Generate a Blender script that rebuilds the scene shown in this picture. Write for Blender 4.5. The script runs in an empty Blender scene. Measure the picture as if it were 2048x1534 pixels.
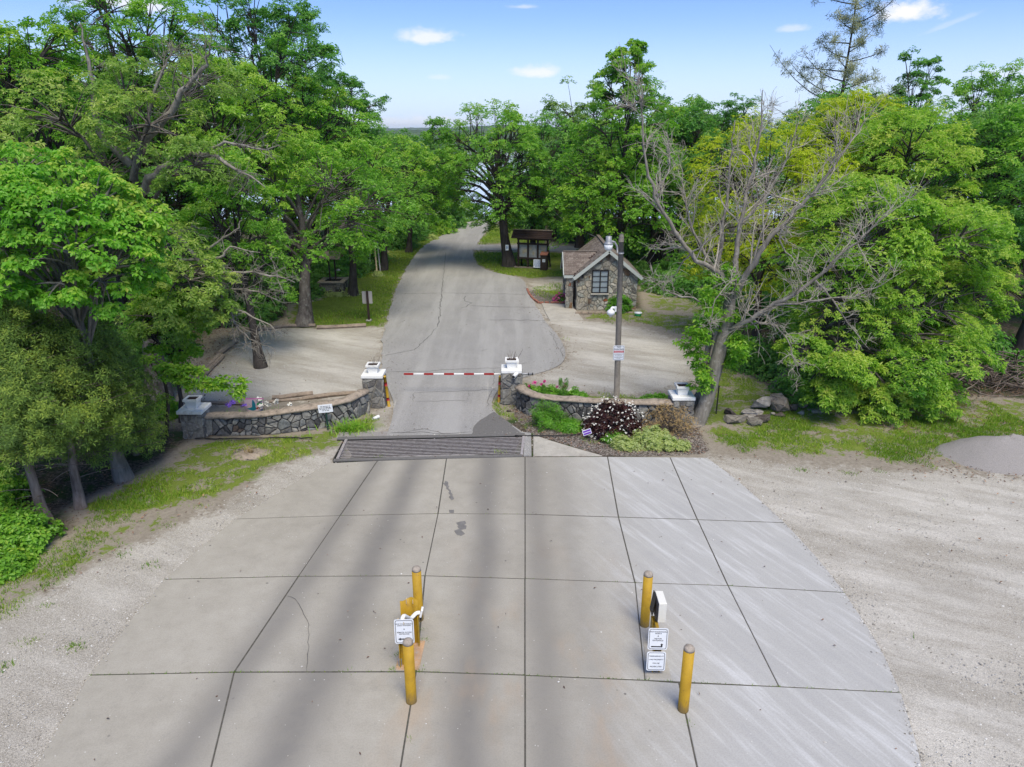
import bpy, bmesh, math, random
import numpy as np
from mathutils import Vector, Matrix

# ------------------------------------------------------------------ camera, sky, sun, exposure
H = 8.0                       # camera height above the apron, metres
PITCH = math.radians(19.6)
FPX = 1420.0                  # focal length in photograph pixels (photograph 2048 x 1534)
scene = bpy.context.scene
cam_data = bpy.data.cameras.new('camera')
cam_data.sensor_width = 36.0
cam_data.lens = 36.0 * FPX / 2048.0
cam_data.clip_start = 0.1
cam_data.clip_end = 20000
cam = bpy.data.objects.new('camera', cam_data)
cam.location = (0, 0, H)
cam.rotation_euler = (math.radians(90) - PITCH, 0, 0)
scene.collection.objects.link(cam)
scene.camera = cam

SUN_EL, SUN_AZ = math.radians(60), math.radians(163)   # azimuth clockwise from +Y: behind the camera, to the right
world = bpy.data.worlds.new('World')
scene.world = world
world.use_nodes = True
SKY_STRENGTH = 0.13
scene.view_settings.view_transform = 'Standard'
scene.view_settings.look = 'None'
scene.view_settings.gamma = 1.0
scene.view_settings.exposure = 1.05
scene.view_settings.use_curve_mapping = False
sun_data = bpy.data.lights.new('sun', 'SUN')
sun_data.energy = 2.3
sun_data.angle = math.radians(32)
sun_data.color = (1.0, 0.91, 0.72)
sun = bpy.data.objects.new('sun', sun_data)
sdir = Vector((math.sin(SUN_AZ) * math.cos(SUN_EL), math.cos(SUN_AZ) * math.cos(SUN_EL), math.sin(SUN_EL)))
sun.rotation_euler = sdir.to_track_quat('Z', 'Y').to_euler()
sun.location = (0, -10, 40)
scene.collection.objects.link(sun)
scene.cycles.use_denoising = True
scene.cycles.max_bounces = 8
scene.cycles.diffuse_bounces = 6
scene.cycles.glossy_bounces = 2
scene.cycles.transmission_bounces = 6
scene.cycles.transparent_max_bounces = 8
scene.cycles.volume_bounces = 0
scene.cycles.caustics_reflective = False
scene.cycles.caustics_refractive = False
scene.cycles.sample_clamp_indirect = 4.0

COL = scene.collection

# ------------------------------------------------------------------ survey helpers: photograph pixel -> point of the place
def ray(px, py):
    a = (px - 1024) / FPX; b = (767 - py) / FPX
    return a, math.cos(PITCH) + b * math.sin(PITCH), -math.sin(PITCH) + b * math.cos(PITCH)
def G(px, py, z=0.0):
    """where a pixel's line of sight meets the level z"""
    a, y, d = ray(px, py); t = (z - H) / d
    return (a * t, y * t)
def AT(px, py, Y):
    """the point at distance Y along the ground"""
    a, y, d = ray(px, py); t = Y / y
    return Vector((a * t, Y, H + d * t))
def ZH(py, Y): return AT(1024, py, Y).z
def PXM(n, py, Y):
    """length in metres of n pixels at distance Y"""
    a, y, d = ray(1024, py); return n / FPX * Y / y

# ------------------------------------------------------------------ shader helpers
class NT:
    def __init__(s, nt): s.nt = nt
    def node(s, t, props=None, **ins):
        n = s.nt.nodes.new(t)
        for k, v in (props or {}).items(): setattr(n, k, v)
        for k, v in ins.items():
            k = k.replace('_', ' ') if not k.startswith('i') or not k[1:].isdigit() else int(k[1:])
            s.put(n.inputs[k], v)
        return n
    def put(s, sock, v):
        if isinstance(v, bpy.types.NodeSocket): s.nt.links.new(v, sock)
        elif isinstance(v, (tuple, list)) and len(v) == 3 and len(getattr(sock, 'default_value', (0, 0, 0))) == 4: sock.default_value = (*v, 1)
        else: sock.default_value = v
    def math(s, op, a, b=0.0, c=0.0, clamp=False):
        n = s.node('ShaderNodeMath', {'operation': op, 'use_clamp': clamp}); s.put(n.inputs[0], a); s.put(n.inputs[1], b); s.put(n.inputs[2], c)
        return n.outputs[0]
    def vmath(s, op, a, b=(0, 0, 0)):
        n = s.node('ShaderNodeVectorMath', {'operation': op}); s.put(n.inputs[0], a); s.put(n.inputs[1], b)
        return n.outputs[1] if op in ('DOT_PRODUCT', 'LENGTH', 'DISTANCE') else n.outputs[0]
    def mix(s, f, a, b, mode='MIX'):
        n = s.node('ShaderNodeMixRGB', {'blend_type': mode}); s.put(n.inputs[0], f); s.put(n.inputs[1], a); s.put(n.inputs[2], b)
        return n.outputs[0]
    def noise(s, vec, scale, detail=3.0, rough=0.55, dist=0.0):
        n = s.node('ShaderNodeTexNoise'); s.put(n.inputs['Vector'], vec); s.put(n.inputs['Scale'], scale)
        s.put(n.inputs['Detail'], detail); s.put(n.inputs['Roughness'], rough); s.put(n.inputs['Distortion'], dist)
        return n.outputs['Fac']
    def voro(s, vec, scale, feature='F1', out='Distance', rnd=1.0):
        n = s.node('ShaderNodeTexVoronoi', {'feature': feature}); s.put(n.inputs['Vector'], vec); s.put(n.inputs['Scale'], scale); s.put(n.inputs['Randomness'], rnd)
        return n.outputs[out]
    def smooth(s, x, lo, hi, a=0.0, b=1.0):
        n = s.node('ShaderNodeMapRange', {'interpolation_type': 'SMOOTHSTEP'})
        for k, v in zip(('Value', 'From Min', 'From Max', 'To Min', 'To Max'), (x, lo, hi, a, b)): s.put(n.inputs[k], v)
        return n.outputs[0]
    def ramp(s, f, stops, interp='LINEAR'):
        n = s.node('ShaderNodeValToRGB'); n.color_ramp.interpolation = interp
        el = n.color_ramp.elements
        while len(el) < len(stops): el.new(0.5)
        for e, (p, c) in zip(el, stops): e.position = p; e.color = (*c, 1) if len(c) == 3 else c
        s.put(n.inputs[0], f); return n.outputs[0]
    def pos(s): return s.node('ShaderNodeNewGeometry').outputs['Position']
    def obj(s): return s.node('ShaderNodeTexCoord').outputs['Object']
    def rnd(s): return s.node('ShaderNodeObjectInfo').outputs['Random']
    def attr(s, name, out='Fac'): return s.node('ShaderNodeAttribute', {'attribute_name': name}).outputs[out]
    def sep(s, v): return s.node('ShaderNodeSeparateXYZ', Vector=v).outputs
    def map(s, v, scale=(1, 1, 1), rot=(0, 0, 0), loc=(0, 0, 0)):
        return s.node('ShaderNodeMapping', Vector=v, Scale=scale, Rotation=rot, Location=loc).outputs[0]
    def streak(s, v, ang, along, across):
        """coordinates stretched along a ground direction (degrees from +X)"""
        return s.map(s.map(v, rot=(0, 0, math.radians(-ang))), (along, across, 1))
    def bump(s, h, strength=0.3, dist=0.02): return s.node('ShaderNodeBump', Height=h, Strength=strength, Distance=dist).outputs[0]
    def out(s, shader): s.nt.links.new(shader, s.node('ShaderNodeOutputMaterial').inputs[0])
    def bsdf(s, color, rough=0.8, normal=None, spec=0.3, metal=0.0):
        n = s.node('ShaderNodeBsdfPrincipled')
        s.put(n.inputs['Base Color'], color); s.put(n.inputs['Roughness'], rough); s.put(n.inputs['Specular IOR Level'], spec); s.put(n.inputs['Metallic'], metal)
        if normal is not None: s.put(n.inputs['Normal'], normal)
        return n.outputs[0]
MATS = {}
def newmat(name):
    m = bpy.data.materials.new(name); m.use_nodes = True; m.node_tree.nodes.clear(); MATS[name] = m
    return m, NT(m.node_tree)

# ------------------------------------------------------------------ the sky
w = NT(world.node_tree); world.node_tree.nodes.clear()
sky = w.node('ShaderNodeTexSky', {'sky_type': 'NISHITA', 'sun_disc': False, 'sun_elevation': SUN_EL, 'sun_rotation': SUN_AZ,
                                  'altitude': 300.0, 'air_density': 1.0, 'dust_density': 0.35, 'ozone_density': 3.0})
dirv = w.node('ShaderNodeTexCoord').outputs['Generated']
# clear blue spring sky: the air thins quickly above the horizon, so the blue starts low
sx, sy, sz = w.sep(dirv)
lift = w.math('ADD', w.math('MULTIPLY', w.math('ABSOLUTE', sz), 1.35), 0.05)
sv = w.node('ShaderNodeCombineXYZ', X=sx, Y=sy, Z=lift).outputs[0]
w.put(sky.inputs[0], w.vmath('NORMALIZE', sv)) if sky.inputs else None
skycol = w.node('ShaderNodeHueSaturation', Hue=0.5, Saturation=1.12, Value=0.82, Color=sky.outputs[0]).outputs[0]
white = (2.9, 3.35, 4.0)
skycol = w.mix(1.0, skycol, (0.97, 0.9, 1.0), 'MULTIPLY')
hazef = w.smooth(sz, -0.01, 0.15, 0.9, 0.0)
skycol = w.mix(hazef, skycol, white)
cn = w.noise(w.map(dirv, (30, 30, 60)), 1.0, 5.0, 0.6)
cn2 = w.noise(w.map(dirv, (90, 90, 160)), 1.0, 4.0, 0.6)
def cloud(px, py, wpx, hpx, amount, tilt=0.0):
    global skycol
    d = Vector(ray(px, py)).normalized()
    right = Vector((d.y, -d.x, 0)).normalized(); up = right.cross(d)
    right, up = right * math.cos(tilt) + up * math.sin(tilt), up * math.cos(tilt) - right * math.sin(tilt)
    a = w.math('DIVIDE', w.vmath('DOT_PRODUCT', dirv, tuple(right)), wpx / FPX)
    b = w.math('DIVIDE', w.vmath('DOT_PRODUCT', dirv, tuple(up)), hpx / FPX)
    b = w.math('MAXIMUM', b, w.math('MULTIPLY', b, -1.8))
    r = w.math('SQRT', w.math('ADD', w.math('MULTIPLY', a, a), w.math('MULTIPLY', b, b)))
    r = w.math('ADD', r, w.math('MULTIPLY', w.math('SUBTRACT', cn, 0.5), 1.5))
    r = w.math('ADD', r, w.math('MULTIPLY', w.math('SUBTRACT', cn2, 0.5), 0.7))
    facing = w.math('GREATER_THAN', w.vmath('DOT_PRODUCT', dirv, tuple(d)), 0.8)
    m = w.math('MULTIPLY', w.smooth(r, 1.2, 0.25, 0.0, amount), facing)
    skycol = w.mix(m, skycol, (4.0, 3.95, 4.1))
cloud(850, 76, 54, 18, 0.75); cloud(1072, 146, 44, 16, 0.75); cloud(1815, 28, 58, 22, 0.95); cloud(1900, 48, 46, 6, 0.2, 0.35)
cloud(1045, 14, 34, 5, 0.4); cloud(878, 155, 26, 7, 0.3); cloud(820, 246, 150, 14, 0.5); cloud(1585, 58, 30, 9, 0.4); cloud(2020, 148, 60, 12, 0.35)
cloud(250, 5, 90, 30, 0.8); cloud(-600, 60, 120, 30, 0.8); cloud(2700, 40, 110, 26, 0.8); cloud(500, -250, 160, 40, 0.8); cloud(1500, -380, 170, 46, 0.8)
bg = w.node('ShaderNodeBackground', Color=skycol, Strength=SKY_STRENGTH)
w.nt.links.new(bg.outputs[0], w.node('ShaderNodeOutputWorld').inputs[0])

# ------------------------------------------------------------------ object helpers
def tag(o, label=None, cat=None, group=None, kind=None):
    if label: o['label'] = label
    if cat: o['category'] = cat
    if group: o['group'] = group
    if kind: o['kind'] = kind
    return o
def thing(name, loc, label, cat, group=None, rz=0.0):
    o = bpy.data.objects.new(name, None); o.empty_display_size = 0.1; o.location = loc; o.rotation_euler = (0, 0, rz); COL.objects.link(o)
    return tag(o, label, cat, group)
def link(name, mesh, parent=None, mat=None, loc=None, rot=None, scale=None):
    o = bpy.data.objects.new(name, mesh); COL.objects.link(o)
    if parent is not None: o.parent = parent
    if mat is not None and len(mesh.materials) == 0: mesh.materials.append(mat if not isinstance(mat, str) else MATS[mat])
    if loc is not None: o.location = loc
    if rot is not None: o.rotation_euler = rot
    if scale is not None: o.scale = scale
    return o
def mesh_np(name, verts, faces, smooth=False, attrs=None):
    """verts (N,3); faces: list of int arrays (M,k)"""
    me = bpy.data.meshes.new(name)
    verts = np.ascontiguousarray(verts, dtype=np.float32)
    faces = [np.ascontiguousarray(f, dtype=np.int32) for f in faces if len(f)]
    nl = sum(f.size for f in faces); nf = sum(len(f) for f in faces)
    me.vertices.add(len(verts)); me.vertices.foreach_set('co', verts.ravel())
    me.loops.add(nl); me.loops.foreach_set('vertex_index', np.concatenate([f.ravel() for f in faces]))
    me.polygons.add(nf)
    tot = np.concatenate([np.full(len(f), f.shape[1], np.int32) for f in faces])
    start = np.concatenate([[0], np.cumsum(tot)[:-1]]).astype(np.int32)
    me.polygons.foreach_set('loop_start', start); me.polygons.foreach_set('loop_total', tot)
    me.polygons.foreach_set('use_smooth', np.full(nf, bool(smooth)))
    for k, v in (attrs or {}).items():
        a = me.attributes.new(k, 'FLOAT', 'POINT'); a.data.foreach_set('value', np.ascontiguousarray(v, dtype=np.float32))
    me.update(calc_edges=True); me.validate()
    return me
class Acc:
    """collects boxes, tubes and prisms that make up ONE part"""
    def __init__(s): s.v = []; s.f = {}; s.n = 0; s.attr = []
    def add(s, verts, faces, a=None):
        verts = np.asarray(verts, dtype=np.float64); s.v.append(verts)
        for f in faces:
            f = np.asarray(f, dtype=np.int64)
            if f.ndim == 1: f = f[None]
            s.f.setdefault(f.shape[1], []).append(f + s.n)
        s.n += len(verts)
        if a is not None: s.attr.append(np.full(len(verts), a))
        return s
    def box(s, c, size, rot=None, taper=1.0):
        x, y, z = (q / 2 for q in size)
        v = np.array([(-x, -y, -z), (x, -y, -z), (x, y, -z), (-x, y, -z), (-x * taper, -y * taper, z), (x * taper, -y * taper, z), (x * taper, y * taper, z), (-x * taper, y * taper, z)])
        if rot is not None: v = v @ np.array(rot.to_matrix() if hasattr(rot, 'to_matrix') else rot).T
        return s.add(v + np.array(c), [np.array([(0, 3, 2, 1), (4, 5, 6, 7), (0, 1, 5, 4), (1, 2, 6, 5), (2, 3, 7, 6), (3, 0, 4, 7)])])
    def bar(s, a, b, wdt, hgt, up=(0, 0, 1)):
        """a rectangular bar from a to b"""
        a = Vector(a); b = Vector(b); d = (b - a); L = d.length; d.normalize(); up = Vector(up)
        x = d.cross(up); x = x.normalized() if x.length > 1e-4 else Vector((1, 0, 0)); u = x.cross(d)
        R = np.array([tuple(d), tuple(x), tuple(u)]).T
        return s.box(tuple((a + b) / 2), (L, wdt, hgt), R)
    def tube(s, pts, rads, sides=6, cap=True, flat=1.0):
        pts = np.asarray(pts, dtype=np.float64); n = len(pts)
        rads = np.broadcast_to(np.asarray(rads, dtype=np.float64), (n,))
        t = np.gradient(pts, axis=0); t /= np.linalg.norm(t, axis=1)[:, None] + 1e-9
        ref = np.array([0, 0, 1.0]) if abs(t[:, 2]).mean() < 0.9 else np.array([1.0, 0, 0])
        u = np.cross(t, ref); u /= np.linalg.norm(u, axis=1)[:, None] + 1e-9
        v = np.cross(t, u)
        a = np.arange(sides) * 2 * math.pi / sides
        ring = (u[:, None, :] * np.cos(a)[None, :, None] + v[:, None, :] * np.sin(a)[None, :, None] * flat) * rads[:, None, None] + pts[:, None, :]
        i = np.arange(n - 1)[:, None] * sides; j = np.arange(sides)[None, :]; j2 = (j + 1) % sides
        q = np.stack([i + j, i + j2, i + sides + j2, i + sides + j], -1).reshape(-1, 4)
        s.add(ring.reshape(-1, 3), [q])
        if cap:
            k = s.n - n * sides
            s.f.setdefault(sides, []).append(np.array([[k + x for x in range(sides)], [k + (n - 1) * sides + x for x in reversed(range(sides))]]))
        return s
    def lathe(s, c, prof, sides=16):
        """prof: list of (radius, z)"""
        c = np.array(c); a = np.arange(sides) * 2 * math.pi / sides
        v = np.concatenate([np.stack([r * np.cos(a), r * np.sin(a), np.full(sides, z)], -1) for r, z in prof]) + c
        n = len(prof); i = np.arange(n - 1)[:, None] * sides; j = np.arange(sides)[None, :]; j2 = (j + 1) % sides
        q = np.stack([i + j, i + j2, i + sides + j2, i + sides + j], -1).reshape(-1, 4)
        return s.add(v, [q, np.array([list(reversed(range(sides)))]), np.array([[(n - 1) * sides + x for x in range(sides)]])])
    def prism(s, poly, z0, z1):
        """horizontal prism over a 2-D outline"""
        n = len(poly); p = np.array(poly)[:, :2]
        v = np.concatenate([np.c_[p, np.full(n, z0)], np.c_[p, np.full(n, z1)]])
        side = np.array([(k, (k + 1) % n, n + (k + 1) % n, n + k) for k in range(n)])
        return s.add(v, [side, np.array([list(range(n))[::-1]]), np.array([list(range(n, 2 * n))])])
    def mesh(s, name, smooth=False, xf=None):
        v = np.concatenate(s.v)
        if xf is not None: v = v @ np.array(xf)[:3, :3].T + np.array(xf)[:3, 3]
        return mesh_np(name, v, [np.concatenate(x) for x in s.f.values()], smooth, {'tint': np.concatenate(s.attr)} if s.attr else None)
    def build(s, name, mat, parent=None, smooth=False, bevel=0.0, loc=None, rot=None):
        me = s.mesh(name, smooth)
        if bevel: bevel_mesh(me, bevel)
        return link(name, me, parent, mat, loc, rot)
def bevel_mesh(me, width, seg=1, angle=30):
    bm = bmesh.new(); bm.from_mesh(me)
    bmesh.ops.remove_doubles(bm, verts=bm.verts, dist=1e-5)
    bmesh.ops.recalc_face_normals(bm, faces=bm.faces)
    ed = [e for e in bm.edges if len(e.link_faces) == 2 and e.calc_face_angle(0) > math.radians(angle)]
    bmesh.ops.bevel(bm, geom=ed, offset=width, segments=seg, affect='EDGES', clamp_overlap=True)
    bm.to_mesh(me); bm.free(); me.update()
def copy_tree(o, parent=None):
    c = o.copy(); COL.objects.link(c); c.parent = parent
    for ch in list(o.children): copy_tree(ch, c)
    return c
def bez(p0, p1, p2, n=6):
    t = np.linspace(0, 1, n)[:, None]; p0, p1, p2 = (np.asarray(q, dtype=float) for q in (p0, p1, p2))
    return (1 - t) ** 2 * p0 + 2 * t * (1 - t) * p1 + t ** 2 * p2
def catmull(pts, per=6):
    P = [np.array(p, dtype=float) for p in pts]; P = [2 * P[0] - P[1]] + P + [2 * P[-1] - P[-2]]
    out = []
    for i in range(1, len(P) - 2):
        for k in range(per):
            t = k / per
            out.append(0.5 * ((2 * P[i]) + (-P[i - 1] + P[i + 1]) * t + (2 * P[i - 1] - 5 * P[i] + 4 * P[i + 1] - P[i + 2]) * t * t + (-P[i - 1] + 3 * P[i] - 3 * P[i + 1] + P[i + 2]) * t ** 3))
    out.append(P[-2]); return out
def offset_poly(p, d):
    """shrink a closed outline by d (any winding)"""
    p = [np.array(q[:2], dtype=float) for q in p]; n = len(p)
    area = sum(p[i][0] * p[(i + 1) % n][1] - p[(i + 1) % n][0] * p[i][1] for i in range(n))
    if area < 0: p = p[::-1]
    out = []
    for i in range(n):
        a, b, c = p[i - 1], p[i], p[(i + 1) % n]
        e1 = (b - a) / (np.linalg.norm(b - a) + 1e-9); e2 = (c - b) / (np.linalg.norm(c - b) + 1e-9)
        n1 = np.array([-e1[1], e1[0]]); n2 = np.array([-e2[1], e2[0]])
        m = n1 + n2; m /= (np.linalg.norm(m) + 1e-9)
        out.append(b + m * d / max(0.35, m @ n1))
    return out
FONT = None
def text_mesh(body, size, name='lettering', align='CENTER', spacing=1.0):
    cu = bpy.data.curves.new(name, 'FONT'); cu.body = body; cu.size = size; cu.align_x = align; cu.align_y = 'CENTER'; cu.space_line = spacing
    cu.extrude = 0.0; cu.offset = size * 0.012
    o = bpy.data.objects.new(name, cu); COL.objects.link(o)
    dg = bpy.context.evaluated_depsgraph_get(); me = bpy.data.meshes.new_from_object(o.evaluated_get(dg))
    bpy.data.objects.remove(o); bpy.data.curves.remove(cu)
    return me
def put_text(body, size, mat, parent, loc, rot=(math.pi / 2, 0, 0), spacing=1.0):
    return link('lettering', text_mesh(body, size, spacing=spacing), parent, mat, loc, rot)
def rounded_rect(w_, h_, r, seg=3):
    out = []
    for cx, cy, a0 in ((w_ / 2 - r, h_ / 2 - r, 0), (-w_ / 2 + r, h_ / 2 - r, 90), (-w_ / 2 + r, -h_ / 2 + r, 180), (w_ / 2 - r, -h_ / 2 + r, 270)):
        for k in range(seg + 1):
            a = math.radians(a0 + 90 * k / seg); out.append((cx + r * math.cos(a), cy + r * math.sin(a)))
    return out
def plate(outline, thick):
    """upright plate in the XZ plane, front towards -Y, from y=0 (front) to y=thick"""
    n = len(outline); p = np.array(outline)
    v = np.concatenate([np.c_[p[:, 0], np.zeros(n), p[:, 1]], np.c_[p[:, 0], np.full(n, thick), p[:, 1]]])
    a = Acc(); a.add(v, [np.array([list(range(n))]), np.array([list(range(n, 2 * n))[::-1]]), np.array([(k, n + k, n + (k + 1) % n, (k + 1) % n) for k in range(n)])])
    return a

# ------------------------------------------------------------------ plain materials
def simple(name, col, rough=0.7, var=0.15, scale=6.0, bumpv=0.1, metal=0.0, spec=0.3, dirt=None, dirt_amt=0.0, objspace=False):
    m, t = newmat(name); p = t.obj() if objspace else t.pos()
    n = t.noise(p, scale, 4); n2 = t.noise(p, scale * 9, 3)
    f = t.math('ADD', t.math('MULTIPLY', n, 0.6), t.math('MULTIPLY', n2, 0.4))
    lo = tuple(c * (1 - var) for c in col); hi = tuple(min(1, c * (1 + var)) for c in col)
    c = t.ramp(f, [(0.3, lo), (0.7, hi)])
    if dirt: c = t.mix(t.smooth(t.noise(p, scale * 1.7, 5, 0.65), 0.5, 0.72, 0, dirt_amt), c, dirt)
    t.out(t.bsdf(c, rough, t.bump(n2, bumpv, 0.01) if bumpv else None, spec, metal)); return m
simple('white_paint', (0.74, 0.74, 0.72), 0.6, 0.06, 3, 0.08, dirt=(0.4, 0.385, 0.34), dirt_amt=0.6)
simple('yellow_paint', (0.37, 0.225, 0.012), 0.55, 0.16, 5, 0.1, dirt=(0.2, 0.12, 0.025), dirt_amt=0.6, spec=0.4)
ym, t = newmat('bollard_paint'); p = t.pos(); hz_ = t.sep(p)[2]
n = t.noise(p, 4, 4); sc = t.noise(t.map(p, (1, 1, 0.25)), 26, 5, 0.7)
c = t.ramp(n, [(0.3, (0.31, 0.185, 0.012)), (0.7, (0.43, 0.265, 0.018))])
c = t.mix(t.smooth(sc, 0.6, 0.7, 0, 0.75), c, (0.2, 0.125, 0.04))
c = t.mix(t.smooth(t.noise(p, 60, 2), 0.66, 0.72, 0, 0.8), c, (0.12, 0.07, 0.035))
grime = t.math('ADD', hz_, t.math('MULTIPLY', t.math('SUBTRACT', sc, 0.5), 0.5))
c = t.mix(t.smooth(grime, 0.22, 0.0, 0, 0.7), c, (0.13, 0.1, 0.06))
t.out(t.bsdf(c, 0.6, t.bump(sc, 0.15, 0.004), 0.3))
simple('red_paint', (0.3, 0.022, 0.02), 0.5, 0.1, 5, 0.05)
simple('sign_white', (0.72, 0.75, 0.8), 0.35, 0.05, 3, 0.0)
simple('sign_black', (0.02, 0.02, 0.025), 0.5, 0.1, 5, 0.0)
simple('sign_red', (0.5, 0.02, 0.03), 0.45, 0.1, 5, 0.0)
simple('sign_purple', (0.16, 0.04, 0.42), 0.5, 0.1, 5, 0.0)
simple('sign_back', (0.4, 0.38, 0.35), 0.55, 0.08, 3, 0.0)
simple('green_post', (0.012, 0.045, 0.035), 0.5, 0.2, 5)
simple('galvanised', (0.3, 0.31, 0.33), 0.5, 0.15, 6, 0.05, metal=0.3)
simple('rail_steel', (0.36, 0.33, 0.32), 0.5, 0.3, 8, 0.15, metal=0.2, dirt=(0.12, 0.07, 0.045), dirt_amt=0.6)
simple('black_metal', (0.02, 0.02, 0.02), 0.5, 0.2, 5)
simple('joint_grit', (0.085, 0.078, 0.066), 0.95, 0.45, 12, 0.5, dirt=(0.05, 0.07, 0.03), dirt_amt=0.6)
simple('pit_shade', (0.015, 0.016, 0.014), 0.95, 0.4, 6, 0.5)  # near-black: the shade below the grid rails is put into the soil colour
simple('cap_concrete', (0.3, 0.26, 0.22), 0.9, 0.45, 18, 0.5)
simple('curb_concrete', (0.36, 0.35, 0.32), 0.9, 0.25, 3, 0.25, dirt=(0.2, 0.19, 0.17), dirt_amt=0.5)
simple('coping', (0.29, 0.24, 0.19), 0.9, 0.4, 7, 0.5, dirt=(0.1, 0.085, 0.07), dirt_amt=0.9)
simple('mortar', (0.06, 0.058, 0.055), 0.95, 0.35, 7, 0.4)
simple('hut_mortar', (0.22, 0.203, 0.172), 0.95, 0.25, 7, 0.4)
simple('brown_timber', (0.035, 0.022, 0.016), 0.75, 0.3, 6, 0.3)
simple('weathered_timber', (0.26, 0.21, 0.165), 0.9, 0.4, 5, 0.4, dirt=(0.1, 0.075, 0.055), dirt_amt=0.7)
simple('pole_wood', (0.19, 0.172, 0.15), 0.85, 0.3, 9, 0.3, dirt=(0.1, 0.09, 0.08), dirt_amt=0.5)
simple('pale_wood', (0.5, 0.4, 0.26), 0.8, 0.2, 6, 0.2)
simple('fascia_paint', (0.38, 0.415, 0.405), 0.6, 0.08, 3, 0.05)
simple('dark_frame', (0.015, 0.015, 0.017), 0.45, 0.2, 5, 0)
simple('window_pane', (0.2, 0.25, 0.29), 0.08, 0.2, 1.5, 0, spec=0.8)
simple('lamp_lens', (0.75, 0.77, 0.78), 0.25, 0.05, 4, 0, spec=0.5)
simple('plastic_white', (0.75, 0.76, 0.77), 0.35, 0.04, 4, 0, spec=0.5)
simple('plastic_beige', (0.66, 0.65, 0.6), 0.4, 0.05, 4, 0, spec=0.4)
simple('potting_soil', (0.035, 0.022, 0.016), 0.95, 0.4, 20, 0.5)
simple('brick_red', (0.27, 0.115, 0.08), 0.9, 0.35, 10, 0.3)
simple('paper_poster', (0.42, 0.36, 0.25), 0.7, 0.35, 6, 0)
simple('paper_yellow', (0.5, 0.42, 0.06), 0.7, 0.2, 6, 0)
simple('paper_grey', (0.3, 0.31, 0.3), 0.7, 0.35, 6, 0)
simple('shingle_dark', (0.045, 0.028, 0.024), 0.9, 0.35, 12, 0.3)
simple('cable_black', (0.015, 0.015, 0.015), 0.6, 0.2, 3, 0)
simple('concrete_walk', (0.36, 0.34, 0.3), 0.9, 0.2, 2.5, 0.2, dirt=(0.22, 0.2, 0.17), dirt_amt=0.5)
simple('island_concrete', (0.42, 0.27, 0.16), 0.9, 0.3, 7, 0.3, dirt=(0.36, 0.33, 0.3), dirt_amt=0.8)
simple('gravel_heap', (0.25, 0.235, 0.225), 0.95, 0.3, 45, 0.6)
simple('tar', (0.095, 0.092, 0.09), 0.9, 0.3, 8, 0.2)
simple('asphalt_patch', (0.13, 0.125, 0.12), 0.9, 0.25, 25, 0.4)
simple('flower_pink', (0.6, 0.09, 0.28), 0.6, 0.25, 9, 0)
simple('flower_magenta', (0.5, 0.03, 0.22), 0.6, 0.25, 9, 0)
simple('flower_white', (0.75, 0.74, 0.68), 0.6, 0.1, 9, 0)
simple('flower_purple', (0.22, 0.12, 0.55), 0.6, 0.25, 9, 0)
simple('banner_pink', (0.55, 0.42, 0.46), 0.7, 0.06, 3, 0)
simple('banner_rose', (0.55, 0.16, 0.38), 0.7, 0.1, 3, 0)
simple('banner_teal', (0.01, 0.17, 0.24), 0.6, 0.15, 8, 0)
simple('banner_green', (0.02, 0.28, 0.08), 0.6, 0.15, 8, 0)
simple('banner_blue', (0.02, 0.1, 0.4), 0.6, 0.15, 8, 0)
simple('blue_glaze', (0.08, 0.13, 0.3), 0.3, 0.2, 8, 0)
# ------------------------------------------------------------------ outlines of the ground (surveyed)
def GP(*pts, z=0.0): return [G(px, py, z) for px, py in pts]
def sdf(P, poly):
    """signed distance, positive inside"""
    P = np.asarray(P, float); poly = np.asarray(poly, float); n = len(poly)
    d2 = np.full(len(P), 1e18); inside = np.zeros(len(P), bool)
    for i in range(n):
        a = poly[i]; b = poly[(i + 1) % n]; ab = b - a; L = (ab ** 2).sum() + 1e-12
        t = np.clip(((P - a) @ ab) / L, 0, 1); q = a + t[:, None] * ab
        d2 = np.minimum(d2, ((P - q) ** 2).sum(1))
        c = (a[1] > P[:, 1]) != (b[1] > P[:, 1])
        if c.any():
            xi = a[0] + (P[:, 1] - a[1]) / (b[1] - a[1] + 1e-12) * ab[0]
            inside ^= c & (P[:, 0] < xi)
    return np.where(inside, 1, -1) * np.sqrt(d2)

# concrete apron: rows of joints, each row from left to right
J0 = GP((655, 926), (755, 921), (893, 917), (1050, 913.5), (1215, 913), (1340, 914), (1415, 915))
J1 = GP((470, 1038), (680, 1031), (876, 1027), (1050, 1028), (1237, 1034), (1395, 1039), (1570, 1045))
J2 = GP((328, 1158), (597, 1152), (850, 1151), (1050, 1157), (1270, 1165), (1456, 1171), (1690, 1185))
J3 = GP((178, 1350), (468, 1344), (832, 1343), (1050, 1350), (1290, 1360), (1558, 1373), (1803, 1385))
J4 = GP((-60, 1790), (360, 1790), (760, 1790), (1050, 1790), (1450, 1790), (1660, 1790), (1880, 1790))
LE = [GP((655, 926), (580, 970), (470, 1038)), GP((470, 1038), (405, 1090), (328, 1158)), GP((328, 1158), (255, 1245), (178, 1350)), GP((178, 1350), (68, 1534), (-60, 1790))]
RE = [GP((1415, 915), (1485, 968), (1570, 1045)), GP((1570, 1045), (1635, 1115), (1690, 1185)), GP((1690, 1185), (1755, 1285), (1803, 1385)), GP((1803, 1385), (1845, 1534), (1880, 1790))]
RE = [[r[0], *[tuple(q) for q in catmull(r, 4)[1:-1]], r[-1]] for r in RE]
apron_outline = [*LE[0][::1], *LE[1][1:], *LE[2][1:], *LE[3][1:], *J4[1:], *RE[3][::-1][1:], *RE[2][::-1][1:], *RE[1][::-1][1:], *RE[0][::-1][1:], *J0[::-1][1:-1]]
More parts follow.
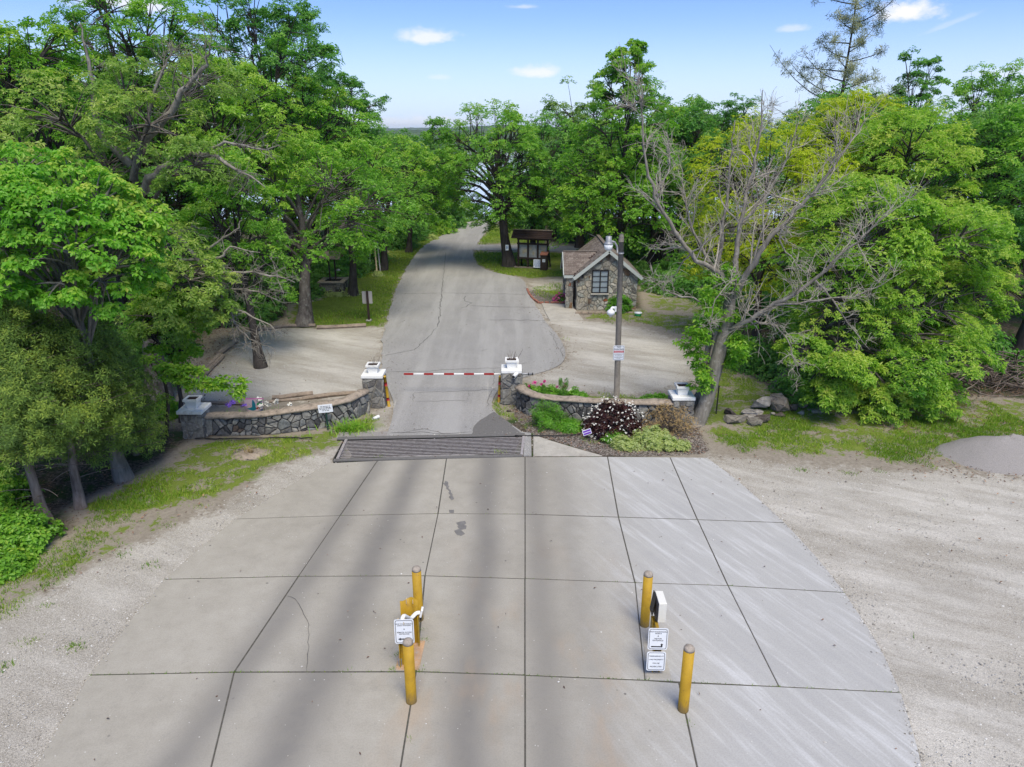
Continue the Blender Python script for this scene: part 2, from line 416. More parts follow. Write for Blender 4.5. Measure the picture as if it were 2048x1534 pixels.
wing_outline = GP((1066, 868), (1100, 880), (1150, 895), (1207, 911), (1066, 911.3))
GRID = GP((695, 880), (1045, 872), (1040, 909), (678, 918))
road_left = GP((700, 874), (772, 873), (784, 838), (787, 805), (776, 775), (767, 745), (765, 700), (769, 655), (784, 605), (801, 560), (823, 520), (851, 490), (886, 470), (915, 456), (936, 448))
road_right = GP((985, 448), (972, 463), (953, 490), (946, 506), (953, 526), (980, 542), (1020, 551), (1044, 558), (1054, 575), (1062, 592), (1076, 618), (1090, 642), (1110, 664), (1126, 688), (1131, 710), (1122, 727), (1096, 740), (1055, 752), (1010, 768), (990, 790), (984, 815), (1010, 840), (1045, 864), (1062, 866), (1063, 911.3), (1047, 911.6), (1050, 867), (1045, 867))
rng0 = np.random.default_rng(5)
def ragged(pts, step=0.35, amp=0.05):
    out = []
    for a, b in zip(pts[:-1], pts[1:]):
        a = np.array(a); b = np.array(b); n = max(1, int(np.linalg.norm(b - a) / step))
        for k in range(n): out.append(a + (b - a) * k / n + rng0.normal(0, amp, 2) * (k > 0))
    out.append(np.array(pts[-1])); return [tuple(q) for q in out]
road_outline = ragged([tuple(q) for q in catmull(road_left[1:], 3)], 0.35, 0.045) + ragged([tuple(q) for q in catmull(road_right[:-5], 3)], 0.35, 0.045) + road_right[-5:]
lot_left = GP((500, 662), (560, 655), (768, 652), (764, 700), (768, 760), (740, 792), (640, 797), (520, 806), (400, 806), (350, 790), (400, 752), (470, 688))
lot_right = GP((1062, 600), (1165, 640), (1260, 648), (1340, 672), (1405, 712), (1400, 752), (1330, 782), (1250, 792), (1160, 784), (1080, 768), (1040, 757), (1118, 735), (1140, 708), (1118, 668), (1085, 635))
shoulder_left = GP((-900, 1500), (-300, 1330), (0, 1215), (110, 1165), (240, 1095), (360, 1045), (480, 990), (540, 930), (600, 915), (690, 890), (685, 925), (600, 990), (400, 1150), (200, 1400), (0, 1900), (-900, 1900))
drive_right = GP((1420, 912), (1520, 918), (1640, 930), (1780, 938), (1900, 940), (2048, 950), (2400, 960), (3400, 1060), (3400, 1900), (1800, 1900), (1700, 1300))
drive_far = GP((945, 488), (1060, 489), (1500, 506), (1900, 520), (1900, 540), (1500, 524), (1060, 500), (945, 500))
path_kiosk = GP((1060, 560), (1130, 556), (1150, 566), (1130, 580), (1062, 580))
edge_walls = GP((740, 815), (790, 800), (775, 870), (690, 880), (700, 868), (755, 850))
grass_polys = [
    (GP((390, 878), (520, 868), (640, 858), (745, 825), (775, 835), (760, 868), (690, 885), (650, 905), (560, 935), (470, 985), (300, 1030), (180, 1060), (150, 1010), (330, 930)), 0.66),
    (GP((-60, 1290), (60, 1225), (200, 1140), (330, 1070), (420, 1025), (330, 1015), (150, 1060), (20, 1130), (-80, 1180)), 0.5),
    (GP((575, 655), (770, 652), (800, 562), (850, 492), (930, 455), (925, 446), (880, 462), (800, 488), (750, 520), (700, 560), (640, 600), (590, 610)), 0.92),
    (GP((945, 512), (955, 530), (1000, 548), (1060, 556), (1130, 552), (1140, 505), (950, 502)), 0.85),
    (GP((950, 489), (985, 452), (1060, 460), (1120, 488)), 0.95),
    (GP((1060, 585), (1075, 572), (1130, 560), (1138, 592), (1100, 600)), 0.8),
    (GP((1165, 625), (1290, 618), (1440, 640), (1420, 690), (1330, 660), (1250, 642), (1170, 640)), 0.62),
    (GP((1380, 840), (1430, 720), (1500, 760), (1600, 800), (1750, 800), (1900, 790), (2100, 800), (2300, 900), (2048, 880), (1930, 910), (1850, 925), (1700, 915), (1540, 905), (1440, 900)), 0.63),
    (GP((1040, 760), (1100, 775), (1250, 795), (1360, 800), (1340, 815), (1180, 805), (1060, 790)), 0.75),
    (GP((985, 800), (1003, 790), (1010, 830), (990, 832)), 0.9),
    (GP((1120, 505), (1300, 500), (1500, 520), (1560, 600), (1440, 640), (1290, 615), (1280, 560), (1140, 550)), 0.6),
    (GP((920, 436), (1000, 436), (990, 450), (925, 450)), 1.0),
]
mulch_right = GP((1020, 815), (1060, 800), (1340, 815), (1390, 850), (1420, 905), (1300, 910), (1205, 908), (1100, 878), (1055, 862))
mulch_hut = GP((1050, 582), (1075, 578), (1110, 588), (1145, 600), (1148, 612), (1085, 605), (1068, 598))
mulch_ring = GP((465, 905), (480, 893), (515, 890), (540, 897), (525, 912), (495, 922), (470, 918))

# ------------------------------------------------------------------ ground sheet
def axis(fine0, fine1, step, far):
    a = list(np.arange(fine0, fine1 + 1e-6, step)); s = step; x = fine1; lo = fine0
    while x < far[1]: s *= 1.35; x += s; a.append(x)
    s = step
    while lo > far[0]: s *= 1.35; lo -= s; a.insert(0, lo)
    return np.array(a)
gx = axis(-20, 22, 0.26, (-2600, 2600)); gy = axis(4, 48, 0.26, (-60, 5200))
GXX, GYY = np.meshgrid(gx, gy); P2 = np.c_[GXX.ravel(), GYY.ravel()]
near = (np.abs(P2[:, 0]) < 45) & (P2[:, 1] > -8) & (P2[:, 1] < 90)
def near_sdf(poly, out=-9.0):
    r = np.full(len(P2), out); r[near] = np.clip(sdf(P2[near], poly), -9, 9); return r
def vnoise(P, scale, seed):
    r = np.random.default_rng(seed); g = r.random((64, 64)); q = np.mod(P * scale, 64); i = np.floor(q).astype(int); f = q - i; f = f * f * (3 - 2 * f); i %= 64; j = (i + 1) % 64
    return (g[i[:, 0], i[:, 1]] * (1 - f[:, 0]) + g[j[:, 0], i[:, 1]] * f[:, 0]) * (1 - f[:, 1]) + (g[i[:, 0], j[:, 1]] * (1 - f[:, 0]) + g[j[:, 0], j[:, 1]] * f[:, 0]) * f[:, 1]
s_gravel = np.max([near_sdf(p) for p in (lot_left, lot_right, shoulder_left, drive_right, path_kiosk, edge_walls, drive_far)], axis=0)
s_paved = np.max([near_sdf(p) for p in (apron_outline, wing_outline, road_outline)], axis=0)
grassd = np.zeros(len(P2))
for p, dens in grass_polys: grassd = np.maximum(grassd, dens * np.clip(near_sdf(p) / 0.9 + 0.55, 0, 1))
lime = np.clip(np.max([near_sdf(drive_right), near_sdf(lot_right) * 0.9, near_sdf(lot_left) * 0.9], axis=0) / 1.5 + 0.4, 0.6, 1)
mulch = np.clip(np.max([near_sdf(p) for p in (mulch_right, mulch_hut, mulch_ring)], axis=0) / 0.25 + 0.5, 0, 1)
def ground_z(P):
    P = np.asarray(P, float)
    z = np.full(len(P), -0.03)
    z -= np.clip(P[:, 1] - 72, 0, 90) * 0.24
    return z
gz = ground_z(P2)
far_off = np.clip((-np.maximum(s_paved, s_gravel) - 0.3) / 2.0, 0, 1)
gz += far_off * (vnoise(P2, 0.6, 3) - 0.35) * 0.16 * (P2[:, 1] < 75)
gz += (np.clip(s_gravel / 1.0, 0, 1)) * (vnoise(P2, 1.1, 4) - 0.6) * 0.035
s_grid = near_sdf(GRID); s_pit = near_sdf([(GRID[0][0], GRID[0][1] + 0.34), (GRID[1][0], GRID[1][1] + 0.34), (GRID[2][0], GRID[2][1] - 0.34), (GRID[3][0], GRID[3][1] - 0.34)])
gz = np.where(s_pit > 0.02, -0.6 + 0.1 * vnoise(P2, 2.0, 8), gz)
gz = np.where((s_paved > 0.3) & (s_pit < 0), -0.08, gz)
ny, nx = GXX.shape
idx = np.arange(nx * ny).reshape(ny, nx)
quads = np.stack([idx[:-1, :-1], idx[:-1, 1:], idx[1:, 1:], idx[1:, :-1]], -1).reshape(-1, 4)
gm, t = newmat('ground_cover'); p = t.pos()
n1 = t.noise(p, 0.5, 4); n2 = t.noise(p, 2.2, 4, 0.6); n3 = t.noise(p, 11, 4, 0.65); n4 = t.noise(p, 45, 3, 0.6)
sg = t.attr('sd_gravel'); gr = t.attr('grass'); mu = t.attr('mulch')
edge = t.math('ADD', t.math('MULTIPLY', t.math('SUBTRACT', n2, 0.5), 1.6), t.math('MULTIPLY', t.math('SUBTRACT', n3, 0.5), 0.9))
fg = t.smooth(t.math('ADD', sg, edge), -0.22, 0.3)
v1 = t.voro(p, 80, out='Color'); vd = t.voro(p, 80); v2 = t.voro(p, 120, out='Color')
pebble = t.sep(v1)[0]
gravel = t.ramp(t.math('ADD', t.math('MULTIPLY', pebble, 0.55), t.math('MULTIPLY', t.sep(v2)[1], 0.45)), [(0.1, (0.19, 0.17, 0.138)), (0.5, (0.29, 0.264, 0.222)), (0.95, (0.41, 0.38, 0.33))])
dust = t.noise(t.streak(p, -27, 0.25, 0.9), 0.9, 5, 0.62)
gravel = t.mix(t.smooth(dust, 0.42, 0.68, 0, 0.65), gravel, (0.4, 0.372, 0.32))
gravel = t.mix(t.smooth(n1, 0.5, 0.7, 0, 0.5), gravel, (0.2, 0.183, 0.155))
# crushed limestone of the drive and the hut lot is paler than the shoulder stone
lime_f = t.math('MULTIPLY', t.attr('lime'), 0.62)
ruts = t.noise(t.streak(p, -24, 0.45, 1.9), 1.1, 6, 0.72, 0.4)
chalk = t.mix(t.smooth(dust, 0.35, 0.65), (0.38, 0.358, 0.316), (0.57, 0.55, 0.51))
chalk = t.mix(t.smooth(ruts, 0.54, 0.36, 0, 0.45), chalk, (0.28, 0.255, 0.212))
gravel = t.mix(lime_f, gravel, chalk)
gravel = t.mix(0.38, gravel, t.mix(1.0, gravel, t.ramp(pebble, [(0.0, (0.55, 0.55, 0.55)), (1.0, (1.5, 1.5, 1.5))]), 'MULTIPLY'))
litter = t.ramp(t.math('ADD', t.math('MULTIPLY', t.sep(t.voro(p, 22, out='Color'))[0], 0.6), t.math('MULTIPLY', n3, 0.4)), [(0.15, (0.028, 0.024, 0.018)), (0.5, (0.08, 0.064, 0.05)), (0.9, (0.18, 0.148, 0.115))])
litter = t.mix(t.smooth(n2, 0.46, 0.62, 0, 0.8), litter, t.mix(n4, (0.018, 0.045, 0.008), (0.045, 0.09, 0.018)))
dirt = t.ramp(t.math('ADD', t.math('MULTIPLY', n3, 0.6), t.math('MULTIPLY', n4, 0.4)), [(0.3, (0.18, 0.155, 0.12)), (0.7, (0.33, 0.295, 0.245))])
grass = t.ramp(t.math('ADD', t.math('MULTIPLY', n4, 0.5), t.math('MULTIPLY', n2, 0.5)), [(0.25, (0.055, 0.09, 0.014)), (0.5, (0.125, 0.175, 0.026)), (0.8, (0.22, 0.25, 0.06))])
base = t.mix(t.math('MAXIMUM', t.smooth(gr, 0.05, 0.35), t.smooth(sg, -2.4, -0.9)), litter, dirt)
fgr = t.smooth(t.math('ADD', gr, t.math('ADD', t.math('MULTIPLY', t.math('SUBTRACT', n2, 0.5), 1.3), t.math('MULTIPLY', t.math('SUBTRACT', n3, 0.5), 0.9))), 0.5, 0.66)
fgr = t.math('MULTIPLY', fgr, t.smooth(gr, 0.02, 0.2))
base = t.mix(fg, base, gravel)
base = t.mix(t.math('MULTIPLY', fgr, t.smooth(sg, 0.35, -0.25)), base, grass)
chips = t.ramp(t.sep(t.voro(t.streak(p, 35, 1, 2.2), 26, out='Color'))[0], [(0.1, (0.05, 0.042, 0.036)), (0.55, (0.135, 0.115, 0.1)), (0.95, (0.32, 0.285, 0.255))])
base = t.mix(t.smooth(t.math('ADD', mu, t.math('MULTIPLY', t.math('SUBTRACT', n3, 0.5), 0.8)), 0.4, 0.6), base, chips)
hgt = t.math('ADD', t.math('MULTIPLY', vd, -0.7), t.math('ADD', t.math('MULTIPLY', n3, 0.8), t.math('MULTIPLY', n4, 0.5)))
t.out(t.bsdf(base, 0.95, t.bump(hgt, 0.55, 0.03), 0.15))
ground = link('ground', mesh_np('ground', np.c_[P2, gz], [quads], True, {'sd_gravel': s_gravel, 'grass': grassd, 'mulch': mulch, 'lime': lime}), None, gm)
tag(ground, kind='structure')

# ------------------------------------------------------------------ concrete apron, slab by slab
cm, t = newmat('apron_concrete'); p = t.pos(); X_, Y_, Z_ = t.sep(p)
n1 = t.noise(p, 0.35, 5, 0.6); n2 = t.noise(p, 2.5, 5, 0.62); n3 = t.noise(p, 40, 4, 0.6); n4 = t.noise(p, 120, 2, 0.5)
warm = t.ramp(t.math('ADD', t.math('MULTIPLY', n1, 0.55), t.math('MULTIPLY', n2, 0.45)), [(0.32, (0.27, 0.252, 0.213)), (0.5, (0.33, 0.309, 0.264)), (0.7, (0.385, 0.364, 0.316))])
warm = t.mix(t.math('MULTIPLY', t.rnd(), 0.08), warm, (0.27, 0.25, 0.22))
bend = t.math('MULTIPLY', t.math('SUBTRACT', Y_, 9.0), t.smooth(X_, -6.5, 0.5, 0.16, 0.0))
xt = t.math('ADD', t.math('SUBTRACT', X_, bend), t.math('MULTIPLY', t.math('SUBTRACT', t.noise(p, 0.45, 2), 0.5), 0.5))
track = None
for c, wd, am in ((-4.25, 0.36, 0.85), (-2.98, 0.42, 1.0), (-0.62, 0.36, 0.95), (0.52, 0.34, 0.75), (1.25, 0.3, 0.4)):
    q = t.math('DIVIDE', t.math('SUBTRACT', xt, c), wd)
    g = t.math('MULTIPLY', t.math('EXPONENT', t.math('MULTIPLY', t.math('MULTIPLY', q, q), -1.0)), am)
    track = g if track is None else t.math('ADD', track, g, clamp=True)
track = t.math('MULTIPLY', track, t.smooth(n2, 0.25, 0.7, 0.75, 1.0))
col = warm
blot = t.noise(p, 5.5, 5, 0.7)
col = t.mix(t.smooth(blot, 0.52, 0.75, 0, 0.22), col, (0.38, 0.365, 0.335))
col = t.mix(t.smooth(blot, 0.46, 0.28, 0, 0.22), col, (0.19, 0.18, 0.165))
col = t.mix(t.math('MULTIPLY', track, 0.72), col, (0.12, 0.116, 0.114))
# pale limestone dust dragged onto the slabs from the gravel side
sw = t.math('ADD', t.math('MULTIPLY', t.noise(t.streak(p, 118, 0.3, 4.5), 1.3, 6, 0.7, 0.5), 0.6), t.math('MULTIPLY', t.noise(t.streak(p, 130, 0.35, 1.6), 0.9, 5, 0.65), 0.4))
right = t.smooth(X_, 0.6, 3.6)
col = t.mix(t.math('MULTIPLY', right, 0.7), col, (0.39, 0.395, 0.4))
col = t.mix(t.math('MULTIPLY', t.smooth(sw, 0.48, 0.64, 0, 0.6), right), col, (0.54, 0.545, 0.55))
col = t.mix(t.math('MULTIPLY', t.smooth(sw, 0.5, 0.36, 0, 0.35), right), col, (0.3, 0.3, 0.305))
rust = t.math('MULTIPLY', t.smooth(t.noise(t.map(p, (1.2, 0.5, 1)), 0.9, 4), 0.5, 0.7, 0, 0.45), t.smooth(t.math('ABSOLUTE', t.math('SUBTRACT', X_, 0.2)), 3.2, 1.2))
col = t.mix(t.math('MULTIPLY', rust, t.smooth(Y_, 14, 8)), col, (0.36, 0.26, 0.17))
col = t.mix(t.smooth(n3, 0.36, 0.6, 0.15, 0.0), col, (0.15, 0.142, 0.13))
spots = t.smooth(t.voro(p, 3.2), 0.09, 0.03, 0, 0.85)
col = t.mix(t.math('MULTIPLY', spots, t.smooth(t.noise(p, 1.3, 2), 0.52, 0.62)), col, (0.1, 0.095, 0.09))
flecks = t.smooth(t.voro(p, 9), 0.09, 0.04, 0, 0.9)
col = t.mix(t.math('MULTIPLY', flecks, t.smooth(t.noise(p, 2.2, 2), 0.5, 0.58)), col, (0.62, 0.61, 0.58))
hgt = t.math('ADD', t.math('MULTIPLY', n3, 0.5), t.math('MULTIPLY', n4, 0.5))
t.out(t.bsdf(col, 0.95, t.bump(hgt, 0.18, 0.006), 0.12))
apron = thing('concrete_apron', (0, 0, 0), 'pale concrete entrance apron cast in jointed slabs before the gate', 'pavement')
apron['kind'] = 'structure'; del apron['category']
def slab(outline, parent=apron, name='slab', mat='apron_concrete', gap=0.0078, z=0.0, th=0.1, dz=0.0):
    o = offset_poly(outline, gap); a = Acc(); a.prism(o, z - th, z + dz)
    me = a.mesh(name); bevel_mesh(me, 0.008, 1, 60)
    c = np.mean(np.array(o), axis=0)
    return link(name, me, parent, mat)
def seg(J, i): return [J[i], J[i + 1]]
rows = [(J0, J1, 0), (J1, J2, 1), (J2, J3, 2)]
rj = random.Random(4)
for A, B, r in rows:
    for i in range(6):
        o = [A[i], A[i + 1]]
        if i == 5: o += RE[r][1:-1]
        o += [B[i + 1], B[i]]
        if i == 0: o += LE[r][::-1][1:-1]
        slab(o, dz=rj.uniform(-0.004, 0.004))
K = G(1358, 1365)
slab([J3[0], J3[1], J4[1], J4[0], *LE[3][::-1][1:-1]], dz=0.002)
slab([J3[1], J3[2], J4[2], J4[1]], dz=-0.002)
slab([J3[2], J3[3], J4[3], J4[2]], dz=0.001)
slab([J3[3], J3[4], K, J4[4], J4[3]], dz=-0.003)
slab([K, J3[5], J3[6], *RE[3][1:], J4[5], J4[4]], dz=0.002)
slab(wing_outline, mat='concrete_walk', dz=-0.003)
jb = Acc().prism(offset_poly(apron_outline, 0.02), -0.07, -0.004).build('joint_bed', 'joint_grit', apron)
isl_l = GP((803, 1281), (852, 1281), (839, 1341), (789, 1341)); isl_r = GP((1284, 1264), (1318, 1262), (1346, 1361), (1291, 1359))
slab(isl_l, name='island_pad', mat='island_concrete', gap=0.01, z=0.012, th=0.03)
slab(isl_r, name='island_pad', mat='concrete_walk', gap=0.01, z=0.010, th=0.03)
simple('oil', (0.16, 0.152, 0.142), 0.6, 0.3, 9, 0.1)
# two dark wet oil marks
for pts in (((912, 1046), (930, 1042), (932, 1058), (922, 1060), (930, 1068), (914, 1070), (908, 1062), (918, 1058)), ((889, 962), (896, 964), (902, 985), (908, 998), (903, 1001), (897, 985)), ((898, 1020), (908, 1020), (908, 1026), (899, 1026))):
    Acc().prism([tuple(q) for q in ragged(GP(*pts) + [G(*pts[0])], 0.07, 0.018)[:-1]], 0.004, 0.0065).build('oil_stain', 'oil', apron)

# ------------------------------------------------------------------ asphalt road
am_, t = newmat('worn_asphalt'); p = t.pos(); X_, Y_, Z_ = t.sep(p)
n1 = t.noise(p, 0.25, 5, 0.6); n2 = t.noise(t.map(p, (1, 0.35, 1)), 1.6, 5, 0.6); n3 = t.noise(p, 30, 3, 0.6)
sp = t.sep(t.voro(p, 70, out='Color'))[0]
f = t.math('ADD', t.math('ADD', t.math('MULTIPLY', n1, 0.35), t.math('MULTIPLY', n2, 0.3)), t.math('MULTIPLY', sp, 0.35))
col = t.ramp(f, [(0.25, (0.19, 0.186, 0.18)), (0.5, (0.26, 0.254, 0.245)), (0.75, (0.345, 0.337, 0.325))])
col = t.mix(t.smooth(n1, 0.5, 0.66, 0, 0.35), col, (0.185, 0.183, 0.182))
pale = t.smooth(t.noise(t.map(p, (1.6, 0.12, 1)), 0.8, 5, 0.6), 0.44, 0.62, 0, 0.5)
col = t.mix(pale, col, (0.34, 0.335, 0.325))
t.out(t.bsdf(col, 0.88, t.bump(t.math('ADD', t.math('MULTIPLY', t.voro(p, 70), -0.6), n3), 0.3, 0.01), 0.25))
def sheet(name, outline, z0, z1, mat, parent=None):
    bm = bmesh.new(); vs = [bm.verts.new((x, y, z1)) for x, y in outline]; f = bm.faces.new(vs)
    if f.normal.z < 0: f.normal_flip()
    r = bmesh.ops.extrude_face_region(bm, geom=[f]); bmesh.ops.translate(bm, verts=[v for v in r['geom'] if isinstance(v, bmesh.types.BMVert)], vec=(0, 0, z0 - z1))
    bmesh.ops.recalc_face_normals(bm, faces=bm.faces); bmesh.ops.triangulate(bm, faces=[f for f in bm.faces if len(f.verts) > 4])
    me = bpy.data.meshes.new(name); bm.to_mesh(me); bm.free()
    return link(name, me, parent, mat)
road = tag(sheet('road', road_outline, -0.05, 0.005, am_), kind='structure')
beyond = tag(sheet('road_beyond', [(-4.0, 65.3), (-1.8, 65.3), (-1.0, 68), (2, 72), (2, 75), (-2.6, 70), (-4.2, 67)], -0.05, 0.002, am_), kind='structure')
side = tag(sheet('side_road', ragged(GP((948, 489), (1060, 489.5), (1300, 499), (1600, 512), (1600, 530), (1300, 514), (1060, 500), (947, 500)), 0.8, 0.05), -0.04, 0.001, am_), kind='structure')
def ribbon(name, pts, width, z, mat, parent, jit=0.03, step=0.18):
    pts = ragged(pts, step, jit); P = np.array(pts); d = np.gradient(P, axis=0); d /= np.linalg.norm(d, axis=1)[:, None] + 1e-9; nrm = np.c_[-d[:, 1], d[:, 0]]
    wv = width * rng0.uniform(0.45, 1.0, len(P)); wv[0] *= 0.2; wv[-1] *= 0.2
    v = np.concatenate([np.c_[P + nrm * wv[:, None] / 2, np.full(len(P), z)], np.c_[P - nrm * wv[:, None] / 2, np.full(len(P), z)]])
    n = len(P); q = np.array([(n + k, n + k + 1, k + 1, k) for k in range(n - 1)])
    return link(name, mesh_np(name, v, [q]), parent, mat)
for pts, wd in (
    (((800, 588), (880, 586), (1052, 589)), 0.05), (((937, 612), (1000, 614), (1073, 615)), 0.06), (((975, 640), (1030, 640), (1090, 642)), 0.05),
    (((884, 587), (881, 610), (878, 640), (874, 655)), 0.05), (((874, 655), (850, 680), (828, 700), (770, 712)), 0.04),
    (((930, 592), (928, 602), (944, 606), (932, 614), (920, 617)), 0.05), (((883, 586), (888, 540), (892, 505)), 0.04),
    (((776, 744), (850, 743), (930, 738), (1004, 736)), 0.035), (((828, 786), (937, 782), (980, 779)), 0.022), (((827, 804), (937, 800)), 0.02),
    (((830, 786), (827, 804)), 0.02), (((937, 782), (937, 800)), 0.02), (((987, 738), (986, 772)), 0.02), (((985, 780), (976, 800), (972, 815)), 0.03),
    (((780, 866), (840, 864), (880, 868), (943, 864)), 0.035), (((800, 868), (850, 858), (900, 868)), 0.025), (((960, 703), (978, 698)), 0.03), (((1008, 735), (1022, 731), (1058, 726)), 0.03),
    (((1128, 690), (1120, 700), (1126, 715)), 0.03), (((1100, 660), (1108, 680), (1118, 700)), 0.025)):
    ribbon('crack', GP(*pts), wd, 0.009, 'tar', road)
ribbon('crack', GP((572, 1192), (590, 1198), (605, 1222), (618, 1250), (617, 1300), (613, 1343)), 0.013, 0.0065, 'tar', apron, 0.012, 0.09)
ribbon('edge_line', GP((792, 800), (786, 822)), 0.035, 0.009, 'curb_concrete', road, 0.0)
ribbon('edge_line', GP((976, 765), (975, 795)), 0.035, 0.009, 'curb_concrete', road, 0.0)
patch = sheet('asphalt_patch', ragged(GP((988, 824), (972, 834), (955, 845), (946, 858), (944, 869), (1000, 868), (1042, 866), (1015, 843)), 0.2, 0.02), 0.0, 0.010, 'asphalt_patch', road)
walk = thing('concrete_walk', (0, 0, 0), 'short concrete walk leading to the stone hut', 'path'); walk['kind'] = 'structure'; del walk['category']
for o in (GP((1083, 606), (1118, 608), (1145, 610), (1150, 617), (1088, 620)), GP((1088, 620.5), (1150, 617.5), (1168, 640), (1100, 642))): slab(o, walk, 'slab', 'concrete_walk', 0.01, 0.004, 0.05)

# ------------------------------------------------------------------ lake and far wooded hills
lm, t = newmat('lake_water'); p = t.pos()
t.out(t.bsdf((0.55, 0.57, 0.58), 0.1, t.bump(t.noise(t.map(p, (0.3, 1, 1)), 0.6, 3), 0.03, 0.2), 1.0))
tag(link('lake', mesh_np('lake', [(-2600, 150, -18), (2600, 150, -18), (2600, 5000, -18), (-2600, 5000, -18)], [np.array([[0, 1, 2, 3]])]), None, lm), kind='structure')
hm, t = newmat('far_forest'); p = t.pos()
f = t.math('ADD', t.math('MULTIPLY', t.sep(t.voro(p, 0.09, out='Color'))[0], 0.6), t.math('MULTIPLY', t.noise(p, 0.02, 4), 0.4))
t.out(t.bsdf(t.ramp(f, [(0.2, (0.028, 0.055, 0.018)), (0.8, (0.075, 0.12, 0.03))]), 0.95, t.bump(t.voro(p, 0.09), 0.8, 4.0), 0.1))
hx = np.linspace(-2400, 2400, 241); hy = np.linspace(900, 3200, 60); HX, HY = np.meshgrid(hx, hy); HP = np.c_[HX.ravel(), HY.ravel()]
ridge = lambda y0, wdt, h, seed, sc: h * (0.6 + 0.8 * vnoise(HP, sc, seed)) * np.exp(-((HP[:, 1] - y0 - 260 * (vnoise(HP, 0.0016, seed + 9) - 0.5)) / wdt) ** 2)
hz = -24 + ridge(1350, 190, 22, 21, 0.004) + ridge(1950, 260, 33, 22, 0.003) + ridge(2800, 400, 44, 23, 0.002) + vnoise(HP, 0.045, 31) * 3.0 + vnoise(HP, 0.2, 32) * 2
hi = np.arange(len(HP)).reshape(HX.shape)
tag(link('hills', mesh_np('hills', np.c_[HP, hz], [np.stack([hi[:-1, :-1], hi[:-1, 1:], hi[1:, 1:], hi[1:, :-1]], -1).reshape(-1, 4)], True), None, hm), kind='structure')
# ------------------------------------------------------------------ bark and leaf materials
def bark(name, lo, hi, scale=9, bumpv=0.6, lichen=None):
    m, t = newmat(name); p = t.pos()
    r = t.noise(t.map(p, (1, 1, 0.18)), scale, 5, 0.65); n = t.noise(p, 2.0, 3)
    c = t.ramp(t.math('ADD', t.math('MULTIPLY', r, 0.7), t.math('MULTIPLY', n, 0.3)), [(0.32, lo), (0.68, hi)])
    if lichen: c = t.mix(t.smooth(t.noise(p, 7, 4), 0.54, 0.68, 0, 0.7), c, lichen)
    t.out(t.bsdf(c, 0.95, t.bump(r, bumpv, 0.04), 0.1)); return m
bark('bark_dark', (0.016, 0.014, 0.013), (0.085, 0.074, 0.066))
bark('bark_oak', (0.035, 0.03, 0.026), (0.16, 0.142, 0.128), lichen=(0.2, 0.2, 0.175))
bark('bark_dead', (0.1, 0.09, 0.075), (0.3, 0.278, 0.24), 12, 0.5, lichen=(0.32, 0.31, 0.285))
bark('bark_twig', (0.22, 0.198, 0.165), (0.46, 0.425, 0.365), 12, 0.2)
bark('bark_cedar', (0.07, 0.052, 0.042), (0.25, 0.21, 0.185), 14)
bark('bark_pale', (0.07, 0.068, 0.062), (0.22, 0.21, 0.19))
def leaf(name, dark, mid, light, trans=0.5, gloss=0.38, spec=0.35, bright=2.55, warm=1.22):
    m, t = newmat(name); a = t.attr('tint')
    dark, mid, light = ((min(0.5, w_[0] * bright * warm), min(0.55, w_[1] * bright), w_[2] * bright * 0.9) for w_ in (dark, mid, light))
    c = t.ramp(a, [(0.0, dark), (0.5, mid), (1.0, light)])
    n = t.node('ShaderNodeNewGeometry')
    pr = t.bsdf(c, gloss, None, spec)
    tr = t.node('ShaderNodeBsdfTranslucent', Color=t.mix(1.0, c, (1.0, 1.25, 0.6), 'MULTIPLY'))
    ms = t.node('ShaderNodeMixShader', Fac=trans); t.nt.links.new(pr, ms.inputs[1]); t.nt.links.new(tr.outputs[0], ms.inputs[2])
    t.out(ms.outputs[0]); return m
leaf('leaf_oak', (0.028, 0.088, 0.012), (0.068, 0.172, 0.02), (0.145, 0.26, 0.035))
leaf('leaf_olive', (0.036, 0.08, 0.018), (0.08, 0.155, 0.032), (0.17, 0.235, 0.06), gloss=0.32)
leaf('leaf_deep', (0.016, 0.06, 0.014), (0.038, 0.118, 0.022), (0.085, 0.185, 0.033))
leaf('leaf_bright', (0.04, 0.12, 0.01), (0.08, 0.21, 0.018), (0.18, 0.32, 0.04), bright=1.95)
leaf('leaf_lime', (0.12, 0.19, 0.008), (0.24, 0.29, 0.012), (0.34, 0.36, 0.03), bright=2.2, warm=1.05)
leaf('leaf_pin', (0.035, 0.115, 0.015), (0.105, 0.21, 0.026), (0.25, 0.32, 0.048), bright=2.4, warm=1.25)
leaf('leaf_linden', (0.035, 0.12, 0.012), (0.08, 0.23, 0.022), (0.2, 0.35, 0.05), gloss=0.42, spec=0.35, bright=2.0)
leaf('leaf_cedar', (0.028, 0.055, 0.01), (0.058, 0.1, 0.015), (0.14, 0.175, 0.024), 0.25, 0.65, bright=2.1, warm=1.0)
leaf('leaf_pine', (0.035, 0.055, 0.03), (0.07, 0.095, 0.05), (0.12, 0.14, 0.07), 0.1, 0.6)
leaf('leaf_distant', (0.022, 0.07, 0.018), (0.048, 0.13, 0.028), (0.1, 0.19, 0.045))
leaf('leaf_ninebark', (0.012, 0.006, 0.006), (0.04, 0.013, 0.012), (0.1, 0.03, 0.022), 0.1, bright=0.6)
leaf('leaf_shrub', (0.02, 0.07, 0.008), (0.05, 0.15, 0.015), (0.1, 0.23, 0.03))
leaf('leaf_grey', (0.08, 0.13, 0.05), (0.16, 0.25, 0.09), (0.27, 0.36, 0.14))
leaf('leaf_dry', (0.06, 0.05, 0.025), (0.12, 0.1, 0.05), (0.19, 0.16, 0.08), 0.15, 0.7)
leaf('blade_grass', (0.03, 0.085, 0.006), (0.08, 0.17, 0.012), (0.19, 0.25, 0.045), 0.4, 0.5, bright=2.0)
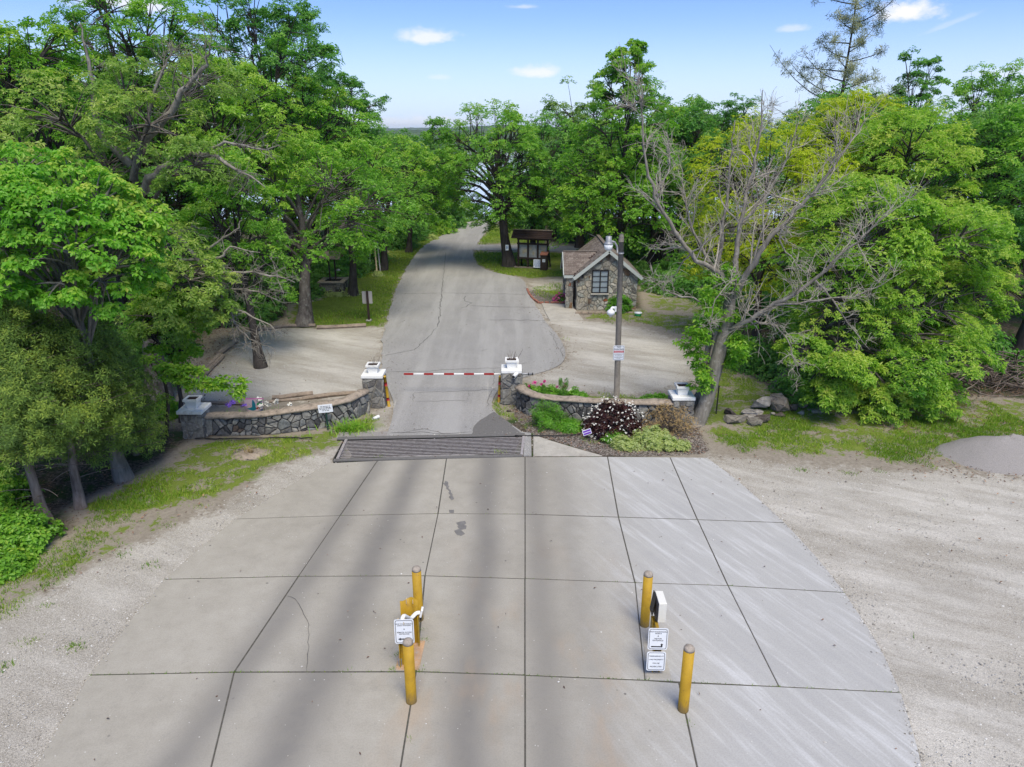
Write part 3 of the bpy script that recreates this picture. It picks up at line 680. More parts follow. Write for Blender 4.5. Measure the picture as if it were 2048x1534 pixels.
leaf('dry_leaf_litter', (0.045, 0.03, 0.02), (0.12, 0.08, 0.055), (0.27, 0.2, 0.145), 0.05, 0.8, bright=1.1)

# ------------------------------------------------------------------ foliage arrays
def unit(v): return v / (np.linalg.norm(v, axis=-1, keepdims=True) + 1e-9)
def rosettes(rng, pos, nrm, tint, L=0.14, W=0.06, k=5, droop=0.25, spread=1.0, jitter=0.3):
    """k leaves around every point; returns verts, quads, tint"""
    N = len(pos)
    ref = unit(rng.normal(size=(N, 3))); u = unit(np.cross(nrm, ref)); v = np.cross(nrm, u)
    a = (np.arange(k)[None] + rng.uniform(-0.4, 0.4, (N, k))) * (2 * math.pi * spread / k) + rng.uniform(0, 6.28, (N, 1))
    d = u[:, None] * np.cos(a)[..., None] + v[:, None] * np.sin(a)[..., None] + nrm[:, None] * rng.uniform(-0.1, 0.45, (N, k, 1))
    d[..., 2] -= droop
    d = unit(d); side = unit(np.cross(d, nrm[:, None] + rng.normal(0, jitter, (N, k, 3)))); up = np.cross(side, d)
    l = L * rng.uniform(0.65, 1.2, (N, k, 1)); wd = W * l / L
    b = pos[:, None] + d * l * 0.08
    mid = pos[:, None] + d * l * 0.55 + up * l * 0.10
    tip = pos[:, None] + d * l - up * l * 0.06
    verts = np.stack([b, mid + side * wd * 0.5, tip, mid - side * wd * 0.5], 2).reshape(-1, 3)
    q = np.arange(N * k * 4).reshape(-1, 4)
    tt = np.clip(tint[:, None] + rng.normal(0, 0.1, (N, k)), 0, 1)
    return verts, q, np.repeat(tt.reshape(-1), 4)
def pad_points(rng, c, out, pr, n, flat=0.45, upw=0.7):
    """points and normals of one leafy pad"""
    nrm = unit(np.array([0, 0, 1.0]) * upw + out * (1 - upw) + 1e-6)
    q = rng.normal(size=(n, 3)); q = unit(q) * rng.uniform(0.25, 1.0, (n, 1)) ** 0.5
    along = (q @ nrm)[:, None] * nrm
    off = (q - along) * pr + along * pr * flat
    rr = ((q - along) ** 2).sum(1)
    off -= nrm * (rr[:, None] * pr * 0.28)
    nn = unit(nrm + 0.55 * (q - along) + rng.normal(0, 0.33, (n, 3)))
    return c + off, nn, q @ nrm
def auto_lobes(rng, c, r, n, lobe=0.5, low=-0.55):
    c = np.array(c, float); r = np.array(r, float); L = [(c, r * 0.55)]
    for i in range(n):
        zz = low + (1 - low) * (i + 0.5) / n; a = i * 2.399963 + rng.uniform(-0.5, 0.5); s = max(0, 1 - zz * zz) ** 0.34
        d = np.array([s * math.cos(a), s * math.sin(a), zz])
        k = rng.uniform(0.46, 0.64); L.append((c + d * r * k, r * (lobe * rng.uniform(0.72, 1.1))))
    return L
class Tree:
    def __init__(s, seed): s.rng = np.random.default_rng(seed); s.wood = Acc(); s.V = []; s.Q = []; s.T = []; s.n = 0
    def foliage(s, V, Q, T): s.V.append(V); s.Q.append(Q + s.n); s.T.append(T); s.n += len(V)
    def trunk(s, base, top, r0, r1, sides=10, bend=0.3, flare=1.5):
        r = s.rng; base = np.array(base, float); top = np.array(top, float)
        mid = (base + top) / 2 + np.array([r.normal(0, bend), r.normal(0, bend), 0])
        n = 10; P = bez(base, mid, top, n); P[1:-1] += r.normal(0, 0.02, (n - 2, 3)) * (1, 1, 0)
        t = np.linspace(0, 1, n); R = r0 + (r1 - r0) * t; R[0] *= flare; R[1] *= 1 + (flare - 1) * 0.25
        s.wood.tube(P, R, sides); s.path = P; s.R = R
    def limb(s, a, b, r0, r1, n=7, sides=6, up=0.25, wig=0.06):
        a = np.array(a, float); b = np.array(b, float); L = np.linalg.norm(b - a)
        m = (a + b) / 2 + np.array([0, 0, up * L]) + s.rng.normal(0, 0.06 * L, 3)
        P = bez(a, m, b, n); P[1:-1] += s.rng.normal(0, wig * L / n, (n - 2, 3))
        s.wood.tube(P, np.linspace(r0, r1, n), sides, cap=False); return P
    def crown(s, lobes, pads=14, ros=30, L=0.16, W=0.065, k=5, padr=0.3, flat=0.45, droop=0.25, start=0.35, r_limb=0.4, zmin=0.4, tipcol=0.35, base_tint=0.42, branches=True, upw=0.7, cull=0.72, jit=0.3):
        r = s.rng; path, R = s.path, s.R; zt = path[-1][2]
        allc = np.array([c for c, _ in lobes]); allr = np.array([q for _, q in lobes])
        for li, (c, rad) in enumerate(lobes):
            c = np.array(c, float); rad = np.array(rad, float)
            hz = path[0][2] + (c[2] - path[0][2]) * 0.62
            ti = int(np.clip(np.searchsorted(path[:, 2], max(hz, path[0][2] + start * (zt - path[0][2]))), 2, len(path) - 1))
            a = path[ti]
            lp = s.limb(a, c, max(0.03, R[ti] * r_limb), 0.03) if branches else None
            ltint = r.normal(0, 0.07)
            for _ in range(pads):
                d = unit(r.normal(size=3) + np.array([0, 0, 0.12]))
                if d[2] < -0.75: d[2] *= -1
                pc = c + d * rad * r.uniform(0.68, 1.04)
                if pc[2] < zmin: continue
                inside = (((pc - allc) / allr) ** 2).sum(1); inside[li] = 9
                if inside.min() < cull ** 2 and r.random() < 0.85: continue
                pr = max(0.22, padr * rad.mean() * r.uniform(0.7, 1.35))
                n = max(5, int(ros * 1.08 * r.uniform(0.6, 1.3)))
                out = unit(pc - c)
                pos, nn, hgt = pad_points(r, pc, out, pr, n, flat, upw)
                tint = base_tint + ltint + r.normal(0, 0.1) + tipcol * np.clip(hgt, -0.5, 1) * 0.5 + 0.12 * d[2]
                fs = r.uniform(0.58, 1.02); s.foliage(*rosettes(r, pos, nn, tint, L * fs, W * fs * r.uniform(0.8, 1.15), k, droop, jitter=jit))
                if branches:
                    st = lp[r.integers(max(1, len(lp) - 3), len(lp))]
                    s.wood.tube(bez(st, (st + pc) / 2 + np.array([0, 0, 0.12 * np.linalg.norm(pc - st)]), pc, 4), [0.028, 0.02, 0.014, 0.006], 4, cap=False)
    def finish(s, name, label, loc, bark_m, leaf_m, group=None, cat='tree', trunk_name='trunk', crown_name='crown', rz=0.0):
        o = thing(name, loc, label, cat, group, rz)
        if s.wood.n: link(trunk_name, s.wood.mesh(trunk_name, True), o, bark_m)
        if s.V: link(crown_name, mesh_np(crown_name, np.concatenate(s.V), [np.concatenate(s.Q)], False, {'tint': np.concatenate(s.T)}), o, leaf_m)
        return o
def gz_at(x, y): return float(ground_z([[x, y]])[0]) - 0.02

def px_tree(seed, name, label, base_px, base_Y, crown_px, top_py, bot_py, half_px, leaf_m, bark_m='bark_oak', depth=0.85, nl=14, pads=14, ros=30, r0=0.22, Yc=None, group=None, lobe=0.5, trunk_top=0.55, low=-0.8, extra=(), **kw):
    """a tree surveyed from the photograph: trunk foot at base_px / base_Y, crown between rows top_py and bot_py, half_px wide either side of column crown_px"""
    Yc = Yc or base_Y; T = Tree(seed); mid = (top_py + bot_py) / 2
    bx = AT(base_px, mid, base_Y).x if not isinstance(base_px, tuple) else base_px[0]
    bz = gz_at(bx, base_Y)
    c = AT(crown_px, mid, Yc); zt = ZH(top_py, Yc); zb = max(0.5, ZH(bot_py, Yc)) if bot_py else 1.0
    rz = (zt - zb) / 2; rx = PXM(half_px, mid, Yc)
    cen = np.array([c.x - bx, Yc - base_Y, (zt + zb) / 2 - bz])
    top = cen * (0.8, 0.8, 1) + np.array([0, 0, rz * (trunk_top * 2 - 1)])
    T.trunk((0, 0, 0), top, r0, r0 * 0.3)
    lobes = auto_lobes(T.rng, cen, (rx, rx * depth, rz), nl, lobe, low)
    for epx, epy, eY, er in extra: q = AT(epx, epy, eY); lobes.append((np.array([q.x - bx, eY - base_Y, q.z - bz]), np.array([er, er, er * 0.6])))
    T.crown(lobes, int(pads * (1.3 if base_Y < 34 else 1.15)), int(ros * (1.0 if base_Y < 34 else 0.95)), zmin=0.3, **kw)
    return T.finish(name, label, (bx, base_Y, bz), bark_m, leaf_m, group)

# ------------------------------------------------------------------ left side of the entrance
# broad-leaved linden close to the camera
px_tree(111, 'linden_tree', 'broad-leaved bright green linden leaning out above the cedars', 150, 15.6, 120, 255, 690, 235, 'leaf_linden', 'bark_pale', depth=0.9, nl=26, pads=16, ros=26, r0=0.16, Yc=14.4, L=0.15, W=0.085, k=4, padr=0.36, droop=0.6, base_tint=0.42, flat=0.35, lobe=0.36)
# old oak with dead limbs
T = Tree(12); by = 21.0; b0 = AT(262, 500, by); bz = gz_at(b0.x, by)
T.trunk((0, 0, 0), (0.2, 0.3, 6.4), 0.34, 0.16, bend=0.25)
def rel(px, py, Y): q = AT(px, py, Y); return np.array([q.x - b0.x, Y - by, q.z - bz])
lob = [(rel(px, py, Y), np.array([r, r, r * 0.62])) for px, py, Y, r in ((120, 240, 20, 1.9), (40, 330, 19, 1.7), (300, 250, 20, 1.5), (250, 190, 21.5, 1.6), (390, 330, 19.5, 1.1), (90, 420, 19, 1.6), (300, 500, 18.6, 1.5), (215, 330, 22, 1.6), (380, 560, 18.2, 1.1), (330, 640, 18.4, 1.1), (400, 170, 22, 1.3), (430, 620, 18.6, 0.7))]
T.crown(lob, pads=24, ros=24, L=0.15, W=0.055, k=6, padr=0.3, base_tint=0.5, flat=0.5)
DEAD = Acc()
def dead_branch(acc, rng, pts, r0, r1, twigs=14, tl=0.9, sides=5, lev=0, grav=0.0, start=0.25, fine=None):
    fine = fine or acc
    P = np.array(catmull(pts, 4)); n = len(P); P[1:-1] += rng.normal(0, 0.012 + r0 * 0.15, (n - 2, 3)); R = np.linspace(r0, r1, n)
    acc.tube(P, R, sides, cap=False)
    for _ in range(twigs):
        f = rng.uniform(start, 1.0); i = min(n - 2, int(f * (n - 1))); d = unit(P[i + 1] - P[i]); L = tl * rng.uniform(0.35, 1.0) * (1.15 - 0.5 * f)
        q = unit(d * rng.uniform(0.3, 0.9) + rng.normal(0, 0.62, 3) + np.array([0, 0, -grav]))
        e = P[i] + q * L; m = P[i] + q * L * 0.5 + rng.normal(0, 0.1 * L, 3) + np.array([0, 0, 0.06 * L])
        rr = max(0.005, min(R[i] * 0.5, 0.014 * L + 0.003))
        if lev > 0: dead_branch(fine, rng, [P[i], m, e], rr, 0.005, max(3, int(twigs * 0.5)), tl * 0.5, max(3, sides - 1), lev - 1, grav)
        else: fine.tube(bez(P[i], m, e, 5), np.linspace(rr, 0.004, 5), 3, cap=False)
rngd = np.random.default_rng(77)
for pts, r0, tw, tl in (
    (((262, 420, 21), (300, 360, 20.6), (350, 318, 20.2), (420, 310, 19.8), (470, 335, 19.4), (530, 375, 19.2)), 0.15, 16, 1.3),
    (((262, 300, 21), (330, 240, 20.6), (375, 170, 20.4), (412, 130, 20.2), (415, 80, 20)), 0.13, 18, 1.5),
    (((262, 330, 21), (200, 260, 20.6), (185, 180, 20.6), (172, 110, 20.6), (160, 45, 20.6)), 0.12, 10, 0.9),
    (((400, 320, 20), (450, 285, 19.6), (520, 300, 19.4), (560, 290, 19.2)), 0.05, 12, 0.9),
    (((262, 400, 21), (330, 450, 20), (400, 520, 19.2), (450, 600, 18.8), (480, 660, 18.6), (520, 690, 18.6)), 0.075, 16, 1.2),
    (((330, 560, 19.4), (400, 550, 19.2), (470, 545, 19), (540, 550, 19), (590, 565, 19)), 0.06, 18, 1.0),
    (((330, 580, 19.4), (420, 580, 19.2), (500, 580, 19.1), (555, 600, 19)), 0.055, 18, 1.0),
    (((380, 590, 19), (450, 610, 18.8), (520, 640, 18.7), (550, 660, 18.6)), 0.04, 14, 0.9),
    (((360, 520, 19.4), (440, 515, 19.2), (460, 495, 19.2), (520, 505, 19.1)), 0.05, 8, 0.6),
    (((415, 500, 19.4), (440, 480, 19.4), (470, 460, 19.3), (485, 440, 19.3)), 0.04, 4, 0.5),
    (((262, 360, 21), (310, 190, 20.6), (330, 130, 20.6), (345, 95, 20.6)), 0.06, 16, 1.0)):
    dead_branch(DEAD, rngd, [rel(*q) for q in pts], r0, 0.012, tw, tl, 6, 1, 0.08)
old = T.finish('old_oak_tree', 'old oak with bare grey dead limbs sticking out of olive foliage', (b0.x, by, bz), 'bark_oak', 'leaf_olive')
link('dead_limbs', DEAD.mesh('dead_limbs', True), old, 'bark_dead')

# red cedars
def cedar(seed, px, Y, top_py, half_px, label, lean=(0, 0), r0=0.11, n=150, low_z=1.2):
    T = Tree(seed); r = T.rng; x = AT(px, 900, Y).x; bz = gz_at(x, Y); h = ZH(top_py, Y) - bz; rad = PXM(half_px, (top_py + 950) / 2, Y)
    T.trunk((0, 0, 0), (lean[0], lean[1], h * 0.97), r0, 0.02, 8, 0.12, 1.3)
    for i in range(n):
        f = (i + r.random()) / n; z = low_z + (h - low_z) * f; a = i * 2.4 + r.normal(0, 0.3)
        prof = (1 - f) ** 0.62 * (0.72 + 0.28 * min(1, f * 6)); L = rad * prof * r.uniform(0.7, 1.12) + 0.12
        base = np.array([lean[0] * z / h, lean[1] * z / h, z]); d = np.array([math.cos(a), math.sin(a), 0])
        tip = base + d * L + np.array([0, 0, 0.18 * L + 0.1 - 0.1 * (1 - f)])
        P = bez(base, base + d * L * 0.5 + np.array([0, 0, 0.05 * L]), tip, 5)
        T.wood.tube(P, np.linspace(0.02, 0.004, 5), 3, cap=False)
        m = max(3, int(L * 4.2)); bt = 0.42 + r.normal(0, 0.12)
        for k in range(m):
            g = 0.3 + 0.72 * (k + 0.5) / m; c = base + (tip - base) * g + r.normal(0, 0.1, 3)
            pos, nn, hg = pad_points(r, c, d, r.uniform(0.16, 0.32), 17, 0.5, 0.55)
            nn = unit(nn + d * 0.6)
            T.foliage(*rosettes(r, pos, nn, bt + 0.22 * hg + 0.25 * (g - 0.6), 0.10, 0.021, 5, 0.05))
    for k in range(26):        # bare lower twigs
        z = r.uniform(0.7, low_z + 0.9); a = r.uniform(0, 6.28); L = r.uniform(0.4, rad * 0.7); d = np.array([math.cos(a), math.sin(a), r.uniform(-0.15, 0.25)])
        T.wood.tube(bez((0, 0, z), d * L * 0.5 + np.array([0, 0, z + 0.1]), d * L + np.array([0, 0, z]), 5), np.linspace(0.016, 0.004, 5), 3, cap=False)
    return T.finish('red_cedar', label, (x, Y, bz), 'bark_cedar', 'leaf_cedar')
cedar(21, 135, 14.2, 650, 165, 'olive green red cedar with two pale lower twigs beside the gravel shoulder', n=150, low_z=1.7)
cedar(22, 62, 13.4, 615, 150, 'bushy red cedar with a bare crooked stem above the leafy shrub', n=130, low_z=1.9)
cedar(23, 225, 15.6, 640, 122, 'red cedar spreading towards the white pier cap of the outer wall end', n=120, low_z=0.8)
cedar(24, -30, 15.0, 585, 160, 'red cedar standing behind the other cedars under the linden', n=70)
cedar(25, 272, 16.8, 700, 70, 'small red cedar pressed against the outer end of the stone wall', n=70, low_z=0.4, r0=0.07)

# trees between the left lot and the woods
px_tree(31, 'oak_tree', 'slim dark-trunked oak standing in the gravel of the parking lot', 488, G(488, 733)[1], 470, 290, 640, 130, 'leaf_oak', 'bark_dark', nl=12, pads=15, ros=22, r0=0.17, L=0.17, W=0.075, Yc=25.5, trunk_top=0.6)
px_tree(32, 'oak_tree', 'stout grey oak trunk at the back edge of the parking lot', 585, G(585, 650)[1], 600, 255, 570, 215, 'leaf_oak', 'bark_oak', nl=18, pads=16, ros=26, r0=0.3, L=0.19, W=0.085, Yc=31.0, depth=0.8, trunk_top=0.6)
px_tree(33, 'oak_tree', 'leafy oak drooping over the wishing well', 690, 36.0, 700, 265, 505, 150, 'leaf_oak', 'bark_dark', nl=15, pads=15, ros=24, r0=0.22, L=0.2, W=0.09, group=None)
px_tree(34, 'oak_tree', 'dark oak with poles propped against its trunk', 757, G(757, 540)[1], 785, 275, 490, 115, 'leaf_oak', 'bark_dark', nl=14, pads=14, ros=22, r0=0.22, L=0.21, W=0.095)
px_tree(35, 'oak_tree', 'rounded roadside oak next to the low green verge bush', 812, 50.0, 845, 290, 480, 80, 'leaf_oak', 'bark_dark', nl=12, pads=12, ros=20, r0=0.2, L=0.22, W=0.1)
px_tree(36, 'oak_tree', 'tall oak rising highest above the wishing well woods', 560, 38.0, 520, -60, 330, 150, 'leaf_deep', 'bark_dark', nl=16, pads=15, ros=26, r0=0.26, L=0.22, W=0.1)
px_tree(37, 'oak_tree', 'tall narrow oak whose crown meets the sky above the road bend', 600, 44.0, 600, 0, 330, 105, 'leaf_deep', 'bark_dark', nl=14, pads=14, ros=22, r0=0.24, L=0.24, W=0.11)
px_tree(38, 'oak_tree', 'oak with a rounded crown beside the tall narrow oak', 690, 47.0, 680, 130, 330, 95, 'leaf_deep', 'bark_dark', nl=14, pads=13, ros=22, r0=0.24, L=0.24, W=0.11)
px_tree(39, 'hickory_tree', 'airy tall hickory with sky showing through behind the old oak', 250, 30.0, 260, -60, 260, 190, 'leaf_oak', 'bark_dark', nl=18, pads=12, ros=24, r0=0.22, L=0.2, W=0.07, lobe=0.42)
px_tree(40, 'hickory_tree', 'airy tree with fine leaves at the edge of the woods above the linden', 40, 24.0, 20, 0, 330, 190, 'leaf_bright', 'bark_dark', nl=16, pads=13, ros=22, r0=0.2, L=0.18, W=0.065, lobe=0.42)
px_tree(41, 'oak_tree', 'full oak with yellowish tips behind the slim lot oak', 400, 30.0, 440, 90, 420, 165, 'leaf_pin', 'bark_dark', nl=17, pads=14, ros=26, r0=0.24, L=0.19, W=0.08, base_tint=0.36)
px_tree(42, 'oak_tree', 'mid green oak filling the woods edge behind the stout grey oak', 560, 39.0, 630, 140, 420, 135, 'leaf_oak', 'bark_dark', nl=16, pads=14, ros=24, r0=0.24, L=0.22, W=0.1)
px_tree(43, 'elm_tree', 'young elm hanging bright leaves over the outer wall pier', 330, 19.2, 330, 520, 760, 75, 'leaf_bright', 'bark_dark', nl=10, pads=13, ros=16, r0=0.07, L=0.15, W=0.075, droop=0.45)

T = Tree(44); Ye = 17.6; e0 = AT(300, 745, Ye); ez0 = gz_at(e0.x, Ye)
T.trunk((0, 0, 0), (0.5, -0.3, e0.z - ez0), 0.06, 0.035, 7, 0.15)
def rele(px, py, Y): q = AT(px, py, Y); return np.array([q.x - e0.x, Y - Ye, q.z - ez0])
for pts in (((330, 740, Ye - .3), (390, 762, Ye - .4), (440, 768, Ye - .4), (480, 772, Ye - .3)), ((300, 720, Ye), (350, 742, Ye - .3), (400, 745, Ye - .2))):
    P = np.array(catmull([T.path[-2], *[rele(*q) for q in pts]], 5)); T.wood.tube(P, np.linspace(0.022, 0.005, len(P)), 5, cap=False)
    for k in range(5, len(P)):
        for _ in range(2):
            c = P[k] + T.rng.normal(0, 0.1, 3); pos, nn, hg = pad_points(T.rng, c, np.array([0, 0, 1.0]), 0.2, 12, 0.3, 0.9); T.foliage(*rosettes(T.rng, pos, nn, 0.62 + 0.2 * hg, 0.13, 0.06, 4, 0.35))
T.finish('elm_sapling', 'elm sapling with bright sprays reaching over the outer pier and its planter', (e0.x, Ye, ez0), 'bark_dark', 'leaf_bright')

# ------------------------------------------------------------------ right side
px_tree(51, 'oak_tree', 'spreading roadside oak with a small white sign on its trunk', 1018, G(1018, 532)[1], 985, 175, 500, 135, 'leaf_oak', 'bark_dark', nl=24, pads=17, ros=24, r0=0.34, L=0.21, W=0.09, lobe=0.4, trunk_top=0.7, base_tint=0.42, depth=1.0, r_limb=0.55, extra=((900, 330, 43, 1.5), (930, 405, 43, 1.4), (985, 425, 43, 1.5), (1060, 390, 45, 1.7), (1100, 440, 46, 1.5), (885, 265, 44, 1.3), (1040, 310, 46, 1.8), (960, 310, 47, 1.8), (1010, 445, 46, 1.3)))
px_tree(52, 'oak_tree', 'dense low-branched oak behind the notice board', 1068, 47.0, 1075, 215, 520, 105, 'leaf_deep', 'bark_dark', nl=16, pads=14, ros=24, r0=0.24, L=0.22, W=0.1, base_tint=0.5)
# sweetgum behind the hut: a tall pointed crown
T = Tree(53); Yb = 40.0; q = AT(1240, 400, Yb); bz = gz_at(q.x, Yb); zt = ZH(100, Yb) - bz
T.trunk((0, 0, 0), (0.2, 0, zt * 0.94), 0.26, 0.03)
lob = []
for k in range(22):
    f = (k + 0.5) / 22; z = 2.6 + (zt - 2.6) * f; rr = (1 - f) ** 0.75 * 3.9 + 0.35; a = k * 2.4
    lob.append((np.array([math.cos(a) * rr * 0.55 + 0.1, math.sin(a) * rr * 0.5, z]), np.array([1, 1, 0.8]) * (0.45 * rr + 0.55)))
T.crown(lob, pads=17, ros=26, L=0.19, W=0.105, k=5, padr=0.34, start=0.15, r_limb=0.25, base_tint=0.46)
T.finish('sweetgum_tree', 'tall pointed bright green sweetgum rising behind the stone hut', (q.x, Yb, bz), 'bark_dark', 'leaf_bright')
px_tree(54, 'maple_tree', 'bright green maple drooping against the hut roof', 1190, 39.5, 1195, 290, 530, 95, 'leaf_bright', 'bark_dark', nl=14, pads=14, ros=22, r0=0.16, L=0.18, W=0.1, base_tint=0.55)
px_tree(55, 'oak_tree', 'olive oak whose crown shows above and left of the sweetgum', 1165, 52.0, 1165, 150, 420, 85, 'leaf_olive', 'bark_dark', nl=14, pads=13, ros=22, r0=0.26, L=0.24, W=0.1, base_tint=0.3)
px_tree(56, 'oak_tree', 'olive oak between the sweetgum and the leafless tree top', 1335, 48.0, 1345, 190, 480, 95, 'leaf_olive', 'bark_dark', nl=14, pads=13, ros=22, r0=0.26, L=0.23, W=0.1, base_tint=0.3)
px_tree(57, 'oak_tree', 'dark green oak below the pine', 1450, 46.0, 1455, 165, 460, 85, 'leaf_deep', 'bark_dark', nl=14, pads=13, ros=22, r0=0.26, L=0.23, W=0.1)
# lime-yellow young oak behind the leafless tree
px_tree(58, 'lime_green_tree', 'yellow-green spring tree glowing behind the leafless tree', 1545, 27.0, 1530, 215, 650, 175, 'leaf_lime', 'bark_dark', nl=18, pads=18, ros=26, r0=0.17, L=0.17, W=0.05, k=6, droop=0.5, flat=0.6, base_tint=0.48, padr=0.34, lobe=0.48)
px_tree(59, 'lime_green_tree', 'tall yellow-green spring tree with an upright peak beside the pine', 1690, 30.0, 1690, 165, 520, 120, 'leaf_lime', 'bark_dark', nl=16, pads=16, ros=24, r0=0.17, L=0.17, W=0.05, k=6, droop=0.5, flat=0.6, base_tint=0.44, padr=0.34, lobe=0.46)
# big pin oak
px_tree(60, 'pin_oak_tree', 'big pin oak with boughs sweeping down to the shaded lawn', 1592, G(1592, 772)[1], 1745, 330, 845, 225, 'leaf_pin', 'bark_oak', nl=26, pads=20, ros=30, r0=0.26, Yc=22.0, L=0.16, W=0.06, k=6, padr=0.36, depth=0.8, lobe=0.44, low=-0.85, base_tint=0.38, tipcol=0.6, droop=0.3, extra=((1760, 800, 19.4, 0.9), (1860, 785, 19.8, 1.0), (1655, 780, 19.4, 0.7), (1905, 715, 20.2, 1.1), (1700, 735, 19.2, 0.8), (1810, 740, 19.4, 1.0), (1610, 700, 19.6, 0.7)))
px_tree(61, 'pin_oak_tree', 'pin oak with yellow-tipped boughs reaching out over the gravel drive', 1900, 24.0, 1890, 395, 740, 125, 'leaf_pin', 'bark_oak', nl=18, pads=17, ros=26, r0=0.2, Yc=23.0, L=0.16, W=0.06, k=6, padr=0.36, lobe=0.46, base_tint=0.45, tipcol=0.6)
px_tree(62, 'pin_oak_tree', 'pale yellow-green oak crown rising behind the big pin oak', 1800, 27.5, 1800, 190, 560, 150, 'leaf_pin', 'bark_dark', nl=18, pads=16, ros=26, r0=0.2, L=0.17, W=0.065, k=6, padr=0.34, base_tint=0.52, tipcol=0.5)
px_tree(63, 'oak_tree', 'full mid green oak above the brush pile', 2010, 31.0, 2010, 185, 600, 150, 'leaf_oak', 'bark_dark', nl=18, pads=16, ros=26, r0=0.24, L=0.2, W=0.085)
px_tree(64, 'oak_tree', 'small dark tree standing alone against the sky right of the pine', 1832, 48.0, 1828, 88, 330, 68, 'leaf_deep', 'bark_dark', nl=10, pads=9, ros=20, r0=0.17, L=0.23, W=0.1, lobe=0.42)
px_tree(65, 'oak_tree', 'mid green oak with thin shoots poking up against the sky', 1960, 45.0, 1960, 120, 420, 90, 'leaf_oak', 'bark_dark', nl=14, pads=13, ros=22, r0=0.24, L=0.23, W=0.1)
px_tree(66, 'oak_tree', 'deep green oak in the shade behind the pin oaks', 2080, 26.0, 2090, 330, 700, 130, 'leaf_deep', 'bark_dark', nl=16, pads=14, ros=24, r0=0.24, L=0.19, W=0.085)
# white pine
T = Tree(70); Yb = 44.0; q = AT(1655, 300, Yb); bz = gz_at(q.x, Yb); zt = ZH(-70, Yb) - bz; r = T.rng
T.trunk((0, 0, 0), (0.5, 0, zt), 0.17, 0.02, 8, 0.35)
for k in range(38):
    f = (k + 0.5) / 38; z = zt * (0.42 + 0.56 * f); a = k * 2.3 + r.normal(0, 0.5); L = (1 - f) ** 0.5 * 4.6 * r.uniform(0.25, 1.15) + 0.4
    b_ = np.array([0.5 * z / zt, 0, z]); d = np.array([math.cos(a), math.sin(a), 0]); rise = r.uniform(0.1, 0.75) * L
    tip = b_ + d * L + np.array([0, 0, rise]); P = bez(b_, b_ + d * L * 0.55 + np.array([0, 0, 0.08 * L]), tip, 6)
    T.wood.tube(P, np.linspace(0.04, 0.009, 6), 4, cap=False)
    for j in range(int(6 + L * 3.2)):
        g = r.uniform(0.25, 1.0); c = P[min(5, int(g * 5))] * 0.5 + (b_ + (tip - b_) * g) * 0.5 + r.normal(0, 0.16, 3)
        e = c + unit(d + r.normal(0, 0.5, 3)) * r.uniform(0.15, 0.5) + np.array([0, 0, 0.1])
        T.wood.tube(bez(c, (c + e) / 2, e, 3), [0.012, 0.009, 0.005], 3, cap=False)
        n = 5; pos = e + r.normal(0, 0.09, (n, 3)); nn = unit(r.normal(0, 0.5, (n, 3)) + d + np.array([0, 0, 0.8]))
        T.foliage(*rosettes(r, pos, nn, np.full(n, 0.4 + r.normal(0, 0.15)), 0.26, 0.03, 6, 0.0))
T.finish('pine_tree', 'tall sparse white pine with upswept branches against the sky', (q.x, Yb, bz), 'bark_dark', 'leaf_pine')

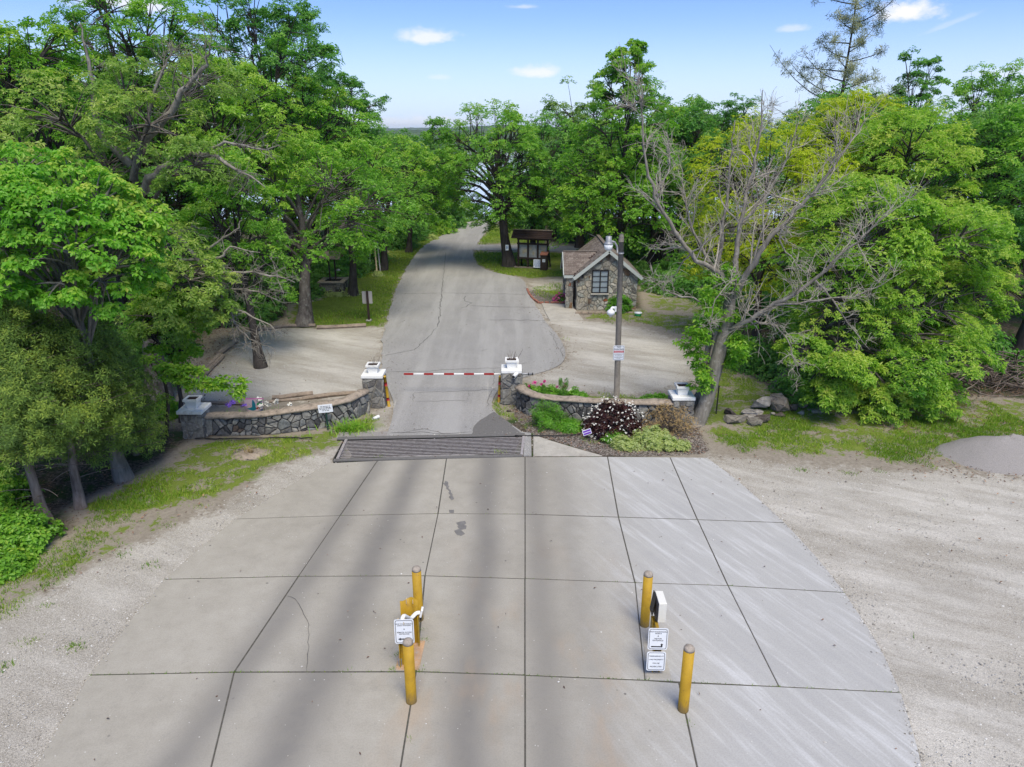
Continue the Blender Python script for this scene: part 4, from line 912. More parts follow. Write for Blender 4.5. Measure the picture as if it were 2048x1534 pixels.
# ------------------------------------------------------------------ the leafless tree
rngb = np.random.default_rng(8); W_ = Acc(); TW_ = Acc(); by = G(1395, 848)[1]; b0 = AT(1395, 848, by)
def relb(px, py, Y): q = AT(px, py, Y); return np.array([q.x - b0.x, Y - by, q.z + 0.03])
limbs = [
    (((1392, 850, by), (1412, 800, by), (1440, 700, by + .1), (1455, 640, by + .2), (1460, 590, by + .3)), 0.2, 0.15, 0, 0),
    (((1375, 843, by + .25), (1402, 780, by + .3), (1412, 720, by + .5), (1425, 640, by + .8), (1432, 560, by + 1.1), (1440, 480, by + 1.4), (1455, 400, by + 1.6), (1460, 320, by + 1.7), (1470, 240, by + 1.8)), 0.15, 0.02, 16, 1.4),
    (((1460, 590, by + .3), (1440, 545, by + .2), (1395, 520, by + .1), (1350, 460, by), (1310, 390, by - .1), (1290, 310, by - .1), (1285, 240, by), (1280, 190, by)), 0.11, 0.015, 20, 1.8),
    (((1460, 590, by + .3), (1470, 520, by + .5), (1480, 450, by + .8), (1500, 360, by + 1.0), (1520, 270, by + 1.1), (1525, 180, by + 1.1)), 0.12, 0.015, 20, 1.8),
    (((1462, 600, by + .3), (1500, 540, by - .2), (1540, 480, by - .4), (1590, 420, by - .5), (1640, 370, by - .6), (1690, 300, by - .7), (1730, 240, by - .7)), 0.12, 0.015, 22, 1.8),
    (((1452, 662, by + .15), (1490, 645, by - .3), (1550, 610, by - .7), (1630, 560, by - 1.0), (1680, 510, by - 1.1), (1740, 460, by - 1.2), (1800, 410, by - 1.2)), 0.11, 0.012, 22, 1.7),
    (((1460, 600, by + .3), (1430, 540, by + .6), (1390, 470, by + 1.0), (1370, 400, by + 1.2), (1365, 330, by + 1.3)), 0.08, 0.012, 16, 1.4),
    (((1450, 640, by + .2), (1400, 600, by - .3), (1350, 590, by - .6), (1320, 572, by - .8), (1305, 560, by - .9)), 0.045, 0.008, 12, 0.8),
    (((1470, 660, by + .1), (1530, 645, by - .6), (1570, 670, by - .8), (1590, 720, by - .9), (1600, 760, by - .9)), 0.045, 0.008, 16, 0.8),
    (((1630, 560, by - 1.0), (1665, 600, by - 1.2), (1700, 650, by - 1.3), (1740, 700, by - 1.3)), 0.04, 0.008, 12, 0.7),
    (((1590, 420, by - .5), (1560, 480, by - .9), (1590, 520, by - 1.1), (1620, 560, by - 1.2)), 0.04, 0.008, 12, 0.8),
    (((1480, 450, by + .8), (1540, 380, by + 1.2), (1580, 300, by + 1.5), (1600, 230, by + 1.6)), 0.06, 0.01, 14, 1.4),
    (((1550, 610, by - .7), (1640, 600, by - 1.3), (1720, 590, by - 1.6), (1810, 540, by - 1.8)), 0.045, 0.008, 14, 1.0),
    (((1455, 620, by + .2), (1470, 560, by - .6), (1430, 600, by - 1.0), (1420, 660, by - 1.2)), 0.04, 0.008, 14, 0.7),
    (((1310, 390, by - .1), (1340, 330, by + .3), (1330, 260, by + .5)), 0.035, 0.008, 12, 1.0),
]
for pts, r0, r1, tw, tl in limbs:
    if tw: dead_branch(W_, rngb, [relb(*q) for q in pts], r0 * 0.76, r1 * 0.7, int(tw * 1.25), tl * 0.95, 6, 1, -0.25, 0.15, TW_)
    else: W_.tube(np.array(catmull([relb(*q) for q in pts], 4)), np.linspace(0.24, r1, 17), 10)
bare = thing('leafless_tree', (b0.x, by, -0.03), 'large leafless grey tree with a leaning double trunk beside the outer pier', 'tree')
link('trunk', W_.mesh('trunk', True), bare, 'bark_dead'); link('twigs', TW_.mesh('twigs', True), bare, 'bark_twig')
T = Tree(81)
for px, py, Y, rr, n in ((1420, 600, by - .1, 0.55, 9), (1400, 660, by - .2, 0.4, 8), (1470, 690, by - .2, 0.4, 8), (1398, 740, by - .2, 0.22, 4), (1405, 770, by - .2, 0.25, 4), (1450, 720, by, 0.3, 5), (1425, 640, by, 0.4, 7), (1480, 670, by, 0.3, 5), (1395, 690, by - .2, 0.3, 5), (1440, 560, by + .3, 0.5, 7)):
    for k in range(n):
        c = relb(px, py, Y) + T.rng.normal(0, rr * 0.5, 3); pos, nn, hg = pad_points(T.rng, c, unit(T.rng.normal(size=3)), 0.24, 16, 0.5)
        T.foliage(*rosettes(T.rng, pos, nn, 0.5 + 0.2 * hg, 0.15, 0.06, 5, 0.4))
link('sucker_leaves', mesh_np('sucker_leaves', np.concatenate(T.V), [np.concatenate(T.Q)], False, {'tint': np.concatenate(T.T)}), bare, 'leaf_bright')

# ------------------------------------------------------------------ woods behind: whole trees copied from a few grown ones
protos = []
for i, (lm_, hh, rr) in enumerate((('leaf_distant', 11, 3.4), ('leaf_deep', 12, 3.2), ('leaf_oak', 10, 3.4), ('leaf_distant', 13, 3.8))):
    T = Tree(200 + i); T.trunk((0, 0, 0), (0.3, 0.1, hh * 0.72), 0.26, 0.06)
    T.crown(auto_lobes(T.rng, (0, 0, hh * 0.58), (rr, rr, hh * 0.44), 15, 0.5), pads=13, ros=17, L=0.27, W=0.13, k=5, padr=0.34)
    protos.append((T.finish('woodland_tree', 'leafy tree standing deeper in the woods around the entrance', (0, 0, 0), 'bark_dark', lm_, 'trees deeper in the woods'), hh))
rw = random.Random(17); used = set()
spots = []
def row(side, xs, y0, y1, n, hlo, hhi):
    for k in range(n): spots.append((side * rw.uniform(*xs), y0 + (y1 - y0) * (k + rw.random()) / n, rw.uniform(hlo, hhi)))
row(-1, (13, 19), 24, 50, 9, 9, 11); row(-1, (20, 30), 20, 62, 14, 10, 12.5); row(-1, (9.5, 15), 46, 68, 7, 8, 10); row(-1, (6.5, 10), 60, 78, 6, 7, 8.5)
row(-1, (31, 44), 25, 70, 10, 11, 14); row(1, (4, 12), 50, 66, 7, 7.5, 9.5); row(1, (9, 18), 36, 62, 10, 8.5, 10.5); row(1, (18, 28), 26, 62, 14, 9, 11); row(1, (29, 46), 26, 66, 12, 9.5, 12); row(1, (2.5, 8), 58, 74, 5, 6.5, 8)
spots += [(-5.6, 69, 7), (-7.5, 57, 7.5), (-9, 53, 8), (3.2, 55, 7.5), (-5.2, 72, 6.5), (1.6, 74, 6.5), (3.0, 80, 7), (0.4, 86, 7.5), (-7.5, 74, 7), (5.5, 49, 8), (8.2, 43, 7.5), (10.5, 40, 8), (-6.4, 63, 7)]
for i, (x, y, h) in enumerate(spots):
    pi = rw.randrange(4); src, hh = protos[pi]
    o = src if pi not in used else copy_tree(src); used.add(pi)
    kind_ = ('pale green', 'deep green', 'fresh green', 'broad pale green')[pi]
    where_ = ('behind the parking lot and cedars' if y < 46 else 'along the far left verge of the road') if x < 0 else ('behind the notice board and hut' if x < 13 else ('behind the brush pile and pin oaks' if y < 46 else 'far behind the pine'))
    o['label'] = kind_ + ' woodland tree in the woods ' + where_; o['group'] = kind_ + ' woodland trees ' + where_
    o.location = (x, y, gz_at(x, y)); o.rotation_euler = (0, 0, rw.uniform(0, 6.28)); s_ = h / hh; o.scale = (s_ * rw.uniform(0.9, 1.15),) * 2 + (s_,)
# undergrowth bushes under the woods edge
def bush(seed, size, n, leaf_m, name='undergrowth_bush', label='', cat='bush', L=0.13, W=0.07, k=5, group=None, loc=(0, 0, 0), tint=0.42, stems=8, flat=0.6, padr=0.24, dens=16):
    T = Tree(seed); r = T.rng; size = np.array(size, float)
    for i in range(n):
        d = unit(r.normal(size=3)); d[2] = abs(d[2]) * 0.9; c = d * size * r.uniform(0.5, 0.98); c[2] = max(0.1, c[2])
        pos, nn, hg = pad_points(r, c, d, padr * size.mean() * r.uniform(0.7, 1.3) + 0.05, dens, flat, 0.55)
        T.foliage(*rosettes(r, pos, nn, tint + r.normal(0, 0.1) + 0.2 * hg, L, W, k, 0.3))
        if i < stems * 3: T.wood.tube(bez((0, 0, 0), c * 0.5 + np.array([0, 0, 0.15 * size[2]]), c, 4), [0.02, 0.015, 0.01, 0.005], 4, cap=False)
    return T.finish(name, label, loc, 'bark_dark', leaf_m, group, cat, 'stems', 'foliage')
ub = [bush(301, (1.5, 1.4, 1.6), 70, 'leaf_deep', label='dark leafy bush in the undergrowth of the woods', group='undergrowth bushes'),
      bush(302, (1.8, 1.5, 1.3), 70, 'leaf_distant', label='dark leafy bush in the undergrowth of the woods', group='undergrowth bushes')]
spots2 = []
for k in range(34):
    s_ = rw.choice((-1, 1)); y = rw.uniform(24, 60); x = s_ * rw.uniform(11.5 if s_ < 0 else 9.5, 24)
    spots2.append((x, y, rw.uniform(0.8, 1.5)))
spots2 += [(9.6, 21.2, 0.9), (11.2, 21.8, 1.0), (12.8, 22.6, 1.1), (14.2, 23.5, 1.1), (16.5, 24.5, 1.2), (10.2, 23.2, 1.1), (8.6, 24.5, 0.8), (-12.8, 22.0, 1.0), (-13.5, 26, 1.2), (-12.0, 31, 1.1), (-14.0, 18.0, 1.0), (-11.5, 36, 1.2), (-10.5, 41, 1.2), (18.5, 22.5, 1.2), (-16, 16, 1.2), (-9.8, 46, 1.2), (-8.2, 52, 1.1), (8.2, 37.5, 1.1), (9.8, 36.0, 1.2), (11.5, 34.0, 1.2), (9.5, 39.5, 1.3), (6.8, 40.5, 1.0), (4.6, 43.5, 1.0), (7.4, 46, 1.2), (11.0, 30.5, 1.0), (12.5, 28.0, 1.0), (-7.6, 56, 1.0), (-7.0, 60, 1.0), (-10.2, 38.5, 1.0), (-9.6, 43, 1.1), (-6.2, 64, 1.7), (-5.6, 70, 1.8), (-8.5, 66, 2.0), (-8.0, 74, 2.2), (0.8, 68, 1.6), (2.2, 64, 1.8), (3.6, 60, 1.7), (2.0, 72, 2.0), (4.5, 66, 2.0), (0.6, 78, 2.2), (5.5, 56, 1.7), (7.5, 53, 1.6), (6.5, 62, 2.0), (-11, 60, 2.0), (-10.5, 54, 1.8)]
for i, (x, y, s_) in enumerate(spots2):
    o = ub[i] if i < 2 else copy_tree(ub[i % 2])
    where_ = (('behind the parking lot' if x > -14 else 'deep behind the cedars') if y < 38 else 'along the far left verge') if x < 0 else (('beyond the far road bend' if x < 6 else 'beyond the side road') if y > 45 else ('right behind the hut' if x < 10.5 else 'behind the lime green trees')) if y > 29 else 'under the pin oaks'
    kind_ = ('tall dark', 'low spreading')[i % 2]; o['label'] = kind_ + ' leafy bush in the undergrowth ' + where_; o['group'] = kind_ + ' undergrowth ' + where_
    o.location = (x, y, gz_at(x, y)); o.rotation_euler = (0, 0, rw.uniform(0, 6.28)); o.scale = (s_,) * 3
# ------------------------------------------------------------------ stone work
def clip_half(poly, p, n):
    """keep the side where (x-p).n <= 0"""
    out = []
    for i in range(len(poly)):
        a, b = poly[i], poly[(i + 1) % len(poly)]
        da = (a[0] - p[0]) * n[0] + (a[1] - p[1]) * n[1]; db = (b[0] - p[0]) * n[0] + (b[1] - p[1]) * n[1]
        if da <= 0: out.append(a)
        if (da < 0) != (db < 0) and abs(da - db) > 1e-12:
            f = da / (da - db); out.append((a[0] + (b[0] - a[0]) * f, a[1] + (b[1] - a[1]) * f))
    return out
def voronoi(outline, n, rng, relax=1, inside=None, maxd=0.9):
    P = np.array(outline); lo, hi = P.min(0), P.max(0); pts = []
    while len(pts) < n:
        q = lo + (hi - lo) * rng.random(2)
        if sdf([q], outline)[0] > 0: pts.append(q)
    for it in range(relax + 1):
        cells = []
        for i, p in enumerate(pts):
            c = [tuple(q) for q in outline]
            for j, q in enumerate(pts):
                if i == j or abs(p - q).max() > maxd: continue
                m = (p + q) / 2; c = clip_half(c, m, q - p)
                if len(c) < 3: break
            cells.append(c)
        if it < relax: pts = [np.mean(c, axis=0) if len(c) > 2 else p for c, p in zip(cells, pts)]
    return [c for c in cells if len(c) > 2]
def poly_area(p): p = np.array(p); x, y = p[:, 0], p[:, 1]; return abs((x * np.roll(y, -1) - y * np.roll(x, -1)).sum()) / 2
def stones(parent, outline, n, f, rng, mat, gap=0.014, depth=0.05, relax=1, cut=None, maxd=0.9, lo=0.0, rimk=0.82):
    for c in voronoi(outline, n, rng, relax, maxd=maxd):
        if cut:
            x0, x1, z0, z1 = cut; m = np.mean(c, axis=0)
            d = [(m[0] - x0, (x0, 0), (1, 0)), (x1 - m[0], (x1, 0), (-1, 0)), (m[1] - z0, (0, z0), (0, 1)), (z1 - m[1], (0, z1), (0, -1))]
            q = np.array(c)
            if q[:, 0].max() > x0 and q[:, 0].min() < x1 and q[:, 1].max() > z0 and q[:, 1].min() < z1:
                k = min(d, key=lambda e: e[0]); c = clip_half(c, k[1], k[2])
                if len(c) < 3: continue
        if poly_area(c) < 0.003: continue
        o = offset_poly(c, gap)
        if poly_area(o) < 0.0015 or poly_area(o) > poly_area(c): continue
        P = np.array(o); P = np.concatenate([np.stack([P * 0.86 + np.roll(P, -1, 0) * 0.14, P * 0.14 + np.roll(P, -1, 0) * 0.86], 1).reshape(-1, 2)])
        m = P.mean(0); k = len(P); dp = depth * rng.uniform(0.55, 1.2)
        ring = m + (P - m) * rng.uniform(rimk, rimk + 0.08, (k, 1))
        tilt = rng.normal(0, 0.12, 2)
        V = [f(*q, lo - 0.01) for q in P] + [f(*q, dp * 0.85 + float((q - m) @ tilt) * 0.5 + rng.normal(0, 0.004)) for q in ring] + [f(*m, dp * rng.uniform(0.85, 1.1))]
        F4 = np.array([(i, (i + 1) % k, k + (i + 1) % k, k + i) for i in range(k)]); F3 = np.array([(k + i, k + (i + 1) % k, 2 * k) for i in range(k)])
        link('stone', mesh_np('stone', V, [F4, F3]), parent, mat)
def stone_mat(name, stops, scale=14):
    m, t = newmat(name); p = t.pos(); r = t.rnd()
    c = t.ramp(r, stops, 'CONSTANT'); n = t.noise(p, scale, 5, 0.65); n2 = t.noise(p, scale * 0.35, 4)
    c = t.mix(t.smooth(n, 0.38, 0.62, 0.65, 0.0), c, t.mix(1.0, c, (0.42, 0.42, 0.42), 'MULTIPLY'))
    c = t.mix(t.smooth(n2, 0.55, 0.7, 0, 0.4), c, (0.33, 0.33, 0.29))
    t.out(t.bsdf(c, 0.92, t.bump(n, 0.5, 0.02), 0.2)); return m
stone_mat('fieldstone', [(0, (0.13, 0.13, 0.13)), (0.14, (0.2, 0.2, 0.195)), (0.3, (0.27, 0.262, 0.245)), (0.45, (0.065, 0.066, 0.07)), (0.58, (0.3, 0.29, 0.26)), (0.72, (0.13, 0.125, 0.12)), (0.84, (0.19, 0.2, 0.2)), (0.94, (0.16, 0.12, 0.095))])
stone_mat('pier_stone', [(0, (0.19, 0.185, 0.17)), (0.2, (0.25, 0.24, 0.22)), (0.45, (0.3, 0.29, 0.265)), (0.65, (0.21, 0.21, 0.2)), (0.85, (0.16, 0.15, 0.14))])
stone_mat('flagstone', [(0, (0.42, 0.395, 0.335)), (0.16, (0.48, 0.465, 0.41)), (0.3, (0.36, 0.34, 0.29)), (0.44, (0.22, 0.135, 0.075)), (0.52, (0.39, 0.355, 0.28)), (0.66, (0.2, 0.19, 0.17)), (0.74, (0.3, 0.31, 0.28)), (0.86, (0.14, 0.1, 0.07)), (0.93, (0.33, 0.115, 0.05)), (0.955, (0.36, 0.33, 0.28))])
stone_mat('boulder', [(0, (0.25, 0.228, 0.19)), (0.2, (0.34, 0.31, 0.265)), (0.42, (0.12, 0.1, 0.085)), (0.6, (0.26, 0.22, 0.18)), (0.8, (0.38, 0.35, 0.31))], 8)
stone_mat('stacked_stone', [(0, (0.1, 0.09, 0.075)), (0.3, (0.17, 0.15, 0.12)), (0.6, (0.23, 0.205, 0.165)), (0.85, (0.07, 0.06, 0.05))])
stone_mat('shingle', [(0, (0.15, 0.12, 0.105)), (0.25, (0.185, 0.152, 0.132)), (0.5, (0.215, 0.18, 0.157)), (0.75, (0.17, 0.138, 0.12)), (0.9, (0.235, 0.198, 0.172))], 40)
rs = np.random.default_rng(99)

def stone_wall(base_px, top_py, label, n, seed):
    F = np.array(catmull(GP(*base_px), 5)); tops = np.interp(np.linspace(0, 1, len(F)), np.linspace(0, 1, len(top_py)), top_py)
    Hh = np.array([ZH(tp, y) for tp, (_, y) in zip(tops, F)]) - 0.06
    d = np.gradient(F, axis=0); d /= np.linalg.norm(d, axis=1)[:, None]; N = np.c_[d[:, 1], -d[:, 0]]
    s_ = np.concatenate([[0], np.cumsum(np.linalg.norm(np.diff(F, axis=0), axis=1))]); L = s_[-1]
    o = thing('stone_wall', (F[0][0], F[0][1], 0), label, 'wall'); org = np.array([F[0][0], F[0][1], 0.0])
    def f(s, z, dd):
        hh = np.interp(s, s_, Hh); p = np.array([np.interp(s, s_, F[:, 0]), np.interp(s, s_, F[:, 1])]); nn = np.array([np.interp(s, s_, N[:, 0]), np.interp(s, s_, N[:, 1])])
        p = p + nn * dd; return np.array([p[0], p[1], z * hh - 0.05 * (1 - z)]) - org
    m = len(F); th = 0.22
    B = F - N * th
    V = np.concatenate([np.c_[F, np.full(m, -0.1)], np.c_[F, Hh], np.c_[B, Hh], np.c_[B, np.full(m, -0.1)]]) - org
    q = [(r * m + k, r * m + k + 1, (r + 1) * m + k + 1, (r + 1) * m + k) for r in range(3) for k in range(m - 1)] + [(0, m, 2 * m, 3 * m), (m - 1, 4 * m - 1, 3 * m - 1, 2 * m - 1)]
    link('mortar_core', mesh_np('mortar_core', V, [np.array(q)]), o, 'mortar')
    prof = [(0.075, -0.03), (0.085, 0.03), (0.04, 0.07), (-0.1, 0.085), (-0.22, 0.07), (-0.27, 0.03), (-0.265, -0.03)]
    V = np.concatenate([np.c_[F + N * a, Hh + b + 0.004 + rs.normal(0, 0.012, m)] for a, b in prof]) - org; k0 = len(prof)
    q = [(r * m + k, r * m + k + 1, ((r + 1) % k0) * m + k + 1, ((r + 1) % k0) * m + k) for r in range(k0) for k in range(m - 1)]
    link('coping', mesh_np('coping', V, [np.array(q), np.array([[r * m for r in range(k0)]]), np.array([[r * m + m - 1 for r in reversed(range(k0))]])], True), o, 'coping')
    rng = np.random.default_rng(seed); asp = float(Hh.mean())
    g = lambda s, z, dd: f(s, z / asp, dd)
    stones(o, [(0, 0), (L, 0), (L, asp * 0.985), (0, asp * 0.985)], n, g, rng, 'fieldstone', 0.008, 0.055, 0)
    return o
stone_wall(((408, 868), (470, 868), (530, 866), (590, 861), (650, 853), (700, 841), (738, 822)), (831, 830, 828, 819, 810, 798, 780), 'curved dark fieldstone wall below the hummingbird banner', 88, 1)
stone_wall(((1034, 812), (1050, 825), (1078, 834), (1120, 840), (1200, 845), (1280, 848), (1348, 850)), (772, 783, 792, 797, 801, 804, 804), 'curved fieldstone wall behind the dark flowering shrub', 85, 2)

def pier(px, base_py, cap_py, shaft_px, cap_px, label, plabel, seed, twigs, yaw=0.0):
    x, yf = G(px, base_py); wv = PXM(shaft_px, base_py, yf); h = ZH(cap_py, yf); cw = PXM(cap_px, cap_py, yf) * 0.94
    o = thing('stone_pier', (x, yf + wv / 2, 0), label, 'pier', None, yaw)
    Acc().box((0, 0, h / 2 - 0.05), (wv, wv, h + 0.1)).build('mortar_core', 'hut_mortar', o)
    Acc().box((0, 0, h + 0.052), (cw, cw, 0.1)).build('cap', 'white_paint', o, bevel=0.012)
    rng = np.random.default_rng(seed)
    for k in range(4):
        a = k * math.pi / 2; c_, s_ = math.cos(a), math.sin(a)
        def f(u, z, dd, c_=c_, s_=s_): X0, Y0 = u, -(wv / 2 + dd); return (X0 * c_ - Y0 * s_, X0 * s_ + Y0 * c_, z)
        stones(o, [(-wv / 2, -0.03), (wv / 2, -0.03), (wv / 2, h - 0.01), (-wv / 2, h - 0.01)], 14, f, rng, 'pier_stone', 0.011, 0.04, 0, rimk=0.82)
    p = thing('planter', (x, yf + wv / 2, h + 0.102), plabel, 'planter', None, yaw)
    a, b, hh = 0.13, 0.17, 0.22
    A = Acc(); A.box((0, 0, hh / 2), (2 * a, 2 * a, hh), taper=b / a * 0.97); A.build('pot', 'white_paint', p, bevel=0.008)
    R = Acc()
    for sx, sy, lx, ly in ((0, -1, 2 * b + 0.05, 0.05), (0, 1, 2 * b + 0.05, 0.05), (-1, 0, 0.05, 2 * b - 0.05), (1, 0, 0.05, 2 * b - 0.05)): R.box((sx * b, sy * b, hh + 0.025), (lx, ly, 0.055))
    R.build('rim', 'white_paint', p)
    Acc().box((0, 0, hh + 0.012), (2 * b - 0.052, 2 * b - 0.052, 0.02)).build('soil', 'potting_soil', p)
    if twigs:
        Tw = Acc()
        for k in range(twigs):
            q = rng.normal(0, 0.07, 3); q[2] = hh; e = q + np.array([rng.normal(0, 0.09), rng.normal(0, 0.09), rng.uniform(0.15, 0.34)])
            Tw.tube(bez(q, (q + e) / 2 + rng.normal(0, 0.02, 3), e, 4), [0.008, 0.007, 0.005, 0.003], 3)
        Tw.build('dry_stems', 'bark_cedar', p)
    return o
pier(748, 815, 757, 38, 46, 'stone gate pier with white cap at the free end of the barrier arm', 'white planter box on the pier beside the left lot edge of the road', 11, 5)
pier(388, 876, 828, 40, 54, 'outer stone pier with white cap half hidden by cedar and elm leaves', 'white planter box half hidden by overhanging elm leaves', 12, 0)
pier(1023, 808, 747, 38, 44, 'stone gate pier with white cap carrying the bullet camera', 'white planter box with tallest dry stems above the bullet camera', 13, 14)
pier(1363, 852, 801, 40, 49, 'stone pier with white cap next to the leafless tree trunk', 'white planter box without stems next to the leafless tree', 14, 0)

# ------------------------------------------------------------------ cattle grid
TL, TR, BR, BL = (np.array(q) for q in GRID)
cg = thing('cattle_grid', ((TL[0] + TR[0]) / 2, (TL[1] + BL[1]) / 2, 0), 'steel cattle grid set in the pavement in front of the barrier', 'cattle grid')
co = np.array(cg.location)
nb = 13
for k in range(nb):
    f = (k + 0.5) / nb; a = TL + (BL - TL) * f; b = TR + (BR - TR) * f
    Acc().bar(np.array((*a, -0.02)) - co, np.array((*b, -0.02)) - co, 0.034, 0.006).build('rail', 'rail_steel', cg)
Acc().bar(np.array((*TL, -0.02)) - co + (-.04, .05, 0), np.array((*BL, -0.02)) - co + (-.04, -.05, 0), 0.07, 0.07).build('side_beam', 'rail_steel', cg)
Acc().bar(np.array((*TR, -0.02)) - co + (.04, .05, 0), np.array((*BR, -0.02)) - co + (.04, -.05, 0), 0.07, 0.07).build('side_beam', 'rail_steel', cg)
Acc().bar(np.array((*TL, -0.3)) - co + (-.3, .09, 0), np.array((*TR, -0.3)) - co + (.05, .09, 0), 0.16, 0.59).build('pit_wall', 'pit_shade', cg)  # inner pit faces coloured near-black to deepen the shade between the rails
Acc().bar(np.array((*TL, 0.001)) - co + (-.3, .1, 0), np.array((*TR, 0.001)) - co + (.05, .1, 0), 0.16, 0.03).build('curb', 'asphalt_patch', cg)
Acc().bar(np.array((*BL, -0.3)) - co + (-.12, -.07, 0), np.array((*BR, -0.3)) - co + (.05, -.07, 0), 0.12, 0.585).build('pit_wall', 'pit_shade', cg)
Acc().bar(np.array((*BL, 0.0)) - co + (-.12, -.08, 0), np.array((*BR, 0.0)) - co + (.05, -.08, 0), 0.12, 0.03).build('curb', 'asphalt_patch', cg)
Acc().bar(np.array((*TL, -0.34)) - co + (-.12, .0, 0), np.array((*BL, -0.34)) - co + (-.12, 0, 0), 0.1, 0.6).build('curb', 'pit_shade', cg)
Acc().bar(np.array((*TR, -0.34)) - co + (.12, .0, 0), np.array((*BR, -0.34)) - co + (.12, 0, 0), 0.1, 0.6).build('curb', 'pit_shade', cg)
Acc().prism(offset_poly([tuple(np.array(q) - co[:2]) for q in GRID], -0.04), -0.75, -0.47).build('pit_floor', 'pit_shade', cg)
xe = G(778, 873)[0]; Acc().bar(np.array((TL[0] - 0.35, TL[1] + 0.36, -0.03)) - co, np.array((xe, TL[1] + 0.42, -0.03)) - co, 0.42, 0.03).build('gravel_lip', 'gravel_heap', cg)
# silt washed into the near edge of the grid
V = []; nS = 40
for k in range(nS):
    f = k / (nS - 1); a = BL + (BR - BL) * (0.16 + 0.7 * f); w0 = 0.04 + 0.13 * math.sin(math.pi * f) ** 0.5 * (0.7 + 0.5 * rs.random())
    V += [(a[0], a[1] - 0.03, -0.012), (a[0], a[1] + w0 * 0.6, -0.012 + rs.normal(0, 0.004)), (a[0], a[1] + w0, -0.06)]
q = [(3 * k + j, 3 * k + 3 + j, 3 * k + 4 + j, 3 * k + 1 + j) for k in range(nS - 1) for j in range(2)]
link('silt', mesh_np('silt', np.array(V) - co, [np.array(q)], True), cg, 'gravel_heap')

# ------------------------------------------------------------------ barrier
yb = G(1023, 808)[1] + 0.95; zb = ZH(748, yb); xl = AT(808, 748, yb).x; xr = AT(1066, 748, yb).x; xh = AT(1026, 748, yb).x
gb = thing('barrier_gate', (xh, yb + 0.25, 0), 'red and white striped barrier arm lowered across the road', 'barrier')
Acc().box((0, 0.12, 0.5), (0.38, 0.36, 1.02)).build('cabinet', 'white_paint', gb, bevel=0.02)
Acc().bar((xl - xh, -0.25, zb), (xr - 0.42 - xh, -0.25, zb), 0.036, 0.05).build('arm', 'white_paint', gb, bevel=0.01)
for a, b in ((808, 827), (848, 867), (888, 908), (928, 948), (968, 988)):
    Acc().bar((AT(a, 748, yb).x - xh - (0.004 if a == 808 else 0), -0.25, zb), (AT(b, 748, yb).x - xh, -0.25, zb), 0.041, 0.055).build('red_stripe', 'red_paint', gb)
Acc().tube([(xr - 0.46 - xh, -0.25, zb), (xr - xh, -0.25, zb)], 0.035, 10).build('counterweight', 'galvanised', gb, True)
Acc().tube([(xr - xh - 0.16, -0.25, zb), (xr - xh - 0.13, -0.25, zb)], 0.045, 10).build('clamp_ring', 'black_metal', gb, True)
Acc().tube([(xr - xh - 0.03, -0.25, zb), (xr - xh + 0.005, -0.25, zb)], 0.045, 10).build('clamp_ring', 'black_metal', gb, True)
Acc().tube([(0.1, -0.25, zb), (0.1, 0.0, zb)], 0.05, 8).build('pivot', 'galvanised', gb, True)

def marker(px0, py0, px1, py1, label):
    x, y = G(px0, py0); top = AT(px1, py1, y); h = top.z; lx = top.x - x
    o = thing('marker_post', (x, y, -0.03), label, 'post'); A = lambda a, b: [(lx * a, 0, h * a), (lx * b, 0, h * b)]
    Acc().tube(A(-0.05, 0.97), 0.045, 10).tube([(lx * 0.97, 0, h * 0.97), (lx, 0, h * 1.01), (lx, 0, h * 1.03)], [0.045, 0.035, 0.012], 10).build('post', 'yellow_paint', o, True)
    for a, b in ((0.2, 0.3), (0.68, 0.8)): Acc().tube(A(a, b), 0.0475, 10).build('red_band', 'red_paint', o, True)
marker(778, 811, 769, 750, 'leaning yellow marker post with red bands beside the free end pier')
marker(998, 802, 1000, 750, 'upright yellow marker post with red bands beside the barrier pivot pier')
cx, cy = G(1023, 808); cz = ZH(746, cy)
o = thing('bullet_camera', (cx + 0.06, cy - 0.02, cz - 0.05), 'white bullet camera mounted under the cap of the barrier pier', 'camera')
Acc().tube([(0.14, 0.1, 0.06), (0.0, -0.16, -0.02)], 0.06, 12).build('housing', 'plastic_white', o, True)
Acc().tube([(0.0, -0.155, -0.018), (-0.006, -0.168, -0.023)], 0.045, 12).build('lens', 'sign_black', o, True)

# ------------------------------------------------------------------ bollards and entry pedestals
def bollard(px, base_py, top_py, label, r=0.079):
    x, y = G(px, base_py); h = ZH(top_py, y) ; o = thing('bollard', (x, y, 0.0), label, 'bollard')
    Acc().lathe((0, 0, 0), [(r + 0.004, -0.02), (r, 0.02), (r, h - 0.075)], 24).build('post', 'bollard_paint', o, True)
    Acc().lathe((0, 0, 0), [(r * 0.995, h - 0.0745), (r * 0.97, h - 0.045), (r * 0.8, h - 0.02), (r * 0.45, h - 0.004), (0.01, h)], 24).build('concrete_cap', 'cap_concrete', o, True)
bollard(823, 1402, 1278, 'yellow bollard overlapping the card holders sign')
bollard(838, 1238, 1133, 'yellow bollard behind the card reader pedestal')
bollard(1366, 1419, 1291, 'yellow bollard with rounded grey cap standing apart from the guest signs')
bollard(1289, 1250, 1143, 'yellow bollard behind the white entry phone box')

